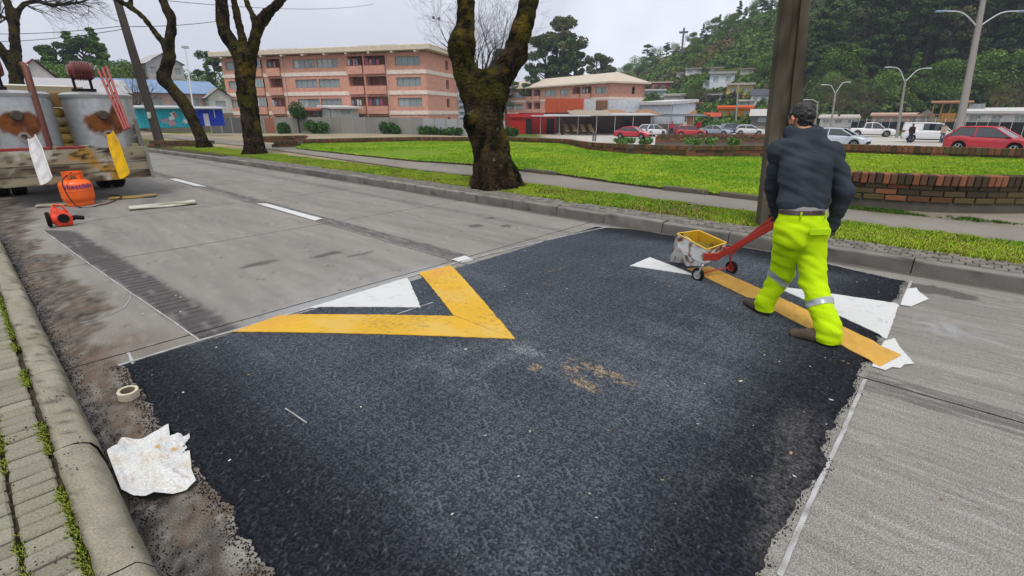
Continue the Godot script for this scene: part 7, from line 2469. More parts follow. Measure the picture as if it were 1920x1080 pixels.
	house("brown hip-roofed kiosk beside the white warehouse", 1256, 208, 1298, 232, 84, 6, L(0.30, 0.16, 0.09), L(0.34, 0.17, 0.09), 1, 1, 0.0, "shops by the car park")
	# beyond the truck
	house("long pink shed with blue metal roof behind the stalls", 228, 152, 412, 215, 66, 9, L(0.50, 0.36, 0.33), L(0.22, 0.32, 0.48), 6, 1, 0.25, "houses beyond the truck")
	house("grey gabled house on stilts above the blue roof", 286, 104, 345, 152, 84, 8, L(0.48, 0.46, 0.45), L(0.42, 0.40, 0.40), 3, 2, 0.3, "houses beyond the truck")
	house("pale green gabled cottage beside the brick apartment block", 398, 168, 436, 212, 68, 6, L(0.58, 0.60, 0.55), L(0.30, 0.29, 0.29), 1, 2, 0.2, "houses beyond the truck")
	house("white house with red gable seen over the truck's load", 62, 118, 112, 200, 60, 7, L(0.55, 0.53, 0.50), L(0.30, 0.07, 0.06), 2, 2, 0.1, "houses beyond the truck")
	house("grey roofed white building behind the truck's headboard", 100, 150, 235, 215, 58, 8, L(0.60, 0.60, 0.58), L(0.40, 0.40, 0.42), 4, 1, 0.1, "houses beyond the truck")
	# market stalls of the left
	stall("turquoise market kiosk with a painted mural front", 272, 204, 357, 240, 44, L(0.03, 0.32, 0.40), true)
	stall("bright blue market kiosk behind the twisting tree", 378, 205, 420, 236, 50, L(0.02, 0.05, 0.42), false)
	# tower block far between the two brick blocks
	var P := dp(855, 245, 190)
	var t := thing("tower_block", "far pale blue-grey tower block between the brick blocks", "building", P, face_cam(P))
	var g := G.new()
	for f in 8:
		g.box(Vector3(0, 1.0 + f * 2.1, -3), Vector3(9, 0.9, 6), L(0.42, 0.46, 0.52))
		g.box(Vector3(0, 2.05 + f * 2.1, -3.1), Vector3(8.6, 1.2, 5.6), L(0.16, 0.19, 0.23))
		for x in 4: g.box(Vector3(-4.2 + x * 2.8, 2.05 + f * 2.1, -0.05), Vector3(0.5, 1.2, 0.3), L(0.42, 0.46, 0.52))
	obj("facade", g, M.wall, t)
	# grey precast wall before the apartments
	var w := thing("precast_wall", "grey precast concrete wall with panels before the apartment block", "wall", dp(400, 248, 60))
	var a := dp(396, 240, 60.5); var b := dp(948, 240, 57.0)
	var o := w.position
	for i in 26:
		var p := a.lerp(b, (i + 0.5) / 26.0)
		p.y = terrain(p.x, p.z)
		var d := b - a
		g = G.new()
		var c := jit(L(0.32, 0.31, 0.29), 0.10) if i < 19 else jit(L(0.42, 0.45, 0.46), 0.05)
		if i == 5: c = L(0.36, 0.16, 0.10)
		if i < 4: c = jit(L(0.16, 0.16, 0.16), 0.2)
		g.box(p + Vector3(0, 0.85, 0) - o, Vector3(Vector2(d.x, d.z).length() / 26.0 - 0.10, 1.9, 0.06), c, Basis(Vector3.UP, atan2(-d.z, d.x)), 0.01)
		obj("panel", g, M.stone, w)
		g = G.new()
		var q := a.lerp(b, i / 26.0)
		g.box(Vector3(q.x, terrain(q.x, q.z) + 0.88, q.z) - o, Vector3(0.14, 2.0, 0.14), jit(L(0.36, 0.35, 0.33), 0.08), Basis(Vector3.UP, atan2(-d.z, d.x)))
		obj("post", g, M.stone, w)
	# sheds over the wall
	house("small lean-to shed with white sheet roof over the grey wall", 622, 200, 676, 222, 61.5, 3, L(0.55, 0.55, 0.54), L(0.62, 0.62, 0.62), 1, 0, 0.5, "sheds behind the wall")
	house("low red-brown roofed shed over the grey wall", 572, 205, 625, 222, 62, 3, L(0.20, 0.12, 0.10), L(0.34, 0.12, 0.08), 1, 0, 0.5, "sheds behind the wall")
func stall(label: String, l: float, tpx: float, r: float, b: float, D: float, col: Color, mural: bool) -> void:
	var P := dp((l + r) * 0.5, b, D)
	var k := D / FPX
	var w := (r - l) * k; var h := (b - tpx) * k
	var t := thing("market_kiosk", label, "kiosk", P, face_cam(P) + 0.2)
	var g := G.new()
	g.box(Vector3(0, h * 0.5, -1.2), Vector3(w, h, 2.4), col, Basis.IDENTITY, 0.03)
	for i in 9: g.box(Vector3(-w * 0.5 + w * (i + 0.5) / 9.0, h * 0.5, 0.012), Vector3(w / 9.0 - 0.05, h - 0.1, 0.03), jit(col, 0.08))
	obj("body", g, M.plain, t)
	g = G.new()
	g.box(Vector3(0, h + 0.06, -1.0), Vector3(w + 0.5, 0.10, 3.2), L(0.45, 0.47, 0.48), Basis(Vector3.RIGHT, 0.06))
	obj("roof", g, M.galv, t)
	if mural:
		g = G.new()
		var R := RandomNumberGenerator.new(); R.seed = 3
		for i in 14: g.box(Vector3(R.randf_range(-0.05, 0.42) * w, R.randf_range(0.18, 0.7) * h, 0.05 + i * 0.002), Vector3(R.randf_range(0.2, 0.6), R.randf_range(0.12, 0.4), 0.004), [L(0.40, 0.14, 0.15), L(0.5, 0.55, 0.55), L(0.35, 0.22, 0.24), L(0.1, 0.36, 0.40)][i % 4], Basis(Vector3.BACK, R.randf_range(-0.5, 0.5)), 0.0)
		obj("mural", g, M.plain, t)
	else:
		g = G.new()
		g.box(Vector3(-w * 0.2, h * 0.35, 0.05), Vector3(w * 0.2, h * 0.7, 0.04), L(0.5, 0.5, 0.55)); g.box(Vector3(w * 0.15, h * 0.7, 0.05), Vector3(0.06, h * 0.5, 0.04), L(0.6, 0.6, 0.65))
		obj("door", g, M.plain, t)

# ---------------------------------------------------------------- market, cars, people, street furniture
func build_market() -> void:
	var a := tp(985, 251); var b := tp(1312, 252)
	var e := b - a
	var t := thing("market_hall", "open fruit market with red walls and long white canopies", "market", a, atan2(-e.z, e.x))
	var Ln := Vector2(e.x, e.z).length()
	var lo := minf(0.0, b.y - a.y) - 0.3
	var g := G.new()
	g.box(Vector3(-0.9, 1.25, -3.0), Vector3(2.6, 3.2, 5.6), L(0.42, 0.028, 0.022), Basis.IDENTITY, 0.03)
	g.box(Vector3(3.0, 1.25, -3.4), Vector3(5.0, 3.2, 0.2), L(0.30, 0.03, 0.025))
	g.box(Vector3(Ln * 0.5, 1.2, -6.2), Vector3(Ln, 3.6, 0.25), L(0.05, 0.035, 0.03))  # near-black back wall, the shade inside the hall put into its colour
	obj("red_wall_dark_interior", g, M.wall, t)
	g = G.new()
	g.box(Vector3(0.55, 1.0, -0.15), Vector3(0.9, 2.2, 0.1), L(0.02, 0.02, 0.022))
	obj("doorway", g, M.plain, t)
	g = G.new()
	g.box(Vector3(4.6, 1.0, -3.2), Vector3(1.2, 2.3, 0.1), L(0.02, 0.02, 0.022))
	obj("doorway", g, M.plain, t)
	g = G.new()
	g.box(Vector3(0.2, 2.62, -0.05), Vector3(5.2, 0.55, 0.15), L(0.40, 0.04, 0.05)); g.box(Vector3(-1.2, 2.62, -0.03), Vector3(1.6, 0.55, 0.16), L(0.42, 0.028, 0.022))
	obj("sign_board", g, M.plain, t)
	# canopies: overlapping sloping sheets
	for q in [[1.2, 9.0, 2.50, 0.07, L(0.55, 0.56, 0.57), -0.4], [7.4, 6.6, 2.78, 0.22, L(0.36, 0.29, 0.20), -1.2], [12.5, 8.5, 2.62, 0.10, L(0.52, 0.50, 0.47), -1.0], [20.0, 9.5, 2.45, 0.08, L(0.10, 0.12, 0.12), -1.0], [28.5, 6.0, 2.40, 0.10, L(0.45, 0.47, 0.47), -1.0]]:
		if q[0] > Ln: continue
		g = G.new()
		g.box(Vector3(q[0] + q[1] * 0.45, q[2] + 0.12, q[5]), Vector3(q[1], 0.07, 3.4), q[4], Basis(Vector3.RIGHT, q[3]))
		obj("canopy", g, M.galv, t)
	var x := 2.2
	while x < Ln:
		g = G.new()
		g.tube([Vector3(x, lo, 0.5), Vector3(x, 2.5, 0.5)], [0.045, 0.045], 8, L(0.40, 0.40, 0.40))
		obj("canopy_post", g, M.satin, t)
		x += 2.9
	# tiled awning roofs and board fronts behind
	for q in [[9.5, 4.2, 4.0, L(0.34, 0.22, 0.13)], [15.0, 4.0, 6.5, L(0.32, 0.20, 0.12)], [20.5, 4.1, 4.5, L(0.30, 0.18, 0.10)]]:
		g = G.new()
		var c := Vector3(q[0], 2.45, -3.0); var w: float = q[2]
		g.quad(c + Vector3(-w * 0.5, 0, 2), c + Vector3(w * 0.5, 0, 2), c + Vector3(w * 0.2, 1.0, -1.5), c + Vector3(-w * 0.2, 1.0, -1.5), q[3])
		g.tri(c + Vector3(w * 0.5, 0, 2), c + Vector3(w * 0.5, 0, -3), c + Vector3(w * 0.2, 1.0, -1.5), q[3]); g.tri(c + Vector3(-w * 0.5, 0, -3), c + Vector3(-w * 0.5, 0, 2), c + Vector3(-w * 0.2, 1.0, -1.5), q[3])
		obj("tiled_roof", g, M.wall, t)
	# tall orange-red and white walls that rise behind the canopies
	var FD := depth_of(a.lerp(b, 0.35)) + 9.0
	var fronts := [["orange-red rendered gable wall above the market canopies", 1022, 187, 1093, 218, L(0.50, 0.105, 0.05)], ["white board wall beside the orange-red gable over the market", 1093, 188, 1116, 216, L(0.58, 0.60, 0.62)], ["brown timber wall between white boards over the market", 1116, 191, 1138, 216, L(0.22, 0.12, 0.075)], ["long white board wall over the market roofs", 1138, 189, 1200, 218, L(0.58, 0.62, 0.68)]]
	for q in fronts:
		var P := dp((q[1] + q[3]) * 0.5, q[4], FD)
		var k := FD / FPX
		g = G.new()
		var w: float = (q[3] - q[1]) * k; var h: float = (q[4] - q[2]) * k + 2.5
		for i in 6: g.box(Vector3(-w * 0.5 + w * (i + 0.5) / 6.0, h * 0.5 - 2.5, -1.0), Vector3(w / 6.0, h, 2.0 + 0.03 * (i % 2)), jit(q[5], 0.03))
		var o := obj("market_wall", g, M.wall)
		o.position = P; o.rotation.y = face_cam(P)
		tag(o, q[0], "wall")
	# produce: crates on sloping stands
	var stand := thing("fruit_stand", "stepped fruit stand under the brown awning", "stand", a + (e / e.length()) * 8.5 + Vector3(0, 0, 0), t.rotation.y)
	g = G.new()
	for i in 4: g.box(Vector3(0, 0.3 + i * 0.28, -0.2 - i * 0.45), Vector3(5.4, 0.05, 0.5), L(0.20, 0.13, 0.08))
	for s in [-2.5, 0.0, 2.5]: g.box(Vector3(s, 0.5, -0.9), Vector3(0.06, 1.3, 1.7), L(0.16, 0.10, 0.06))
	obj("steps", g, M.wood, stand)
	var cr0: Node3D = null
	var fc := [["oranges", L(0.62, 0.22, 0.02)], ["green apples", L(0.20, 0.30, 0.03)], ["red apples", L(0.40, 0.03, 0.02)], ["lemons", L(0.60, 0.46, 0.05)], ["avocados", L(0.05, 0.10, 0.02)]]
	for i in 16:
		var f: Array = fc[(i * 3) % 5]
		var row := i / 4
		var c := thing("fruit_crate", "wooden crate of %s on the stepped fruit stand" % f[0], "crate", Vector3.ZERO, t.rotation.y, "crates on the fruit stand")
		c.position = stand.transform * Vector3(-2.0 + (i % 4) * 1.3, 0.33 + row * 0.28, -0.2 - row * 0.45)
		g = G.new()
		for s in [-1.0, 1.0]:
			g.box(Vector3(0, 0.11, s * 0.21), Vector3(0.6, 0.2, 0.02), L(0.32, 0.22, 0.12)); g.box(Vector3(s * 0.3, 0.11, 0), Vector3(0.02, 0.2, 0.4), L(0.32, 0.22, 0.12))
		obj("crate_box", g, M.wood, c)
		g = G.new()
		for k in 30:
			var R := 0.045
			g.lathe([Vector2(0, -R), Vector2(R * 0.75, -R * 0.65), Vector2(R, 0), Vector2(R * 0.75, R * 0.65), Vector2(0, R)], 7, Transform3D(Basis.IDENTITY, Vector3(-0.25 + (k % 6) * 0.1, 0.20 + rng.randf() * 0.03, -0.16 + (k / 6) * 0.08)), jit(f[1], 0.2))
		var fo := obj("fruit", g, M.satin, c)
		fo.set_meta("kind", "stuff")

func car(label: String, px: float, py: float, yaw: float, style: String, col: Color, sc := 1.0) -> Node3D:
	var P := tp(px, py)
	var t := thing("pickup_truck" if style == "pickup" else ("delivery_van" if style == "van" else "parked_car"), label, "van" if style == "van" else ("pickup" if style == "pickup" else "car"), P, yaw, "vehicles in the car park")
	t.scale = Vector3.ONE * sc
	# side outline of the lower body: [x, top y]; glasshouse: rear foot, rear top, front top, front foot
	var S_ := {
		"sedan": [[[-2.25, 0.62], [-2.2, 0.90], [-1.75, 1.0], [-1.3, 0.99], [0.9, 0.93], [1.6, 0.86], [2.1, 0.74], [2.25, 0.55]], [-1.75, -0.95, 0.25, 1.05], 1.45, 0.31, 0.87, 1.35],
		"hatch": [[[-2.0, 0.62], [-1.98, 0.95], [-1.7, 1.02], [-1.0, 1.0], [0.95, 0.95], [1.55, 0.88], [1.95, 0.74], [2.05, 0.55]], [-1.95, -1.45, 0.2, 1.1], 1.48, 0.31, 0.86, 1.28],
		"suv": [[[-2.2, 0.70], [-2.2, 1.02], [-1.9, 1.10], [-1.0, 1.08], [0.95, 1.02], [1.7, 0.97], [2.1, 0.85], [2.25, 0.62]], [-2.12, -1.5, 0.15, 1.15], 1.64, 0.35, 0.91, 1.34],
		"pickup": [[[-2.65, 0.65], [-2.65, 1.08], [-1.9, 1.10], [-0.9, 1.10], [1.1, 1.08], [1.9, 1.05], [2.5, 0.95], [2.65, 0.65]], [-0.95, -0.8, 0.55, 1.35], 1.80, 0.38, 0.92, 1.62],
		"van": [[[-2.2, 0.65], [-2.2, 1.15], [-1.7, 1.18], [-0.6, 1.18], [1.1, 1.15], [1.75, 1.02], [2.1, 0.88], [2.22, 0.60]], [-2.18, -2.12, 0.75, 1.65], 1.84, 0.32, 0.92, 1.38]}
	var d: Array = S_[style]
	var top: Array = d[0]; var gh: Array = d[1]; var ht: float = d[2]; var wr: float = d[3]; var hw: float = d[4]; var wb: float = d[5]
	var ty := func(x: float) -> float:
		for i in top.size() - 1:
			if x <= top[i + 1][0]: return lerpf(top[i][1], top[i + 1][1], clampf((x - top[i][0]) / maxf(0.01, top[i + 1][0] - top[i][0]), 0, 1))
		return top[-1][1]
	var x0: float = top[0][0]; var x1: float = top[-1][0]
	var g := G.new()
	var rows := []
	for i in 41:
		var x := lerpf(x0, x1, i / 40.0)
		var yt: float = ty.call(x)
		var en := minf((x - x0), (x1 - x)) 
		var w := hw * (1.0 - 0.16 * pow(1.0 - clampf(en / 0.55, 0.0, 1.0), 2.0))
		var yb := 0.24 + 0.14 * pow(1.0 - clampf(en / 0.35, 0.0, 1.0), 2.0)
		# wheel arches cut into the sill
		for wx in [-wb, wb]:
			var dx := absf(x - wx)
			if dx < wr + 0.06: yb = maxf(yb, wr + sqrt(maxf(0.0, pow(wr + 0.06, 2.0) - dx * dx)))
		var r := []
		for q in [[0.0, 0.0], [0.90, 0.0], [0.98, 0.06], [1.0, 0.38], [0.985, 0.62], [0.99, 0.70], [0.96, 0.88], [0.88, 0.97], [0.5, 1.02], [0.0, 1.035]]:
			r.append(Vector3(x, lerpf(minf(yb, yt - 0.08), yt, q[1]), q[0] * w))
		for q in range(8, 0, -1): r.append(Vector3(r[q].x, r[q].y, -r[q].z))
		rows.append(r)
	g.grid(rows, true, col, false)
	for e in [0, 40]:
		var c := Vector3.ZERO
		for p in rows[e]: c += p / rows[e].size()
		for i in rows[e].size():
			var p: Vector3 = rows[e][i]; var q: Vector3 = rows[e][(i + 1) % rows[e].size()]
			if e == 0: g.tri(c, q, p, col)
			else: g.tri(c, p, q, col)
	obj("body", g, M.car, t)
	# glasshouse
	var fy := func(x: float) -> float: return ty.call(x) - 0.02
	var gw := hw * 0.93; var tw := hw * 0.74 if style != "van" else hw * 0.86
	var st := [[gh[0], 0.0], [gh[1], 1.0], [lerpf(gh[1], gh[2], 0.5), 1.04], [gh[2], 1.0], [gh[3], 0.0]]
	var L0 := []; var L1 := []
	for q in st:
		var by: float = fy.call(q[0])
		L0.append(Vector3(q[0], by, gw))
		L1.append(Vector3(q[0], by + (ht - by - 0.05) * q[1], lerpf(gw, tw, q[1])))
	var mir := func(v: Vector3) -> Vector3: return Vector3(v.x, v.y, -v.z)
	var B0 := [Vector3(gh[1], fy.call(gh[1]), gw), Vector3(lerpf(gh[1], gh[2], 0.5), fy.call(0.0), gw), Vector3(gh[2], fy.call(gh[2]), gw)]
	for s in [1.0, -1.0]:
		var f := func(v: Vector3) -> Vector3: return Vector3(v.x, v.y, v.z * s)
		var sets := [[L0[0], B0[0], L1[1], L1[1]], [B0[0], B0[1], L1[2], L1[1]], [B0[1], B0[2], L1[3], L1[2]], [B0[2], L0[4], L1[3], L1[3]]]
		for i in 4:
			if style == "van" and i < 2:
				var pg := G.new()
				var q: Array = sets[i]
				if s > 0: pg.quad(f.call(q[0]), f.call(q[1]), f.call(q[2]), f.call(q[3]), col)
				else: pg.quad(f.call(q[1]), f.call(q[0]), f.call(q[3]), f.call(q[2]), col)
				obj("side_panel", pg, M.car, t)
				continue
			var wg := G.new()
			var q: Array = sets[i]
			if s > 0: wg.quad(f.call(q[0]), f.call(q[1]), f.call(q[2]), f.call(q[3]))
			else: wg.quad(f.call(q[1]), f.call(q[0]), f.call(q[3]), f.call(q[2]))
			obj("side_window", wg, M.darkglass, t)
		var pg := G.new()
		for q in [[L0[0], L1[1]], [B0[1], L1[2]], [L0[4], L1[3]], [L1[1], L1[2]], [L1[2], L1[3]]]: pg.tube([f.call(q[0]), f.call(q[1])], [0.045, 0.045], 6, col)
		obj("pillar", pg, M.car, t)
	var sg := G.new()
	sg.quad(L0[4], mir.call(L0[4]), mir.call(L1[3]), L1[3])
	obj("windscreen", sg, M.darkglass, t)
	sg = G.new()
	sg.quad(mir.call(L0[0]), L0[0], L1[1], mir.call(L1[1]))
	obj("rear_window", sg, M.darkglass if style != "van" else M.car, t)
	var rg := G.new()
	rows = []
	for i in 9:
		var x := lerpf(gh[1] - 0.03, gh[2] + 0.03, i / 8.0)
		var r := []
		for k in 9:
			var v := k / 4.0 - 1.0
			r.append(Vector3(x, ht - 0.035 - 0.05 * pow(absf(v), 3.0) - 0.05 * pow(absf(i / 4.0 - 1.0), 3.0), -v * (tw + 0.02)))
		rows.append(r)
	rg.grid(rows, false, col if label.find("white roof") < 0 else L(0.5, 0.5, 0.5), true)
	obj("roof", rg, M.car, t)
	if style == "pickup":
		var bgm := G.new()
		bgm.box(Vector3(-1.75, 1.06, 0), Vector3(1.5, 0.1, 1.5), L(0.03, 0.03, 0.03))
		obj("load_bed", bgm, M.rubber, t)
		bgm = G.new()
		bgm.tube([Vector3(-1.1, 1.05, 0.75), Vector3(-1.25, 1.5, 0.65), Vector3(-1.25, 1.5, -0.65), Vector3(-1.1, 1.05, -0.75)], [0.04, 0.04, 0.04, 0.04], 8, L(0.03, 0.03, 0.03))
		obj("roll_bar", bgm, M.satin, t)
	# wheels, lamps, bumpers, mirrors
	for wx in [-wb, wb]:
		for s in [-1.0, 1.0]:
			var X := Transform3D(Basis(Vector3.RIGHT, PI / 2 * s), Vector3(wx, wr, s * (hw - 0.12)))
			var wgm := G.new()
			wgm.lathe([Vector2(wr * 0.62, -0.10), Vector2(wr * 0.92, -0.10), Vector2(wr, -0.06), Vector2(wr, 0.06), Vector2(wr * 0.92, 0.10), Vector2(wr * 0.66, 0.10)], 28, X, L(0.018, 0.018, 0.018))
			wgm.lathe([Vector2(0.0, -0.09), Vector2(wr + 0.05, -0.09)], 24, X, L(0.008, 0.008, 0.008))
			var wo := obj("wheel", wgm, M.rubber, t)
			var hg := G.new()
			hg.lathe([Vector2(wr * 0.60, 0.02), Vector2(wr * 0.68, 0.09), Vector2(wr * 0.60, 0.095), Vector2(wr * 0.56, 0.05)], 24, X, L(0.5, 0.5, 0.5))
			hg.lathe([Vector2(0.0, 0.09), Vector2(wr * 0.16, 0.08), Vector2(wr * 0.16, 0.02)], 12, X, L(0.4, 0.4, 0.4))
			for k in 5: hg.box(X * (Vector3(cos(k * TAU / 5), 0.0, sin(k * TAU / 5)) * wr * 0.36 + Vector3(0, 0.07, 0)), Vector3(wr * 0.52, 0.02, wr * 0.15), L(0.5, 0.5, 0.5), X.basis * Basis(Vector3.UP, -k * TAU / 5))
			obj("rim", hg, M.metal, wo)
	for s in [-1.0, 1.0]:
		var lg := G.new()
		lg.box(Vector3(x1 - 0.16, ty.call(x1 - 0.2) - 0.10, s * hw * 0.74), Vector3(0.22, 0.13, 0.30), L(0.6, 0.62, 0.65), Basis(Vector3.UP, -s * 0.45), 0.03)
		obj("headlight", lg, M.metal, t)
		lg = G.new()
		lg.box(Vector3(x0 + 0.10, ty.call(x0 + 0.1) - 0.14, s * hw * 0.80), Vector3(0.22, 0.16, 0.22), L(0.30, 0.012, 0.012), Basis.IDENTITY, 0.03)
		obj("tail_light", lg, M.car, t)
		lg = G.new()
		lg.box(Vector3(gh[3] - 0.22, ty.call(gh[3]) + 0.06, s * (hw + 0.09)), Vector3(0.18, 0.13, 0.16), L(0.02, 0.02, 0.02), Basis.IDENTITY, 0.04)
		obj("mirror", lg, M.satin, t)
		lg = G.new()
		lg.box(Vector3(0, 0.27, s * hw * 0.985), Vector3(wb * 2 - wr * 2 - 0.2, 0.10, 0.03), L(0.02, 0.02, 0.02), Basis.IDENTITY, 0.01)
		obj("sill_trim", lg, M.rubber, t)
		lg = G.new()
		lg.box(Vector3(0.45, ty.call(0.3) - 0.17, s * hw * 0.992), Vector3(0.16, 0.03, 0.03), col, Basis.IDENTITY, 0.01)
		obj("door_handle", lg, M.car, t)
	var bg := G.new()
	bg.box(Vector3(x1 - 0.04, 0.42, 0), Vector3(0.10, 0.22, hw * 1.5), L(0.025, 0.025, 0.025), Basis.IDENTITY, 0.03)
	bg.box(Vector3(x0 + 0.04, 0.42, 0), Vector3(0.10, 0.24, hw * 1.6), L(0.025, 0.025, 0.025), Basis.IDENTITY, 0.03)
	obj("bumper", bg, M.rubber, t)
	return t
func build_cars() -> void:
	var v := func(px: float) -> float: return -YAW - atan((px - 960.0) / FPX)   # turn that points a car's nose away from the camera, plus offset
	var side := func(px: float, off: float) -> float:
		# nose to the photo's right, plus off
		return -(YAW + atan((px - 960.0) / FPX)) + off
	car("shiny red crossover with white roof rails parked behind the raised bed", 1852, 288, side.call(1852, -0.25), "suv", L(0.40, 0.008, 0.022), 1.0)
	car("silver hatchback parked right behind the worker's shoulder", 1570, 276, side.call(1570, -0.25), "hatch", L(0.45, 0.50, 0.56))
	car("white pickup with open load bed parked along the dark fence", 1632, 256, side.call(1632, 0.1), "pickup", L(0.66, 0.66, 0.67))
	car("white delivery van parked beside two standing people", 1738, 266, side.call(1738, 0.1), "van", L(0.68, 0.69, 0.71))
	car("red sedan parked before the fruit market", 1186, 260, side.call(1186, -0.35), "sedan", L(0.42, 0.010, 0.020))
	car("white estate car parked behind the red sedan at the market", 1222, 256, side.call(1222, 0.9), "suv", L(0.64, 0.65, 0.68))
	car("low red car among shoppers at the market's end", 1292, 256, side.call(1292, 0.2), "hatch", L(0.38, 0.015, 0.02))
	car("grey sedan parked between the red car and the dark blue car", 1342, 254, side.call(1342, -0.3), "sedan", L(0.24, 0.28, 0.33))
	car("dark blue grey off-roader parked between grey and pale cars", 1372, 252, side.call(1372, 0.5), "suv", L(0.10, 0.13, 0.18))
	car("pale silver car parked nearest the concrete lamp post", 1404, 253, side.call(1404, 0.1), "hatch", L(0.52, 0.55, 0.58))
func small_person(label: String, px: float, py: float, hpx: float, topc: Color, legc: Color, turn: float) -> void:
	var P := tp(px, py)
	var k := depth_of(P) / FPX
	var h := hpx * k
	var t := thing("person", label, "person", P, face_cam(P) + turn)
	var s := h / 1.72
	var F := Fld.new(Vector3(-0.45, -0.03, -0.35) * s, Vector3(0.45, 1.8, 0.35) * s, 0.022 * s, 45.0 / s)
	for e in [-1.0, 1.0]:
		F.chain([Vector3(e * 0.09, 0.90, 0) * s, Vector3(e * 0.10, 0.48, 0.02) * s, Vector3(e * 0.11, 0.08, 0) * s], [0.085 * s, 0.062 * s, 0.05 * s])
		F.cap(Vector3(e * 0.11, 0.05, 0) * s, Vector3(e * 0.12, 0.04, 0.13) * s, 0.045 * s, 0.04 * s)
		F.chain([Vector3(e * 0.19, 1.40, 0) * s, Vector3(e * 0.24, 1.12, 0) * s, Vector3(e * 0.20, 0.92, 0.12) * s], [0.062 * s, 0.05 * s, 0.04 * s])
		F.cap(Vector3(e * 0.20, 0.92, 0.12) * s, Vector3(e * 0.18, 0.84, 0.16) * s, 0.036 * s, 0.03 * s)
		F.cap(Vector3(e * 0.10, 1.38, 0) * s, Vector3(e * 0.09, 0.95, 0) * s, 0.11 * s, 0.11 * s)
	F.cap(Vector3(0, 1.40, 0) * s, Vector3(0, 1.55, 0.01) * s, 0.055 * s, 0.05 * s)
	F.cap(Vector3(0, 1.58, 0.02) * s, Vector3(0, 1.64, 0) * s, 0.085 * s, 0.09 * s)
	var g := G.new()
	F.mesh(g)
	g.recolor(func(p, n):
		var y: float = p.y / s
		if y > 1.62 or (y > 1.53 and p.z < 0.0): return L(0.02, 0.016, 0.014)
		if y > 1.47: return L(0.36, 0.21, 0.14)
		if y > 0.92 or absf(p.x) > 0.165 * s: return topc if y > 0.88 else L(0.36, 0.21, 0.14)
		if y > 0.08: return legc
		return L(0.02, 0.02, 0.02))
	obj("body", g, M.cloth, t)
func build_street() -> void:
	small_person("person in dark clothes standing behind the white van", 1704, 268, 34, L(0.05, 0.03, 0.03), L(0.04, 0.045, 0.09), 0.5)
	small_person("person in a cream top standing between the van and the red crossover", 1764, 268, 34, L(0.55, 0.45, 0.34), L(0.12, 0.16, 0.22), -0.4)
	small_person("shopper in a red top before the dark market stalls", 1258, 255, 26, L(0.50, 0.05, 0.10), L(0.05, 0.05, 0.06), 0.2)
	small_person("shopper in a white top beside the low red car", 1282, 254, 27, L(0.60, 0.60, 0.60), L(0.05, 0.05, 0.07), 1.0)
	small_person("shopper in a crimson jacket at the end of the market", 1308, 254, 28, L(0.42, 0.02, 0.04), L(0.06, 0.05, 0.05), -0.6)
	small_person("seated-looking vendor in pale clothes in the market's shade", 1050, 250, 22, L(0.40, 0.38, 0.34), L(0.25, 0.23, 0.20), 0.0)
	# lamps and poles
	lamp("concrete utility pole with two lamp arms beside the red crossover", [1793, 272], [1846, -12], 40.0, 0.30, 0.18, [[1772, 21], [1912, 21]], 44)
	lamp("street lamp with two curved arms and cables behind the van", [1684, 248], [1698, 148], 62.0, 0.18, 0.11, [[1671, 126], [1738, 128]], 150)
	lamp("street lamp with two curved arms behind the silver hatchback", [1557, 246], [1567, 172], 72.0, 0.17, 0.11, [[1549, 159], [1588, 154]], 172)
	lamp("small street lamp with one arm rising behind the worker's head", [1528, 240], [1534, 190], 80.0, 0.15, 0.10, [[1515, 187]], 190)
	lamp("far utility pole among the hillside houses", [1380, 235], [1384, 160], 95.0, 0.18, 0.12, [], 165)
	var a := tp(829, 246)
	var D := depth_of(a)
	var t := thing("floodlight_mast", "tall thin white floodlight mast before the pale wall panels", "mast", a)
	var g := G.new()
	var top := dp(818, 36, D) - a
	g.tube([Vector3(0, -0.2, 0), top], [0.10, 0.06], 10, L(0.55, 0.55, 0.55))
	obj("mast", g, M.satin, t)
	for s in [-0.5, 0.5]:
		g = G.new()
		g.tube([top, top + Vector3(s, 0.1, 0)], [0.03, 0.03], 6, L(0.3, 0.3, 0.3))
		g.box(top + Vector3(s, 0.15, 0), Vector3(0.5, 0.35, 0.25), L(0.12, 0.12, 0.13), Basis(Vector3.UP, 0.5), 0.04)
		obj("floodlight", g, M.satin, t)
	t = thing("floodlight_mast", "thin grey mast rising behind the blue metal roof", "mast", Vector3(dp(362, 215, 55).x, -0.2, dp(362, 215, 55).z))
	g = G.new()
	g.tube([Vector3.ZERO, dp(347, 90, 55) - t.position], [0.10, 0.06], 8, L(0.5, 0.5, 0.5))
	g.box(dp(347, 88, 55) - t.position, Vector3(0.7, 0.3, 0.3), L(0.4, 0.42, 0.45), Basis.IDENTITY, 0.05)
	obj("mast", g, M.satin, t)
	# cross on the hill
	var c := dp(1275, 128, 200)
	c.y = terrain(c.x, c.z)
	t = thing("hill_cross", "tall lattice cross standing on top of the hill", "cross", c, face_cam(c))
	g = G.new()
	var hh := (dp(1275, 56, 200).y - c.y)
	g.box(Vector3(0, hh * 0.5, 0), Vector3(0.7, hh, 0.7), L(0.10, 0.09, 0.085)); g.box(Vector3(0, hh * 0.86, 0), Vector3(3.4, 0.7, 0.6), L(0.10, 0.09, 0.085))
	obj("beams", g, M.plain, t)
	g = G.new()
	for k in 8:
		g.tube([Vector3(-0.9, hh * k / 10.0, 0.4), Vector3(0.9, hh * (k + 1) / 10.0, 0.4)], [0.07, 0.07], 4, L(0.3, 0.3, 0.3))
		g.tube([Vector3(0.9, hh * k / 10.0, 0.4), Vector3(0.9, hh * (k + 1) / 10.0, 0.4)], [0.07, 0.07], 4, L(0.3, 0.3, 0.3))
	obj("lattice", g, M.plain, t)
	# fence and yard beyond the car park
	var fa := tp(1592, 251); var fb := tp(1990, 262)
	t = thing("mesh_fence", "dark netted fence with pale posts along the far side of the car park", "fence", fa)
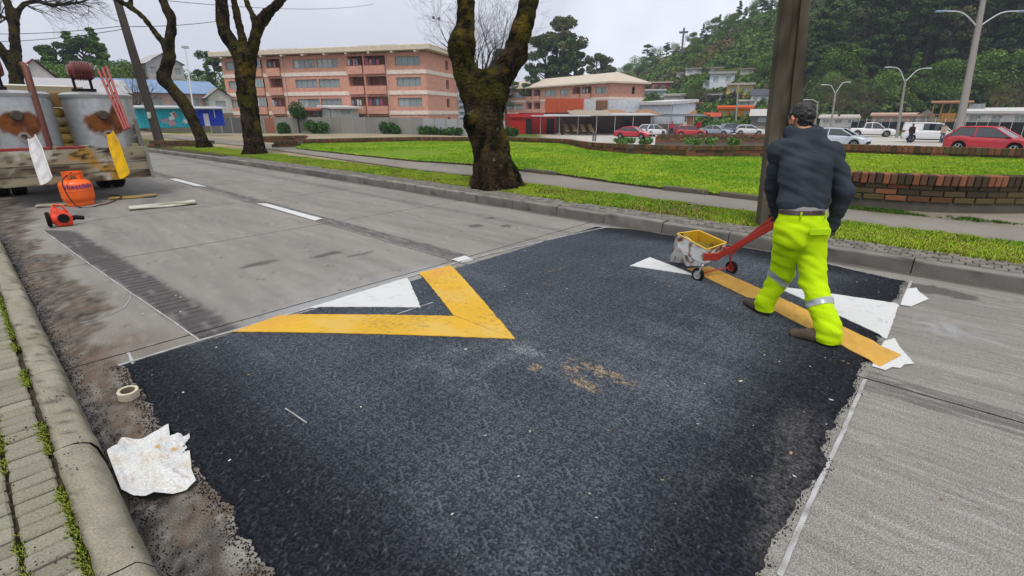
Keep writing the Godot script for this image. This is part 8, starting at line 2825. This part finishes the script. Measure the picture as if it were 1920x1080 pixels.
	for i in 22:
		var p := fa.lerp(fb, i / 21.0); var q := fa.lerp(fb, minf(1.0, (i + 1) / 21.0))
		p.y = terrain(p.x, p.z); q.y = terrain(q.x, q.z)
		g = G.new()
		g.tube([p - fa - Vector3(0, 0.1, 0), p - fa + Vector3(0, 2.3, 0)], [0.05, 0.05], 6, L(0.42, 0.42, 0.40))
		obj("post", g, M.satin, t)
		if i < 21:
			g = G.new()
			var nrm := (q - p).cross(Vector3.UP).normalized() * 0.03
			g.quad(p - fa + nrm, q - fa + nrm, q - fa + nrm + Vector3(0, 1.85, 0), p - fa + nrm + Vector3(0, 1.85, 0), jit(L(0.035, 0.038, 0.04), 0.3))
			g.quad(q - fa - nrm, p - fa - nrm, p - fa - nrm + Vector3(0, 1.85, 0), q - fa - nrm + Vector3(0, 1.85, 0), L(0.035, 0.038, 0.04))
			g.tube([p - fa + Vector3(0, 2.1, 0), q - fa + Vector3(0, 2.1, 0)], [0.03, 0.03], 5, L(0.4, 0.38, 0.34))
			obj("netting", g, M.cloth, t)
	house("long white shed behind the dark fence", 1828, 206, 1985, 240, 62, 8, L(0.60, 0.59, 0.56), L(0.55, 0.55, 0.54), 5, 0, 0.05, "buildings behind the fence")
	house("pale pink low wall building behind the dark fence", 1640, 214, 1722, 238, 76, 4, L(0.52, 0.36, 0.28), L(0.48, 0.34, 0.27), 3, 0, 0.0, "buildings behind the fence")
	house("white tent-roofed hut behind the white van", 1718, 205, 1745, 236, 74, 5, L(0.60, 0.58, 0.55), L(0.58, 0.56, 0.52), 1, 2, 0.0, "buildings behind the fence")
	house("white low building behind the pickup and bare trees", 1540, 218, 1600, 238, 84, 6, L(0.58, 0.57, 0.54), L(0.56, 0.54, 0.5), 3, 0, 0.0, "buildings behind the fence")
	# house frame under construction
	var P := dp(1772, 240, 70)
	t = thing("timber_frame", "unfinished timber house frame with orange boards behind the fence", "building", P, face_cam(P))
	g = G.new()
	for i in 5:
		for z in [0.0, -2.5]: g.box(Vector3(-1.9 + i * 0.95, 1.7, z), Vector3(0.14, 3.4, 0.14), jit(L(0.42, 0.24, 0.10), 0.15))
	for y in [0.2, 1.8, 3.3]:
		for z in [0.0, -2.5]: g.box(Vector3(0, y, z + 0.02), Vector3(4.0, 0.14, 0.12), jit(L(0.42, 0.24, 0.10), 0.15))
	obj("frame", g, M.wood, t)
	g = G.new()
	for i in 4: g.box(Vector3(-0.6 + i * 0.38, 1.0, 0.1), Vector3(0.34, 2.0, 0.05), jit(L(0.50, 0.26, 0.08), 0.12))
	for i in 4: g.box(Vector3(2.1 + i * 0.42, 1.6, 0.1), Vector3(0.40, 3.2, 0.05), jit(L(0.34, 0.35, 0.36), 0.10))
	obj("cladding", g, M.wood, t)
	g = G.new()
	g.box(Vector3(0, 3.5, -1.2), Vector3(4.6, 0.12, 3.2), L(0.30, 0.16, 0.10), Basis(Vector3.RIGHT, 0.08))
	obj("roof", g, M.wall, t)
	# overhead cables
	var R := RandomNumberGenerator.new()
	R.seed = 2
	for q in [[[1832, 52, 40], [1520, 182, 80], "upper cable from the concrete pole over the car park"], [[1828, 66, 40], [1500, 215, 85], "second cable from the concrete pole over the car park"], [[1697, 165, 62], [1540, 200, 74], "cable between the two curved street lamps"], [[1695, 172, 62], [1500, 225, 80], "lower cable between the curved street lamps"], [[1820, 115, 40], [1697, 165, 62], "cable from the concrete pole to the curved street lamp"], [[1838, 30, 40], [2050, -40, 34], "upper cable leaving the concrete pole over the red crossover"], [[1830, 85, 40], [2050, 70, 34], "lower cable leaving the concrete pole over the red crossover"], [[1826, 118, 40], [2050, 100, 34], "lowest cable leaving the concrete pole over the red crossover"], [[1697, 165, 62], [1825, 185, 50], "slack cable from the curved lamp towards the white shed"], [[236, 48, 25], [-80, 62, 30], "cable from the leaning pole over the truck"], [[236, 50, 25], [420, 38, 32], "cable from the leaning pole past the twisting tree"], [[236, 54, 25], [-80, 78, 32], "lower cable from the leaning pole over the truck"], [[300, 0, 26], [700, 8, 60], "high cable crossing the sky above the brick block"]]:
		var A := dp(q[0][0], q[0][1], q[0][2]); var B := dp(q[1][0], q[1][1], q[1][2])
		var pts := []; var rad := []
		for i in 17:
			var u := i / 16.0
			pts.append(A.lerp(B, u) - Vector3(0, 4.0 * u * (1.0 - u) * A.distance_to(B) * 0.012, 0) - A); rad.append(0.016)
		g = G.new()
		g.tube(pts, rad, 5, L(0.05, 0.05, 0.055), false)
		var o := obj("overhead_cable", g, M.rubber)
		o.position = A
		tag(o, q[2], "cable", "overhead cables")
	# low red railing before the parked cars, bollards
	for q in [[1318, 1360, "red panel barrier before the grey sedan"], [1388, 1440, "dark red panel barrier before the pale silver car"]]:
		var A := gp(q[0], 262, -0.55); var B := gp(q[1], 262, -0.55)
		var m := (A + B) * 0.5
		t = thing("panel_barrier", q[2], "barrier", m, atan2(-(B - A).z, (B - A).x))
		g = G.new()
		var len := A.distance_to(B)
		for i in 6: g.box(Vector3(-len * 0.5 + len * (i + 0.5) / 6.0, 0.28, 0), Vector3(len / 6.0 - 0.03, 0.34, 0.05), jit(L(0.20, 0.03, 0.03), 0.2))
		obj("panels", g, M.plain, t)
		g = G.new()
		for s in [-0.5, 0.0, 0.5]: g.box(Vector3(s * len, 0.2, -0.04), Vector3(0.06, 0.6, 0.06), L(0.1, 0.05, 0.05))
		obj("posts", g, M.plain, t)
	for px in [1112, 1116]:
		var b := gp(px, 265, -0.4)
		g = G.new()
		g.lathe([Vector2(0.06, 0), Vector2(0.06, 0.62), Vector2(0.04, 0.68), Vector2(0, 0.69)], 12, Transform3D.IDENTITY, L(0.10, 0.10, 0.10))
		var o := obj("bollard", g, M.satin)
		o.position = b
		tag(o, "short dark bollard behind the lawn's curved wall", "bollard", "bollards behind the lawn wall")
func lamp(label: String, b: Array, tpx: Array, D: float, r0: float, r1: float, arms: Array, jy: float) -> void:
	var a := dp(b[0], b[1], D)
	a.y = terrain(a.x, a.z)
	var t := thing("street_lamp", label, "street lamp", a)
	var top := dp(tpx[0], tpx[1], D) - a
	var g := G.new()
	g.tube([Vector3(0, -0.2, 0), top * 0.5, top], [r0, (r0 + r1) * 0.5, r1], 12, L(0.30, 0.28, 0.26))
	g.recolor(func(p, n): return L(0.30, 0.28, 0.26) * (1.0 + 0.3 * n3(p * Vector3(5, 0.7, 5))))
	obj("pole", g, M.stone, t)
	var j := dp(lerpf(b[0], tpx[0], (b[1] - jy) / (b[1] - tpx[1])), jy, D) - a
	for q in arms:
		g = G.new()
		var e := dp(q[0], q[1], D) - a
		var m := j.lerp(e, 0.5)
		m.y = lerpf(j.y, e.y, 0.82)
		g.tube(smooth_path([j - Vector3(0, 0.3, 0), m, e], 6), filled(13, 0.05), 7, L(0.45, 0.47, 0.48))
		var ao := obj("lamp_arm", g, M.satin, t)
		g = G.new()
		var dir := (e - m); dir.y = 0
		g.box(e + dir.normalized() * 0.3, Vector3(0.75, 0.12, 0.26), L(0.20, 0.30, 0.42) if D < 50 else L(0.45, 0.46, 0.48), Basis(Vector3.UP, atan2(-dir.z, dir.x)), 0.04)
		obj("lamp_head", g, M.satin, ao)

func _ready() -> void:
	rng.seed = 77
	nz.seed = 4; nz.frequency = 0.5; nz.fractal_octaves = 3
	nf.seed = 9; nf.frequency = 0.5; nf.fractal_octaves = 2
	world_setup()
	materials()
	build_road()
	print("build_road ", Time.get_ticks_msec())
	build_patch()
	print("build_patch ", Time.get_ticks_msec())
	build_markings()
	print("build_markings ", Time.get_ticks_msec())
	build_kerbs()
	print("build_kerbs ", Time.get_ticks_msec())
	build_pavers()
	print("build_pavers ", Time.get_ticks_msec())
	build_ground()
	print("build_ground ", Time.get_ticks_msec())
	build_bed()
	print("build_bed ", Time.get_ticks_msec())
	build_grass()
	print("build_grass ", Time.get_ticks_msec())
	build_litter()
	print("build_litter ", Time.get_ticks_msec())
	build_worker()
	print("build_worker ", Time.get_ticks_msec())
	build_cart()
	print("build_cart ", Time.get_ticks_msec())
	build_small()
	print("build_small ", Time.get_ticks_msec())
	build_truck()
	print("build_truck ", Time.get_ticks_msec())
	build_trees()
	print("build_trees ", Time.get_ticks_msec())
	build_buildings()
	print("build_buildings ", Time.get_ticks_msec())
	build_market()
	print("build_market ", Time.get_ticks_msec())
	build_cars()
	print("build_cars ", Time.get_ticks_msec())
	build_street()
	print("build_street ", Time.get_ticks_msec())
	build_forest()
	print("build_forest ", Time.get_ticks_msec())
